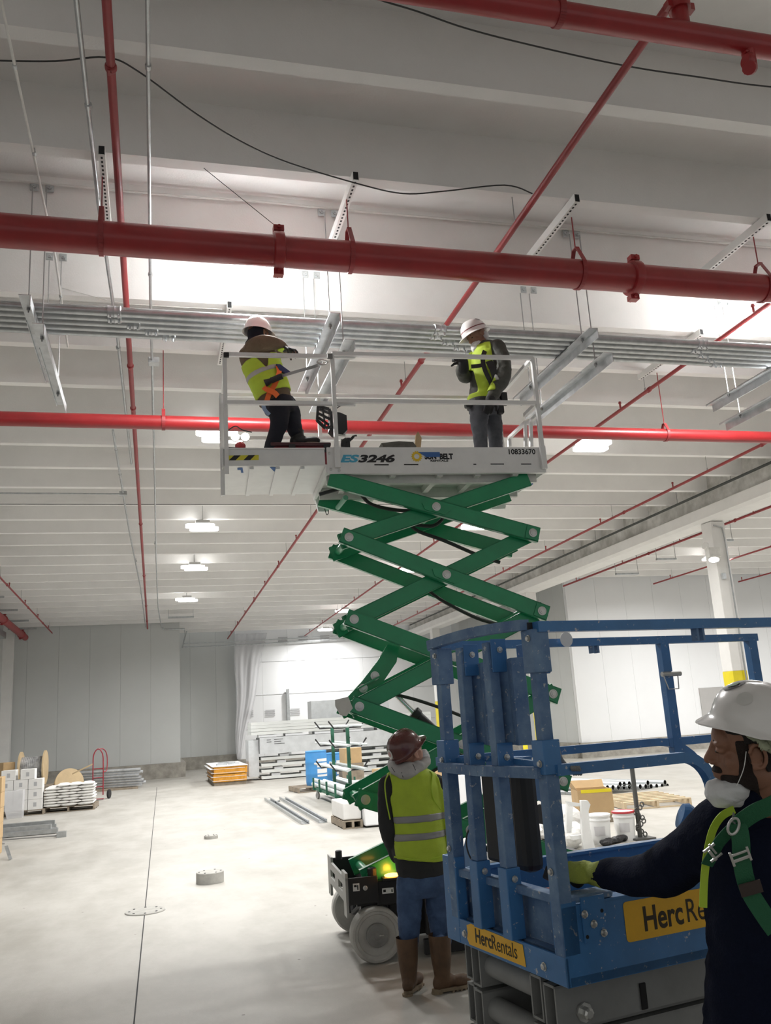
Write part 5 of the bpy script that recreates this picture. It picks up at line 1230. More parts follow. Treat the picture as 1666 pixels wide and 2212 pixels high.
# ---------------------------------------------------------------- right worker on the platform
wk2 = thing('person', PB(1050, 962), 'person in white hard hat with red stripe looking down, gloved hand on the guard rail', 'person', rz=GA)
bm = BM()
loft(bm, [secB(1045, 745, .45, .07, .08), secB(1050, 765, .45, .13, .13, -.1), secB(1050, 800, .45, .125, .13), secB(1046, 840, .45, .115, .12), secB(1046, 878, .45, .12, .12)])
limb(bm, [PB(1040, 885, .40), PB(1036, 915, .35), PB(1038, 940, .37), PB(1039, 985, .38)], [.065, .055, .045, .035])
limb(bm, [PB(1058, 885, .52), PB(1066, 915, .49), PB(1070, 940, .51), PB(1072, 985, .54)], [.065, .055, .045, .035])
limb(bm, [PB(1072, 757, .33), PB(1087, 805, .25), PB(1063, 856, .18)], [.045, .036, .026])
limb(bm, [PB(1030, 765, .60), PB(1002, 812, .50), PB(996, 786, .25)], [.05, .042, .03])
hc = PB(1030, 728, .45); HR = basis(-GD*.86-GW*.22+V((0, 0, -.42)), -GD*.35+V((0, 0, .9)))
nb, q = head(wk2, hc, HR, M_SKIN_M, 1., .006, neck_to=PB(1047, 752, .45))
tmp = bpy.data.meshes.new('t'); nb.to_mesh(tmp); bm.from_mesh(tmp); bpy.data.meshes.remove(tmp); nb.free()
obj('body', fuse(bm, .007, 2), M_SKIN_M, wk2, smooth=2); place_face(wk2, q, HR)
M_RSTR = mat('dark_red_stripe', (.18, .04, .04), .5)
helmet(wk2, q(0, -.005, .045), HR @ Matrix.Rotation(math.radians(4), 3, 'X'), M_HATW, 1.02, stripe=M_RSTR, sticker=((170+40, 48, .024, ((1, M_INK), (.6, M_REFL))),))
bm = BM(); ell(bm, q(0, .056, -.085), (.062, .060, .055), HR, 18, 12); ell(bm, q(0, .080, -.11), (.045, .05, .045), HR, 14, 10); obj('beard_net', fuse(bm, .007, 3, noise_amp=.006, noise_scale=25), M_NET, wk2, smooth=2)
bm = BM(); ell(bm, q(0, -.075, -.02), (.075, .045, .05), HR, 16, 10); obj('neck_cloth', fuse(bm, .007, 3, noise_amp=.006, noise_scale=20), M_NET, wk2, smooth=2)
bm = BM()
loft(bm, [secB(1052, 742, .45, .09, .09, -.1), secB(1058, 756, .45, .150, .150, -.15), secB(1056, 785, .45, .155, .160, -.05), secB(1050, 825, .45, .145, .15), secB(1046, 858, .45, .15, .15), secB(1045, 872, .45, .14, .14)])
limb(bm, [PB(1074, 752, .33), PB(1087, 780, .28), PB(1087, 815, .24), PB(1074, 840, .21), PB(1060, 862, .16)], [.082, .074, .070, .062, .045])
limb(bm, [PB(1032, 768, .60), PB(1008, 812, .50), PB(998, 802, .34), PB(1000, 788, .25)], [.075, .065, .058, .05])
jk = fuse(bm, .010, 4, noise_amp=.008, noise_scale=10, seed=5)
def vt2(c, n):
    s_ = (c-PB(1048, 800, .45)).dot(GD); wv = (c-PB(1048, 800, .45)).dot(GW); z = c.z
    zt, zb = PB(1040, 752).z, PB(1040, 868).z
    if not (zb < z < zt): return False
    return s_ < .075 and not (s_ > -.02 and wv < -.10 and z < PB(0, 832).z) and not (s_ < -.125 and z < PB(0, 785).z and z > PB(0, 845).z and wv > -.3) and wv < .16 and c.dot(GD) > PB(1006, 800).dot(GD) and not (wv < -.14 and s_ > .03) and not (s_ > .02 and z > PB(0, 790).z and False)
vb = shell(jk, vt2, .012); vb.normal_update(); vest = obj('vest', vb.copy(), M_LIME, wk2, smooth=2)
obj('reflective_band', shell(vb, lambda c, n: .015 < (c-PB(1048, 800, .45)).dot(GD)-.1*(c.z-PB(0, 800).z) < .045 and (c-PB(1048, 800, .45)).dot(GW) < 0, .003), M_HOOD, vest, smooth=2); vb.free()
obj('jacket', jk, M_JKT_O, wk2, smooth=2)
bm = BM(); hand(bm, PB(1060, 862, .15), -GD*.3-GW*.3+V((0, 0, -.9)), -GW*-1., .7, 1.15, side=-1); chain(bm, [PB(1066, 855, .18), PB(1058, 866, .14)], [.048, .042]); obj('glove', fuse(bm, .006, 2), M_GLOVEK, wk2, smooth=2)
bm = BM(); hand(bm, PB(1001, 783, .22), -GD*.8-GW*.7+V((0, 0, .35)), V((0, 0, -1)), .8, 1.15); chain(bm, [PB(1001, 797, .28), PB(1001, 782, .21)], [.055, .048]); obj('glove', fuse(bm, .006, 2), M_GLOVEK, wk2, smooth=2)
bm = BM(); hand(bm, PB(1006, 768, .5), -GD*.9+V((0, 0, .1)), V((0, 0, -1)), .4, .9); fuse_ = fuse(bm, .006, 2); fuse_.free()
bm = BM(); loft(bm, [secB(1045, 866, .45, .165, .155), secB(1045, 882, .45, .165, .155)]); 
belt = obj('tool_belt', fuse(bm, .010, 2), M_BLACK, wk2, smooth=2)
for x, y, w in ((1080, 880, .38), (1088, 862, .42), (1012, 876, .35)):
    bm = BM(); box(bm, PB(x, y, w), (.07, .06, .13 if x > 1050 else .05), GR, .012); obj('belt_pouch', bm, M_BLACK, belt)
bm = BM()
loft(bm, [secB(1046, 872, .45, .145, .14), secB(1048, 888, .45, .155, .145), secB(1048, 900, .45, .12, .12)])
limb(bm, [PB(1037, 885, .38), PB(1035, 912, .34), PB(1037, 938, .36), PB(1040, 985, .38)], [.098, .085, .068, .064])
limb(bm, [PB(1059, 885, .52), PB(1066, 912, .48), PB(1070, 938, .50), PB(1073, 985, .53)], [.098, .086, .070, .064])
obj('jeans', fuse(bm, .010, 4, noise_amp=.006, noise_scale=13), M_JEAN_G, wk2, smooth=2)
for x, w in ((1038, .38), (1072, .53)): boot(wk2, PB(x, 990, w), -GD*.9-GW*.2, M_BOOTK, .18, .058, floor=3.925)
n2 = lambda p: -GW*.9-GD*.4
strap([PB(x, y, w) for x, y, w in ((1018, 792, .27), (1030, 791, .255), (1041, 789, .26))], .04, n2, M_BLACK, 'chest_strap', wk2)
strap([PB(x, y, w) for x, y, w in ((1048, 758, .30), (1043, 775, .27), (1048, 800, .255), (1062, 830, .26), (1064, 850, .27))], .045, lambda p: -GW, M_BLACK, 'harness_strap', wk2)
strap([PB(x, y, w) for x, y, w in ((1056, 780, .25), (1066, 800, .235), (1072, 822, .24))], .07, lambda p: -GW, M_BLACK, 'harness_strap', wk2)

# ---------------------------------------------------------------- man in the foreground at the blue lift
def PF(x, y, d): return at(x, y, d)
fg = thing('person', (PF(1665, 2000, 2.38).x, PF(1665, 2000, 2.38).y, 0), 'person in navy hoodie, white hard hat and green harness reaching into the blue lift', 'person')
cr, cu_, cf = CR.col[0], CR.col[1], -CR.col[2]
fwd = (-cr*.93 + cf*.33 + cu_*(-.16)).normalized(); HR = basis(fwd, cu_*.98 - cr*.16)
hc = PF(1620, 1611, 2.30)
TX = 1672
tx = (cr*.80 + cf*.45); tx.z = 0; tx.normalize(); ty = V((0, 0, 1)).cross(tx)
def secF(px, py, d, hw, dd): return (PF(px, py, d), tx*hw, ty*dd)
bm = BM()
loft(bm, [secF(1655, 1735, 2.40, .07, .07), secF(1665, 1775, 2.42, .16, .10), secF(1668, 1850, 2.40, .18, .12), secF(1672, 1960, 2.38, .16, .12), secF(1672, 2080, 2.36, .155, .12), secF(1672, 2210, 2.34, .165, .13), secF(1672, 2290, 2.34, .15, .12)])
ar = [PF(1565, 1785, 2.42), PF(1500, 1845, 2.52), PF(1430, 1885, 2.62), PF(1355, 1895, 2.74), PF(1285, 1890, 2.85)]
limb(bm, ar, [.055, .05, .045, .038, .029])
al = [PF(1790, 1800, 2.3), PF(1830, 1990, 2.25), PF(1790, 2150, 2.1)]
limb(bm, al, [.055, .045, .03])
f0 = PF(1672, 2290, 2.34)
for s_ in (-1, 1):
    hp = f0 + tx*.09*s_; limb(bm, [hp, V((hp.x, hp.y, .50))-ty*.02, V((hp.x, hp.y, .12))], [.085, .055, .04])
nb, q = head(fg, hc, HR, M_SKIN_D, 1., .0032, neck_to=PF(1640, 1745, 2.38), sm=2)
hb = nb.copy(); hb.normal_update()
tmp = bpy.data.meshes.new('t'); nb.to_mesh(tmp); nb.free()
body = fuse(bm, .010, 3)
obj('body', body, M_SKIN_D, fg, smooth=2).data
b2 = BM(); b2.from_mesh(tmp); bpy.data.meshes.remove(tmp)
fo = [o for o in bpy.data.objects if o.parent == fg][0]
# weld the fine head onto the body surface so that both are one mesh
inv = WM[fg.name].inverted(); bmesh.ops.transform(b2, matrix=inv, verts=b2.verts[:])
b3 = BM(); b3.from_mesh(fo.data); m3 = bpy.data.meshes.new('m3'); b2.to_mesh(m3); b3.from_mesh(m3); b3.to_mesh(fo.data); fo.data.polygons.foreach_set('use_smooth', [True]*len(fo.data.polygons)); b2.free(); b3.free(); bpy.data.meshes.remove(m3)
place_face(fg, q, HR)
RI = HR.transposed()
def hl(c): return RI @ (c-hc)
def hair_t(c, n):
    p = hl(c); 
    if abs(p.x) > .074 and -.04 < p.y < .018 and p.z < .032 and p.z > -.045: return False
    return (p.z > .075-.0*p.y and p.y < .075) or (p.y < .052 and p.z > .052) or (p.y < .012 and p.z > .028) or (p.y < -.028 and p.z > -.055 and abs(p.x) > -.1) or (-.012 < p.y < .014 and -.035 < p.z <= .06 and abs(p.x) > .055 and False)
def beard_t(c, n):
    p = hl(c)
    if abs(p.x) > .085: return False
    side = -.10 < p.z < .035 and .004 < p.y < .034+.05*max(0, (-p.z-.03))*4 and abs(p.x) > .045
    jaw = p.z < -.058-.35*(.05-p.y)*0 and p.y > -.004 and p.z > -.135 and p.z < -.045-.28*(p.y-.02) and not (p.y > .085 and p.z > -.082)
    must = -.058 < p.z < -.044 and p.y > .078 and abs(p.x) < .034
    return side or jaw or must
obj('hair', shell(hb, hair_t, .006), M_HAIR, fg, smooth=2)
obj('beard', shell(hb, beard_t, .0018), mat('beard', (.022, .012, .009), .85, bump=.8, bscale=300), fg, smooth=2)
sc_ = shell(hb, lambda c, n: (lambda p: p.y < .036 and p.z > .047+.95*p.y and -.05 < p.z < .078+.35*p.y)(hl(c)), .016)
for v in sc_.verts: v.co += V((0, 0, 1))*noise.noise(v.co*45)*.004 + cr*noise.noise(v.co*38+V((5, 0, 0)))*.003
obj('head_scarf', sc_, M_SCARF, fg, smooth=2); hb.free()
bm = BM()
pts = []
ell(bm, q(0, .070, -.116), (.056, .052, .040), HR, 20, 14); ell(bm, q(0, .096, -.120), (.040, .036, .036), HR, 16, 12); ell(bm, q(0, .046, -.104), (.064, .036, .034), HR, 16, 12)
obj('beard_net', fuse(bm, .005, 3, noise_amp=.006, noise_scale=24), M_NET, fg, smooth=2)
bm = BM(); tube(bm, smooth_pts([q(-.083, .012, .012), q(-.081, .024, -.030), q(-.070, .040, -.065), q(-.063, .050, -.083)]), .0012, 5)
tube(bm, smooth_pts([q(.083, .012, .012), q(.081, .024, -.030), q(.070, .040, -.065)]), .0012, 5); obj('ear_loop', bm, M_WHITE, fg)
bmh = cr*-.93 + cu_*.195 + cf*.33; HH = basis(bmh, cu_*.97 + cr*.22)
helmet(fg, q(0, -.030, .058), HH, M_HATW, .97, peak=.018, H=.108, Bf=.124, sticker=((100, 52, .030, ((1, M_INK), (.55, mat('sticker_green', (.1, .2, .12), .5)))), (150, 35, .02, ((1, M_WHITE_D),))))
# hoodie
bm = BM()
loft(bm, [secF(1652, 1722, 2.385, .082, .080), secF(1658, 1745, 2.40, .115, .10), secF(1664, 1775, 2.41, .185, .13), secF(1668, 1830, 2.40, .205, .15), secF(1672, 1930, 2.38, .198, .16), secF(1673, 2060, 2.36, .195, .16), secF(1673, 2180, 2.34, .200, .165), secF(1673, 2270, 2.33, .200, .165)], n=32)
limb(bm, [PF(1568, 1790, 2.41), PF(1505, 1838, 2.50), PF(1440, 1880, 2.60), PF(1375, 1892, 2.70), PF(1305, 1890, 2.82)], [.088, .080, .068, .058, .042])
limb(bm, al, [.085, .068, .05])
hb_ = fuse(bm, .0085, 4, noise_amp=.009, noise_scale=8.5, seed=2)
obj('hoodie', hb_, M_NAVY, fg, smooth=2)
bm = BM()
for i in range(7): 
    p = PF(1640+6*i, 1738-7*i, 2.28+.01*i); ell(bm, p, (.032, .032, .022), n=12, m=8)
tube(bm, smooth_pts([PF(1596, 1736, 2.345), PF(1612, 1728, 2.30), PF(1640, 1712, 2.28), PF(1670, 1690, 2.29), PF(1700, 1675, 2.36), PF(1690, 1690, 2.46), PF(1640, 1720, 2.48), PF(1605, 1735, 2.42), PF(1596, 1736, 2.345)]), .026, 10)
obj('collar', fuse(bm, .008, 4, noise_amp=.004, noise_scale=14), M_NAVY, fg, smooth=2)
# gloved right hand closed on the control inside the corner
bm = BM(); hd_ = -cr*.92 + cf*.36 + cu_*(-.05)
hand(bm, PF(1285, 1888, 2.85), hd_, -cu_*.75-cf*-.4, .95, 1.08); chain(bm, [PF(1302, 1889, 2.82), PF(1283, 1888, 2.855)], [.043, .036]); ell(bm, PF(1262, 1884, 2.88), (.045, .045, .036), n=14, m=10)
gl = obj('glove', fuse(bm, .0045, 2), M_GLOVEY, fg, smooth=2)
bm = BM(); ell(bm, PF(1246, 1893, 2.885), (.030, .030, .034), n=12, m=8); obj('palm_coating', fuse(bm, .005, 2, noise_amp=.004, noise_scale=30), M_GLOVEK, gl, smooth=2)
bm = BM(); hand(bm, al[2], (0, .2, -1), tx, .5, 1.05); obj('glove', fuse(bm, .006, 2), M_GLOVEY, fg, smooth=2)
# jeans and boots below the frame
bm = BM(); loft(bm, [secF(1673, 2260, 2.33, .175, .14), secF(1673, 2330, 2.33, .17, .14), secF(1673, 2400, 2.33, .15, .13)])
for s_ in (-1, 1):
    hp = f0 + tx*.09*s_; hp.z -= .08; limb(bm, [hp, V((hp.x, hp.y, .50)), V((hp.x, hp.y, .16))], [.10, .075, .068])
obj('jeans', fuse(bm, .012, 3), M_JEAN, fg, smooth=2)
for s_ in (-1, 1): boot(fg, f0+tx*.09*s_, -ty*1.0-tx*.2, M_BOOT, .22, .062, floor=0.0)
# harness: lime vest edge, green webbing with buckles
def fn(p): return -cf
LF = [(1586, 1748, 2.275), (1560, 1762, 2.27), (1541, 1790, 2.28), (1530, 1830, 2.275), (1523, 1880, 2.265), (1520, 1920, 2.25), (1519, 1960, 2.24)]
strap([PF(*p) for p in LF], .020, fn, M_LIME2, 'vest_edge', fg)
def gs(pts, w=.045, m=M_GSTRAP, nm='harness_strap'): return strap([PF(*p) for p in pts], w, fn, m, nm, fg)
gs([(1700, 1722, 2.15), (1665, 1740, 2.155), (1630, 1755, 2.17), (1594, 1780, 2.19)])
gs([(1594, 1780, 2.185), (1600, 1812, 2.175), (1602, 1850, 2.17), (1608, 1890, 2.165), (1622, 1930, 2.165), (1650, 1975, 2.15), (1675, 2010, 2.14)])
gs([(1590, 1782, 2.19), (1575, 1795, 2.20), (1553, 1820, 2.215), (1540, 1845, 2.235), (1527, 1868, 2.25)], .03)
gs([(1586, 1762, 2.25), (1582, 1785, 2.20)], .018, mat('grey_webbing', (.25, .27, .27), .7))
gs([(1618, 1905, 2.152), (1626, 1932, 2.150)], .055, mat('brown_label', (.05, .035, .03), .8), 'strap_keeper')
RC = Matrix((cr, cu_, -cf)).transposed()
obj('chest_ring', ringmesh(PF(1585, 1785, 2.165), RC @ Matrix.Rotation(-.35, 3, 'Z'), .013, .021, .0035), M_STEEL, fg, smooth=True)
for x, y, d, w in ((1600, 1850, 2.150, .026), (1540, 1842, 2.21, .018)):
    bm = BM(); R_ = RC @ Matrix.Rotation(.35 if x > 1560 else -.9, 3, 'Z')
    box(bm, PF(x, y-8, d), (w*1.7, .006, .004), R_, .001); box(bm, PF(x, y+6, d), (w*1.7, .008, .004), R_, .001); box(bm, PF(x, y, d)+R_ @ V((w*.85, 0, 0)), (.006, .036, .005), R_, .001); box(bm, PF(x, y, d)-R_ @ V((w*.85, 0, 0)), (.006, .036, .005), R_, .001)
    obj('buckle', bm, M_STEEL, fg)
# ================================================================ THINGS ON THE FLOOR
M_WOOD = mat('raw_wood', (.55, .44, .29), .8, var=.2, vscale=6, bump=.2)
M_WOOD_D = mat('pallet_wood_worn', (.30, .25, .19), .85, var=.3, vscale=6)
M_PLY = mat('plywood', (.62, .47, .28), .75, var=.15, vscale=4)
M_CARD = mat('carton_board', (.52, .36, .19), .85, var=.1, vscale=4)
M_BOXW = mat('white_carton', (.74, .73, .71), .7, var=.05, vscale=4)
M_BAG = mat('white_sack', (.76, .75, .72), .7, var=.08, vscale=9, bump=.4, bscale=40)
M_PRINT = mat('grey_print', (.42, .42, .43), .8)
M_FILM = mat('clear_film', (.80, .82, .85), .25, alpha=.28)
M_FILM2 = mat('milky_plastic', (.82, .82, .84), .4, alpha=.45)
M_DRUM = mat('blue_plastic_drum', (.06, .27, .60), .45, var=.1, vscale=4)
M_CART = mat('cart_green', (.02, .12, .07), .5)
M_PVC = mat('pale_grey_pipe', (.62, .66, .66), .45, var=.1, vscale=5)
M_ORANGE = mat('orange_foam', (.72, .33, .04), .85, var=.25, vscale=10, bump=.4)
M_STEELP = mat('steel_pipe', (.52, .54, .55), .4, .6)
I3 = Matrix.Identity(3)
def RZ(a): return Matrix.Rotation(math.radians(a), 3, 'Z')
def pallet(x, y, w, d, rz, m, label, h=.13):
    t = thing('pallet', (x, y, 0), label, 'pallet', rz=math.radians(rz)); R = RZ(rz); q = lambda a, b, c_: V((x, y, 0)) + R @ V((a, b, c_))
    n = 7
    for i in range(n):
        bm = BM(); box(bm, q(0, -d/2+.05+(d-.1)*i/(n-1), h-.009), (w, .09, .018), R); obj('deck_board', bm, m, t)
    for k in (-1, 0, 1):
        bm = BM(); box(bm, q((w/2-.02)*k, 0, h/2), (.04, d, h-.036), R); obj('stringer', bm, m, t)
    for k in (-1, 0, 1):
        bm = BM(); box(bm, q(0, (d/2-.05)*k, .009), (w, .09, .018), R); obj('bottom_board', bm, m, t)
    return t
# sacks on a pallet, left
pallet(-2.06, 24.45, 1.25, 1.1, -2, M_WOOD_D, 'worn pallet under the stack of white sacks')
def sack_bm(w, d, h):
    bm = BM(); n = 10; m_ = 6
    b = BM(); bmesh.ops.create_cube(b, size=1); bmesh.ops.subdivide_edges(b, edges=b.edges[:], cuts=4, use_grid_fill=True)
    for v in b.verts:
        x, y, z = v.co*2; r = (1-.18*abs(x)**4*abs(y)**2); v.co = V((x*w/2*(1-.10*abs(z)**2), y*d/2*(1-.10*abs(z)**2), z*h/2*(1-.55*abs(x)**5)*(1-.45*abs(y)**5)))
        v.co += V((0, 0, 1))*noise.noise(v.co*14)*.010
    return b
sacks = []; rr = random.Random(3)
widths = ((3, 0), (4, .0), (3, .06), (4, 0), (3, -.05), (4, 0), (3, .04), (4, 0))
proto = None; cnt = 0
desc = ['lowest', 'second', 'third', 'fourth', 'fifth', 'sixth', 'seventh', 'topmost']
pos = ['left', 'inner left', 'inner right', 'right']
def box_label(row, i, n): 
    nm = {3: ('left', 'middle', 'right'), 4: ('leftmost', 'inner left', 'inner right', 'rightmost')}[n][i]
    return nm
protos = {}
for row in range(8):
    n, off = widths[row]
    for j in range(2):
        for i in range(n):
            if row == 7 and (i == 0 or j == 1): continue
            w = 1.16/n; x = -2.64+w*(i+.5)+off*.3; y = 24.1+.5*j; z = .13+.066*row+.046
            lab = '%s white sack in the %s layer of the pallet stack' % (box_label(row, i, n), desc[row]) + (', rear row' if j else '')
            if n not in protos:
                b = sack_bm(w*1.05, .56, .092); 
                for v in b.verts: v.co += V((x, y, z))
                o = obj('white_sack', b, M_BAG, label=lab, cat='sack', group='white sacks stacked on a pallet', smooth=2, loc=(x, y, z-.05)); protos[n] = o
            else:
                o = dup(protos[n], V((x, y, z-.05))-WM[protos[n].name].translation, rz=rr.uniform(-.04, .04), label=lab)
# white cartons on a pallet
pallet(-3.15, 24.2, 1.1, 1.0, -2, M_WOOD_D, 'worn pallet under the white cartons at left')
def carton(x, y, z, w, d, h, label, m=None, group='white cartons at the left', rz=0., name='white_carton', prt=True):
    t = thing(name, (x, y, z), label, 'box', group, rz=math.radians(rz)); R = RZ(rz); q = lambda a, b, c_: V((x, y, z)) + R @ V((a, b, c_))
    bm = BM(); box(bm, q(0, 0, h/2), (w, d, h), R, .006); obj('carton', bm, m or M_BOXW, t)
    if prt:
        bm = BM(); box(bm, q(0, -d/2-.001, h*.5), (w*.22, .002, h*.42), R); obj('printed_mark', bm, M_PRINT, t)
    return t
rows = [(.13, 3), (.37, 3), (.61, 3), (.85, 2)]
nm3 = ('left', 'middle', 'right')
for r_, (z, n) in enumerate(rows):
    for i in range(n):
        x = -3.50+.335*i + (.05 if n == 2 else 0) + (.10 if n == 2 and i else 0)
        carton(x, 23.9, z, .325, .42, .237, '%s white carton in the %s layer of the left stack' % (nm3[i] if n == 3 else ('left', 'right')[i], desc[r_] if r_ < 3 else 'topmost'))
for r_ in range(4): carton(-3.95, 23.7, .29*r_, .34, .4, .285, '%s white carton of the column cut by the left frame edge' % desc[r_])
# wrapping film slumped in front
bm = BM()
pts = [(8, 1712), (50, 1706), (48, 1745), (46, 1782), (18, 1786), (10, 1750)]
fr0 = [on(x, y, 1, 23.2) for x, y in pts]; prism(bm, fr0, (0, .35, 0)); obj('wrapping_film', bm, M_FILM2, label='slumped milky wrapping film in front of the white cartons', cat='plastic film')
# brown cartons at the left frame edge
for i in range(5): 
    carton(-2.70+.004*i, 16.35, .245*i, .46, .46, .243, '%s brown carton of the column at the left frame edge' % (('lowest', 'second', 'third', 'fourth', 'topmost')[i]), M_CARD, 'brown cartons at the left edge', name='brown_carton', prt=False, rz=rr.uniform(-2, 2))
bm = BM(); box(bm, on(18, 1842, 2, .10), (.05, .3, .012), Matrix.Rotation(.7, 3, 'X') @ RZ(20)); obj('metal_offcut', bm, M_GALV, label='small bent metal offcut beside the brown cartons', cat='scrap')
# strut bundles on the floor at left
for i, (y, x1, z, r_) in enumerate(((19.9, -1.95, .05, .05), (19.6, -1.95, .15, .05), (19.2, -1.86, .04, .035), (19.0, -1.96, .13, .05), (18.9, -1.82, .05, .05))):
    bm = BM(); box(bm, ((x1-6.2)/2, y, z), (x1+6.2, .12, .08), RZ(0)); obj('channel_bundle', bm, M_GALV, label=['rear', 'upper rear', 'slim', 'upper front', 'front'][i]+' grey channel bundle lying at the left frame edge', cat='channel', group='grey channel bundles on the floor')
t = thing('threaded_rod_with_block', (-2.5, 18.1, 0), 'long thin bar ending in a small grey block on the floor', 'bar')
bm = BM(); cyl(bm, (-5, 18.6, .03), (-1.75, 18.12, .03), .014, n=8); obj('bar', bm, M_ROD, t)
bm = BM(); box(bm, (-1.68, 18.1, .05), (.17, .1, .1)); obj('end_block', bm, M_GALV, t)
bm = BM(); cyl(bm, (-5.4, 17.3, .03), (-2.6, 17.7, .03), .02, n=8); obj('bar', bm, M_ROD, label='dark bar lying nearest on the floor at left', cat='bar')
# cable reels
def reel(c, ax, r, w, rd, label, md, mf=M_PLY, cable=None):
    c = V(c); ax = V(ax).normalized(); t = thing('cable_reel', (c.x, c.y, c.z-r), label, 'cable reel')
    for s in (-1, 1):
        bm = BM(); lathe(bm, [(.05, 0), (r, 0), (r, .045), (.05, .045)], c+ax*(s*w/2-.0225), ax, 36); obj('flange', bm, mf, t)
    bm = BM(); cyl(bm, c-ax*(w/2-.02), c+ax*(w/2-.02), rd, n=30); d = obj('wound_cable', bm, md, t, smooth=True)
    bm = BM()
    for k in range(12): 
        p = c+ax*(-w/2+.06+(w-.12)*k/11); lathe(bm, [(rd, 0), (rd+.012, .01), (rd, .02)], p, ax, 30)
    obj('cable_turns', bm, md, d); return t
reel((-3.64, 29.8, .92), (1, -.05, 0), .51, .70, .34, 'upright wooden cable reel with grey cable behind the white cartons', mat('grey_cable', (.16, .165, .17), .4, var=.5, vscale=6, col2=(.5, .5, .5)))
bm = BM(); box(bm, (-3.6, 29.8, .20), (1.2, 1.0, .40), I3, .02); obj('timber_crate', bm, M_WOOD_D, label='low timber crate under the upright cable reel', cat='crate')
bm = BM(); box(bm, (-4.35, 29.6, .95), (.35, .35, .40), RZ(25), .02); obj('timber_offcut', bm, M_CARD, label='brown timber block left of the upright cable reel', cat='timber')
reel((-2.57, 29.6, .40), (.2, -.95, .25), .42, .26, .2, 'tilted wooden cable reel behind the white sacks', M_PLY)
bm = BM(); bar(bm, (-2.3, 27.6, .75), (-1.75, 27.4, .98), (0, .35, 0), (0, 0, .04)); obj('plank', bm, M_PLY, label='pale plank leaning over the sacks beside the hand truck', cat='plank')
# hand truck
t = thing('hand_truck', (-1.45, 27.3, 0), 'red hand truck standing behind the sack pallet', 'hand truck')
M_HT = mat('hand_truck_red', (.28, .015, .03), .45)
for dx in (0,):
    bm = BM(); pts = [V((-1.72, 27.3, .12)), V((-1.72, 27.25, .9)), V((-1.70, 27.2, 1.25)), V((-1.58, 27.2, 1.40)), V((-1.46, 27.2, 1.25)), V((-1.44, 27.25, .9)), V((-1.44, 27.3, .12))]; tube(bm, smooth_pts(pts), .016, 8); obj('frame_tube', bm, M_HT, t, smooth=True)
    bm = BM(); tube(bm, smooth_pts([V((-1.44, 27.3, .75)), V((-1.36, 27.6, .8)), V((-1.36, 27.6, 1.2)), V((-1.45, 27.5, 1.38)), V((-1.58, 27.3, 1.39))]), .014, 8); obj('handle_loop', bm, M_HT, t, smooth=True)
for z in (.35, .6, .85):
    bm = BM(); cyl(bm, (-1.72, 27.28, z), (-1.44, 27.28, z), .012, n=8); obj('cross_bar', bm, M_HT, t)
for x in (-1.80, -1.28):
    bm = BM(); lathe(bm, [(.03, -.03), (.09, -.035), (.13, -.02), (.13, .02), (.09, .035), (.03, .03)], (x, 27.4, .13), V((1, -.35, 0)), 22); obj('wheel', bm, M_BLACK, t, smooth=True)
bm = BM(); box(bm, (-1.58, 27.1, .03), (.35, .2, .012)); obj('toe_plate', bm, M_HT, t)
# conduit bundle against the curb
for r_ in range(7):
    for c_ in range(2):
        z = .10+.085*r_; x1 = -.42+.05*((r_*3) % 4)-.04*r_*.6; y = 31.0+.5*c_-.02*r_
        bm = BM(); cyl(bm, (-2.6, y+.5, z), (x1, y, z), .036, n=10)
        obj('galvanised_conduit', bm, M_GALV_L, label='%s %s galvanised conduit in the pile by the grey wall curb' % (desc[r_], ('front', 'rear')[c_]), cat='conduit', group='conduits piled by the curb', smooth=True)
bm = BM(); box(bm, (-1.5, 31.6, .03), (1.9, 1.4, .06)); obj('timber_pallet', bm, M_WOOD_D, label='timber base under the galvanised conduit pile', cat='timber')
# concrete floor pedestals and cover plate
def pedestal(x, y, r, h, label, nb=6):
    t = thing('floor_pedestal', (x, y, 0), label, 'pedestal'); bm = BM(); lathe(bm, [(r, 0), (r, h-.006), (r-.006, h)], (x, y, 0), n=40); obj('drum_body', bm, mat('pedestal_grey', (.42, .41, .38), .8, var=.2, vscale=9), t, smooth=True)
    for i in range(nb):
        a = 2*PI*i/nb; bm = BM(); lathe(bm, [(.012, 0), (.012, .004)], (x+math.cos(a)*r*.78, y+math.sin(a)*r*.78, h), n=10); obj('plug', bm, M_BLACK, t)
    return t
pedestal(.64, 11.42, .165, .125, 'larger round concrete pedestal on the floor left of the green lift')
pedestal(.91, 15.75, .115, .05, 'smaller low round pedestal farther back on the floor')
pedestal(-.10, 10.08, .205, .012, 'flat round cover plate on the floor joint', 8)
# two steel channels on the floor
def uchan(x, y0, y1, dx, label, w=.15):
    t_ = .004; bm = BM(); a, b = V((x, y0, 0)), V((x+dx, y1, 0)); R = frame(b-a, V((0, 0, 1)))
    bar(bm, a+V((0, 0, .004)), b+V((0, 0, .004)), (w, 0, 0), (0, 0, t_))
    for s in (-1, 1): bar(bm, a+V((s*w/2, 0, .03)), b+V((s*w/2, 0, .03)), (t_, 0, 0), (0, 0, .06))
    for s in (-1, 1): bar(bm, a+V((s*(w/2-.015), 0, .058)), b+V((s*(w/2-.015), 0, .058)), (.03, 0, 0), (0, 0, t_))
    return obj('steel_channel', bm, M_GALV, label=label, cat='channel', group='steel channels on the floor')
uchan(2.63, 16.5, 22.3, .02, 'left one of two long steel channels lying on the floor'); uchan(2.95, 16.45, 22.2, .05, 'right one of two long steel channels lying on the floor')
bm = BM(); bar(bm, (2.70, 21.3, .02), (2.86, 21.6, .02), (.0, .06, 0), (0, 0, .03)); obj('steel_offcut', bm, M_GALV, label='short steel piece between the two long channels', cat='channel')
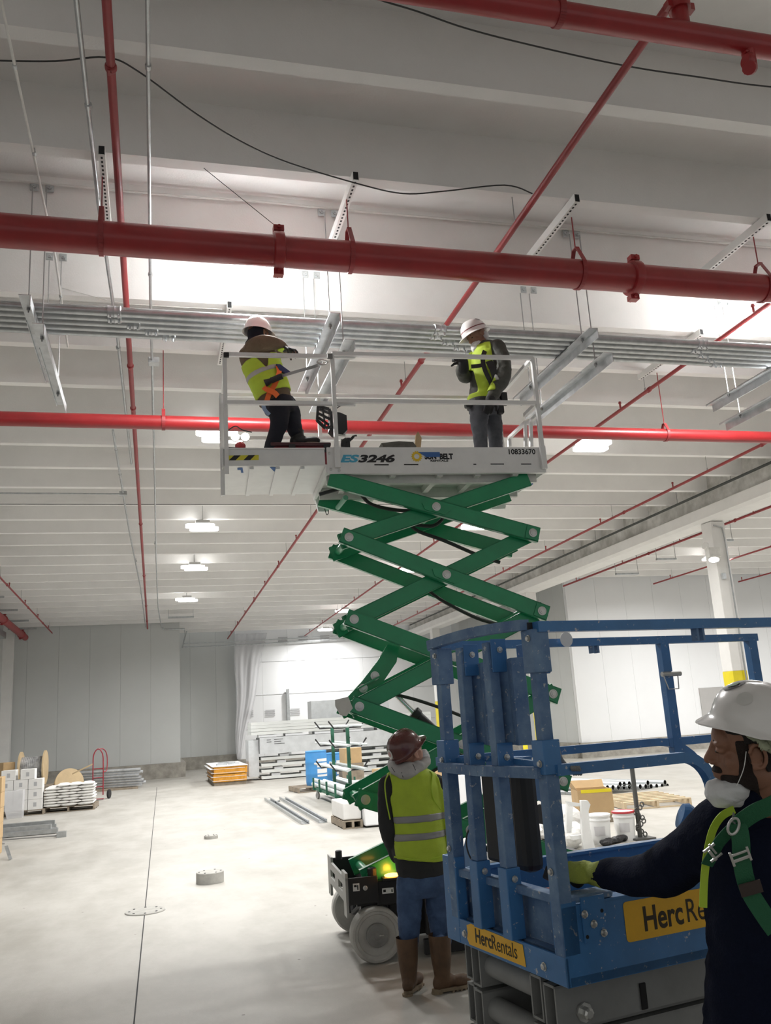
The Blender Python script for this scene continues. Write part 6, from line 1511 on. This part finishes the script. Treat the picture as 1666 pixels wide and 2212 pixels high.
# orange edged insulated panels
t = thing('panel_stack', (2.3, 30.6, 0), 'low stack of white insulated panels with orange foam edges', 'panel stack')
for i in range(2):
    bm = BM(); box(bm, (2.3+.02*i, 30.8, .22+.24*i), (1.04, 3.5, .22)); obj('foam_panel', bm, M_ORANGE, t)
for i in range(4):
    bm = BM(); box(bm, (2.28-.02*i, 30.82, .105+.12*i+.04), (1.10 if i % 2 else 1.06, 3.56, .012)); obj('white_skin', bm, M_WHITE_PANEL, t)
bm = BM(); box(bm, (2.3, 30.8, .578), (1.12, 3.6, .012)); obj('white_skin', bm, M_WHITE_PANEL, t)
bm = BM(); box(bm, (2.3, 30.8, .05), (1.0, 3.4, .10)); obj('timber_base', bm, M_WOOD_D, t)
for i, (x, y, a) in enumerate(((2.1, 30, 20), (2.4, 30.4, -15), (2.5, 30.0, 5), (2.2, 30.8, -40))):
    bm = BM(); box(bm, (x, y, .605+.02*(i % 2)), (.34, .1, .04), RZ(a)); obj('metal_bracket', bm, M_GALV_L, label=('leftmost', 'middle', 'rightmost', 'rear')[i]+' loose bracket on the orange edged panel stack', cat='bracket', group='loose brackets')
# long stacks of white panels before the clad wall
def slab(name, x0, x1, y0, y1, z0, z1, m, parent): bm = BM(); box(bm, ((x0+x1)/2, (y0+y1)/2, (z0+z1)/2), (x1-x0, y1-y0, z1-z0)); return obj(name, bm, m, parent)
M_PNL = mat('panel_face', (.66, .68, .66), .5, var=.08, vscale=1.5); M_PNL2 = mat('wrapped_panel', (.60, .62, .63), .35, var=.12, vscale=5)
t = thing('panel_stack', (6.2, 31, 0), 'long tall stack of white wall panels wrapped in film before the clad wall', 'panel stack')
for i in range(4):
    slab('wall_panel', 3.42, 9.4, 30.1, 31.2, .03+.20*i, .12+.20*i, M_PNL, t)
    for x in (3.9, 4.9, 6.0, 7.2, 8.4):
        bm = BM(); box(bm, (x+.1*i, 30.42, .16+.20*i), (.30, .45, .075)); obj('foam_block', bm, M_WHITE_PANEL, t)
slab('wrapped_bundle', 3.38, 9.4, 30.05, 31.25, .84, 1.36, M_PNL2, t)
slab('bundle_end', 3.02, 3.36, 30.3, 31.3, .12, 1.30, M_PNL2, t)
for x in (3.3, 4.2, 5.2, 6.3, 7.4):
    bm = BM(); box(bm, (x+.35, 30.4, 1.41), (.6, .5, .08)); obj('foam_block', bm, M_WHITE_PANEL, t)
for i in range(4): slab('wall_panel', 3.1, 9.4, 30.1, 31.3, 1.46+.105*i, 1.555+.105*i, M_PNL, t)
bm = BM()
for i, (a, b) in enumerate(((.0, .14), (.25, .55), (.0, .16), (.25, .48), (.25, .60))): box(bm, (3.6+(a+b)/2, 30.04, 1.28-.07*(i//2)), (b-a, .004, .014))
obj('handwritten_marks', bm, M_BLACKW, t)
bm = BM(); box(bm, (6.9, 32.2, 1.95), (2.9, .8, 1.1)); obj('wrapped_crate', bm, M_PNL2, label='grey film-wrapped crate standing behind the panel stack', cat='crate')
bm = BM(); box(bm, (6.9, 32.2, .7), (2.9, .8, 1.4)); obj('panel_pile', bm, M_PNL, label='lower panel pile carrying the grey wrapped crate', cat='panel stack')
bm = BM(); sqbar(bm, (5.93, 40.85, .33), (5.93, 40.85, 3.30), .13); obj('leaning_channel', bm, M_GALV, label='tall grey channel leaning against the white clad wall', cat='channel')
# film prints and hanging sheet on the clad wall
t = thing('protective_film', (6.5, 40.97, .4), 'printed protective film on the white clad wall', 'plastic film')
for x, y in ((563, 1386), (611, 1383), (655, 1380), (702, 1379), (537, 1542), (584, 1540), (638, 1537), (685, 1534), (820, 1528)):
    p = on(x, y, 1, 40.97); bm = BM()
    for k in range(4): box(bm, p+V((0, 0, .12-.08*k)), (.44, .01, .035))
    obj('film_print', bm, M_PRINT, t)
for z in (1.6, 3.1, 4.6):
    bm = BM(); box(bm, (8.5, 40.985, z), (9, .01, .012)); obj('film_seam', bm, M_PRINT, t)
bm = BM(); rows_ = []
for j in range(15):
    z = .325+5.6*j/14; rg = []
    for i in range(22):
        u = i/21; wv = lerp(.18, 1.5, (j/14)**.95); x = 3.55+wv*u-.05*math.sin(j*.7); y = 40.85+.035*math.sin(u*13+j*.22)+.02*math.sin(u*31-j*.3)
        rg.append(bm.verts.new((x, y, z)))
    rows_.append(rg)
for a, b in zip(rows_, rows_[1:]):
    for i in range(21): bm.faces.new((a[i], a[i+1], b[i+1], b[i]))
o = obj('plastic_curtain', bm, M_FILM2, label='milky plastic sheet hanging in folds at the left end of the clad wall', cat='plastic sheet', smooth=2)
sd = o.modifiers.new('s', 'SOLIDIFY'); sd.thickness = .004
# blue drums
def drum(x, y, z0, label):
    t = thing('blue_drum', (x, y, z0), label, 'drum'); bm = BM(); r = .29; lathe(bm, [(r*.93, 0), (r*.97, .03), (r, .10), (r, .26), (r*1.03, .29), (r, .32), (r, .56), (r*1.03, .59), (r, .62), (r, .80), (r*.96, .85), (r*.90, .86)], (x, y, z0), n=36); obj('drum_body', bm, M_DRUM, t, smooth=True)
    bm = BM(); lathe(bm, [(r*.97, .845), (r*.99, .85), (r*.99, .88), (r*.95, .89), (r*.9, .875)], (x, y, z0), n=36); obj('lid', bm, M_DRUM, t, smooth=True)
    bm = BM(); n = 10
    for z1_, z2_ in ((.46, .68), (.22, .42)):
        prev = None
        for i in range(n+1):
            a = math.radians(-95+70*i/n); pr_ = [bm.verts.new((x+math.cos(a)*r*1.012, y+math.sin(a)*r*1.012, z0+zz)) for zz in (z1_, z2_)]
            if prev: bm.faces.new((prev[0], pr_[0], pr_[1], prev[1]))
            prev = pr_
    obj('paper_label', bm, M_DECAL_W, t); return t
pallet(4.05, 24.1, 1.0, 1.1, 5, M_WOOD_D, 'worn pallet under the nearer blue drum')
drum(4.22, 24.2, .13, 'nearer blue plastic drum with white label, left one'); drum(4.98, 25.4, 0, 'farther blue plastic drum behind the green cart')
carton(5.2, 24.3, .62, .5, .4, .40, 'brown carton seen between the cart posts by the blue drums', M_CARD, 'loose brown cartons', name='brown_carton', prt=False, rz=12)
bm = BM(); box(bm, (5.2, 24.3, .31), (.6, .5, .62)); obj('timber_block', bm, M_WOOD_D, label='support block under the brown carton by the drums', cat='block')
# green pipe cart
t = thing('pipe_cart', (4.05, 20.1, 0), 'green wheeled pipe cart with upturned arms holding pale pipes', 'cart')
for yy in (19.35, 21.1):
    bm = BM(); sqbar(bm, (4.10, yy, .2), (4.10, yy, 1.66), .07); obj('post', bm, M_CART, t)
    for z in (.72, 1.22, 1.62):
        for s in (-1, 1):
            bm = BM(); tube(bm, [(4.10, yy, z), (4.10+.30*s, yy, z), (4.10+.42*s, yy, z+.16)], .018, 8); obj('arm', bm, M_BLACK, t)
for yy in (18.9, 19.9, 20.8, 21.6):
    bm = BM(); sqbar(bm, (3.68, yy, .22), (4.52, yy, .22), .06); obj('cross_beam', bm, M_CART, t)
    for s in (-1, 1):
        bm = BM(); sqbar(bm, (4.10+.42*s, yy, .2), (4.10+.42*s, yy, .48), .04); obj('stake', bm, M_CART, t)
for s in (-1, 1):
    bm = BM(); sqbar(bm, (4.1+.36*s, 18.8, .22), (4.1+.36*s, 21.7, .22), .05); obj('side_beam', bm, M_CART, t)
    for yy in (19.0, 21.4):
        bm = BM(); lathe(bm, [(.03, -.022), (.075, -.025), (.08, 0), (.075, .025), (.03, .022)], (4.1+.36*s, yy, .08), V((1, .2, 0)), 18); obj('caster_wheel', bm, M_RIM, t, smooth=True)
        bm = BM(); box(bm, (4.1+.36*s, yy, .155), (.06, .06, .08)); obj('caster_fork', bm, M_GALV, t)
k_ = 0
lv = {.28: 'bottom', .75: 'lower', 1.25: 'middle', 1.65: 'top'}
for z, xs, r_ in ((.29, (-.33, -.22, -.11, .10, .22, .33), .045), (.38, (-.28, -.16, .15, .28), .045), (.765, (-.26, -.19, -.12, .12, .2), .028), (1.265, (-.22, -.14, .13, .2), .026), (1.655, (-.2, .15, .22), .022)):
    for i, dx in enumerate(xs):
        bm = BM(); cyl(bm, (4.10+dx, 18.3+.2*((i*7) % 3), z), (4.12+dx, 22.3-.3*((i*5) % 3), z), r_, n=12)
        obj('pale_pipe', bm, M_PVC, label='pale grey pipe number %s from the left on the cart, height %s' % (('one', 'two', 'three', 'four', 'five', 'six')[i], {.29: 'bottom tier', .38: 'second tier', .765: 'low arms', 1.265: 'middle arms', 1.655: 'top arms'}[z]), cat='pipe', group='pale pipes on the green cart', smooth=True)
carton(5.7, 22.8, 0, .42, .35, .5, 'small brown carton behind the cart beside the lift arm', M_CARD, 'loose brown cartons', name='brown_carton', prt=False, rz=20)
# big white crate behind the man
t = thing('white_crate', (4.5, 15.4, 0), 'wide white crate behind the green lift and the man in lime vest', 'crate')
bm = BM(); box(bm, (4.55, 15.55, .38), (2.25, .9, .70), RZ(0), .02); obj('crate_body', bm, M_WHITE_PANEL, t)
bm = BM(); box(bm, (5.15, 15.55, .87), (1.1, .85, .26), RZ(0), .01); obj('cardboard_top', bm, M_CARD, t)
t = pallet(3.24, 15.75, .34, 1.1, 0, M_WOOD_D, 'worn pallet under the small film-wrapped block at the crate')
bm = BM(); box(bm, (3.24, 15.75, .28), (.32, 1.0, .28), I3, .02); obj('wrapped_block', bm, M_BOXW, label='white film-wrapped block beside the white crate', cat='block')
# right: steel pipes, new pallet, buckets, carton
pallet(8.45, 14.75, 1.2, 1.5, -9, M_WOOD, 'new pale pallet on the floor beyond the blue lift')
ax = V((-.38, .92, 0)).normalized()
lst = [(1301+i*11.8, 1702-i*.35) for i in range(13)] + [(1340, 1694), (1349, 1694), (1360, 1693), (1369, 1693), (1400, 1691), (1437, 1690)] + [(1310, 1717), (1302, 1727)]
onm = ['first', 'second', 'third', 'fourth', 'fifth', 'sixth', 'seventh', 'eighth', 'ninth', 'tenth', 'eleventh', 'twelfth', 'thirteenth']
p0 = None
for i, (x, y) in enumerate(lst):
    e = onp(x, y, (8.9, 16.6, 0), (-.38, .92, 0)); lab = ('%s steel pipe from the left in the long row' % onm[i]) if i < 13 else ('%s steel pipe from the left resting on the row' % onm[i-13] if i < 19 else ('lower', 'lowest')[i-19]+' steel pipe at the left of the row')
    if p0 is None:
        bm = BM(); pipe_hollow(bm, e, e+ax*3.2, .052, .005, 18); bm.faces.ensure_lookup_table()
        for f in bm.faces[18:36]: f.material_index = 1  # inner faces coloured dark to stand for the shade inside the pipes
        p0 = obj('steel_pipe', bm, (M_STEELP, M_DARK), label=lab, cat='pipe', group='steel pipes beyond the pallet', smooth=True, loc=e); e0 = e
    else: dup(p0, e-e0, label=lab)
bm = BM(); bar(bm, (8.3, 17.4, .02), (10.6, 18.3, .02), (.1, -.1, 0), (0, 0, .04)); obj('timber_bearer', bm, M_WOOD_D, label='timber bearer under the row of steel pipes', cat='timber')
def bucket(x, y, label, rim, r=.145, h=.37):
    t = thing('bucket', (x, y, 0), label, 'bucket'); bm = BM(); lathe(bm, [(r*.86, 0), (r*.97, h*.78), (r*1.04, h*.80), (r*1.04, h*.84), (r*.98, h*.86), (r, h)], (x, y, 0), n=32); obj('pail', bm, M_WHITE, t, smooth=True)
    bm = BM(); lathe(bm, [(r*1.0, h-.025), (r*1.07, h-.02), (r*1.07, h), (r*1.0, h+.006), (r*.94, h-.004)], (x, y, 0), n=32); obj('lid', bm, rim, t, smooth=True)
    bm = BM(); prev = None
    for i in range(9):
        a = math.radians(-150+60*i/8); pr_ = [bm.verts.new((x+math.cos(a)*(r*(.86+.14*zz/h)+.002), y+math.sin(a)*(r*(.86+.14*zz/h)+.002), zz)) for zz in (h*.62, h*.30)]
        if prev: bm.faces.new((prev[0], pr_[0], pr_[1], prev[1]))
        prev = pr_
    obj('paper_label', bm, mat('label_grey', (.62, .61, .62), .7), t); return t
p = on(1353, 1814, 2, 0); bucket(p.x, p.y, 'white bucket with red rimmed lid seen through the blue rails', mat('red_lid', (.50, .04, .05), .5))
p = on(1300, 1822, 2, 0); bucket(p.x, p.y, 'plain white bucket left of the red rimmed one', M_WHITE)
# open carton
t = thing('open_carton', (6.75, 13.2, 0), 'open brown carton with yellow tape behind the white frame', 'box')
a = on(1262, 1785, 2, 0); b_ = on(1303, 1770, 2, 0); R = RZ(-14); c = V((6.72, 13.25, 0))
for s, sz in (((0, -.24, .30), (.54, .008, .38)), ((0, .24, .30), (.54, .008, .38)), ((-.27, 0, .30), (.008, .48, .38)), ((.27, 0, .30), (.008, .48, .38))):
    bm = BM(); box(bm, c+R @ V(s), sz, R); obj('carton_wall', bm, M_CARD, t)
bm = BM(); box(bm, c+R @ V((0, 0, .11)), (.54, .48, .01), R); obj('carton_floor', bm, M_CARD, t)
bm = BM(); prism(bm, [c+R @ V(v) for v in ((-.27, -.24, .49), (-.27, .24, .49), (-.36, .22, .62), (-.36, -.22, .62))], (.004, 0, .004)); obj('flap', bm, M_CARD, t)
bm = BM(); prism(bm, [c+R @ V(v) for v in ((-.26, .24, .49), (.27, .24, .49), (.26, .30, .60), (-.25, .30, .60))], (.0, .004, .004)); obj('flap', bm, M_CARD, t)
bm = BM(); box(bm, c+R @ V((.02, -.246, .475)), (.48, .004, .05), R); obj('yellow_tape', bm, M_YELLOW, t)
bm = BM(); box(bm, (6.72, 13.25, .05), (.6, .55, .10), R); obj('timber_block', bm, M_WOOD_D, label='block under the open brown carton', cat='block')
# white bracket frame in front of the carton
t = thing('white_bracket_frame', tuple(on(1262, 1838, 2, 0)), 'white steel bracket frame with notched uprights beside the buckets', 'frame')
yf = on(1262, 1838, 2, 0).y
def fp(pts, d=.05, yy=0.): 
    bm = BM(); prism(bm, [on(x, y, 1, yf+yy) for x, y in pts], (0, d, 0)); return bm
obj('upright', fp([(1256, 1729), (1270, 1729), (1276, 1738), (1272, 1752), (1275, 1790), (1287, 1835), (1262, 1838), (1258, 1790)]), M_WHITE, t)
obj('upright', fp([(1226, 1735), (1239, 1740), (1235, 1800), (1240, 1838), (1228, 1840), (1224, 1790)], yy=.2), M_WHITE, t)
obj('cross_bracket', fp([(1224, 1731), (1254, 1735), (1254, 1742), (1232, 1742)], yy=.05), M_WHITE, t)
obj('cross_bracket', fp([(1234, 1806), (1262, 1803), (1262, 1811), (1238, 1815)], yy=.05), M_WHITE, t)
# sheeting heap
bm = BM()
for i in range(14):
    p = on(1205+rr.uniform(-22, 34), 1800+rr.uniform(-24, 24), 2, .05); ell(bm, (p.x, p.y, .10+rr.uniform(0, .14)), (.16, .2, .12), n=12, m=8)
obj('crumpled_sheeting', fuse(bm, .03, 2, noise_amp=.04, noise_scale=7), M_BAG, label='heap of crumpled white sheeting beside the white bracket frame', cat='plastic sheet')
bm = BM()
for i in range(6):
    p = on(1306+8*i, 1822-2*i, 2, .03); ell(bm, (p.x, p.y, .04), (.07, .06, .04), n=10, m=7)
obj('dark_rags', fuse(bm, .02, 2, noise_amp=.02, noise_scale=14), M_BLACK, label='dark rags lying around the red rimmed bucket', cat='rag')
# pole stand with chain
t = thing('pole_stand', tuple(on(1384, 1812, 2, 0)), 'dark pole stand with forked head and a chain at its foot', 'stand'); ps = on(1384, 1812, 2, 0)
top = on(1378, 1652, 1, ps.y)
bm = BM(); cyl(bm, (ps.x, ps.y, .02), (ps.x, ps.y, top.z), .032, n=14); obj('pole', bm, mat('dark_steel', (.10, .10, .095), .5, .4), t, smooth=True)
for s in (-1, 1):
    bm = BM(); tube(bm, smooth_pts([V((ps.x, ps.y, top.z-.06)), V((ps.x+.06*s, ps.y, top.z-.01)), V((ps.x+.12*s, ps.y, top.z+.04)), V((ps.x+.12*s, ps.y, top.z+.10))]), .008, 7); obj('fork_arm', bm, MATS['dark_steel'], t)
for i in range(12):
    bm = BM(); a = i*1.1; tube(bm, [V((ps.x+.05*math.cos(a), ps.y-.05+.03*math.sin(a), .06+.035*i))+V((.028*math.cos(2*PI*k/8), .012*math.sin(a), .03*math.sin(2*PI*k/8))) for k in range(8)], .009, 6, closed=True); obj('chain_link', bm, MATS['dark_steel'], t)
bm = BM(); box(bm, (ps.x, ps.y, .012), (.3, .3, .024)); obj('foot_plate', bm, MATS['dark_steel'], t)
# red and white placard behind the scissor arms
bm = BM(); prism(bm, [Gt(x, y, 1.3) for x, y in ((1108, 1490), (1163, 1490), (1163, 1540), (1108, 1545))], GW*.01); bmesh.ops.translate(bm, verts=bm.verts[:], vec=(0, 0, 0))
bm.free()
# unlit linear fixtures hung in the far bay
for i, (a, b) in enumerate((((1331, 1240), (1376, 1240)), ((1419, 1208), (1458, 1208)), ((1566, 1167), (1582, 1167)), ((530, 1399-20), (560, 1377)))):
    if i == 3: continue
    p, q_ = on(*a, 2, 5.6), on(*b, 2, 5.6)
    q_ = V((q_.x, p.y, p.z)); t = thing('hanging_rail', tuple(p), ('left', 'middle', 'right')[i]+' unlit rail hung on two rods beyond the girder', 'rail', 'unlit hanging rails')
    bm = BM(); bar(bm, p, q_, (0, .1, 0), (0, 0, .05)); obj('rail_body', bm, M_GALV, t)
    for e in (p, q_):
        bm = BM(); cyl(bm, e, (e.x, e.y, zc(e.y)+.5), .008, n=5); obj('hanger_rod', bm, M_ROD, t)
bm = BM(); bar(bm, (13.66, 18.8, zc(18.8)-.20), (13.66, 24.4, zc(24.4)-.20), (.16, 0, 0), (0, 0, .05))
for yy in (19.3, 21.8, 24.1): bar(bm, (13.66, yy, zc(yy)-.2), (13.66, yy, zc(yy)+.5), (.01, 0, 0), (0, .01, 0))
obj('cable_tray', bm, M_ROD, label='cable tray beside the red branch pipe beyond the girder', cat='cable tray')
bm = BM(); box(bm, (.95, 33.6, 5.9), (.95, .18, .05)); box(bm, (.5, 33.6, 6.24), (.012, .012, .66)); box(bm, (1.4, 33.6, 6.24), (.012, .012, .66)); obj('cable_tray', bm, M_GALV, label='short unlit tray hung before the last left lamp', cat='cable tray')
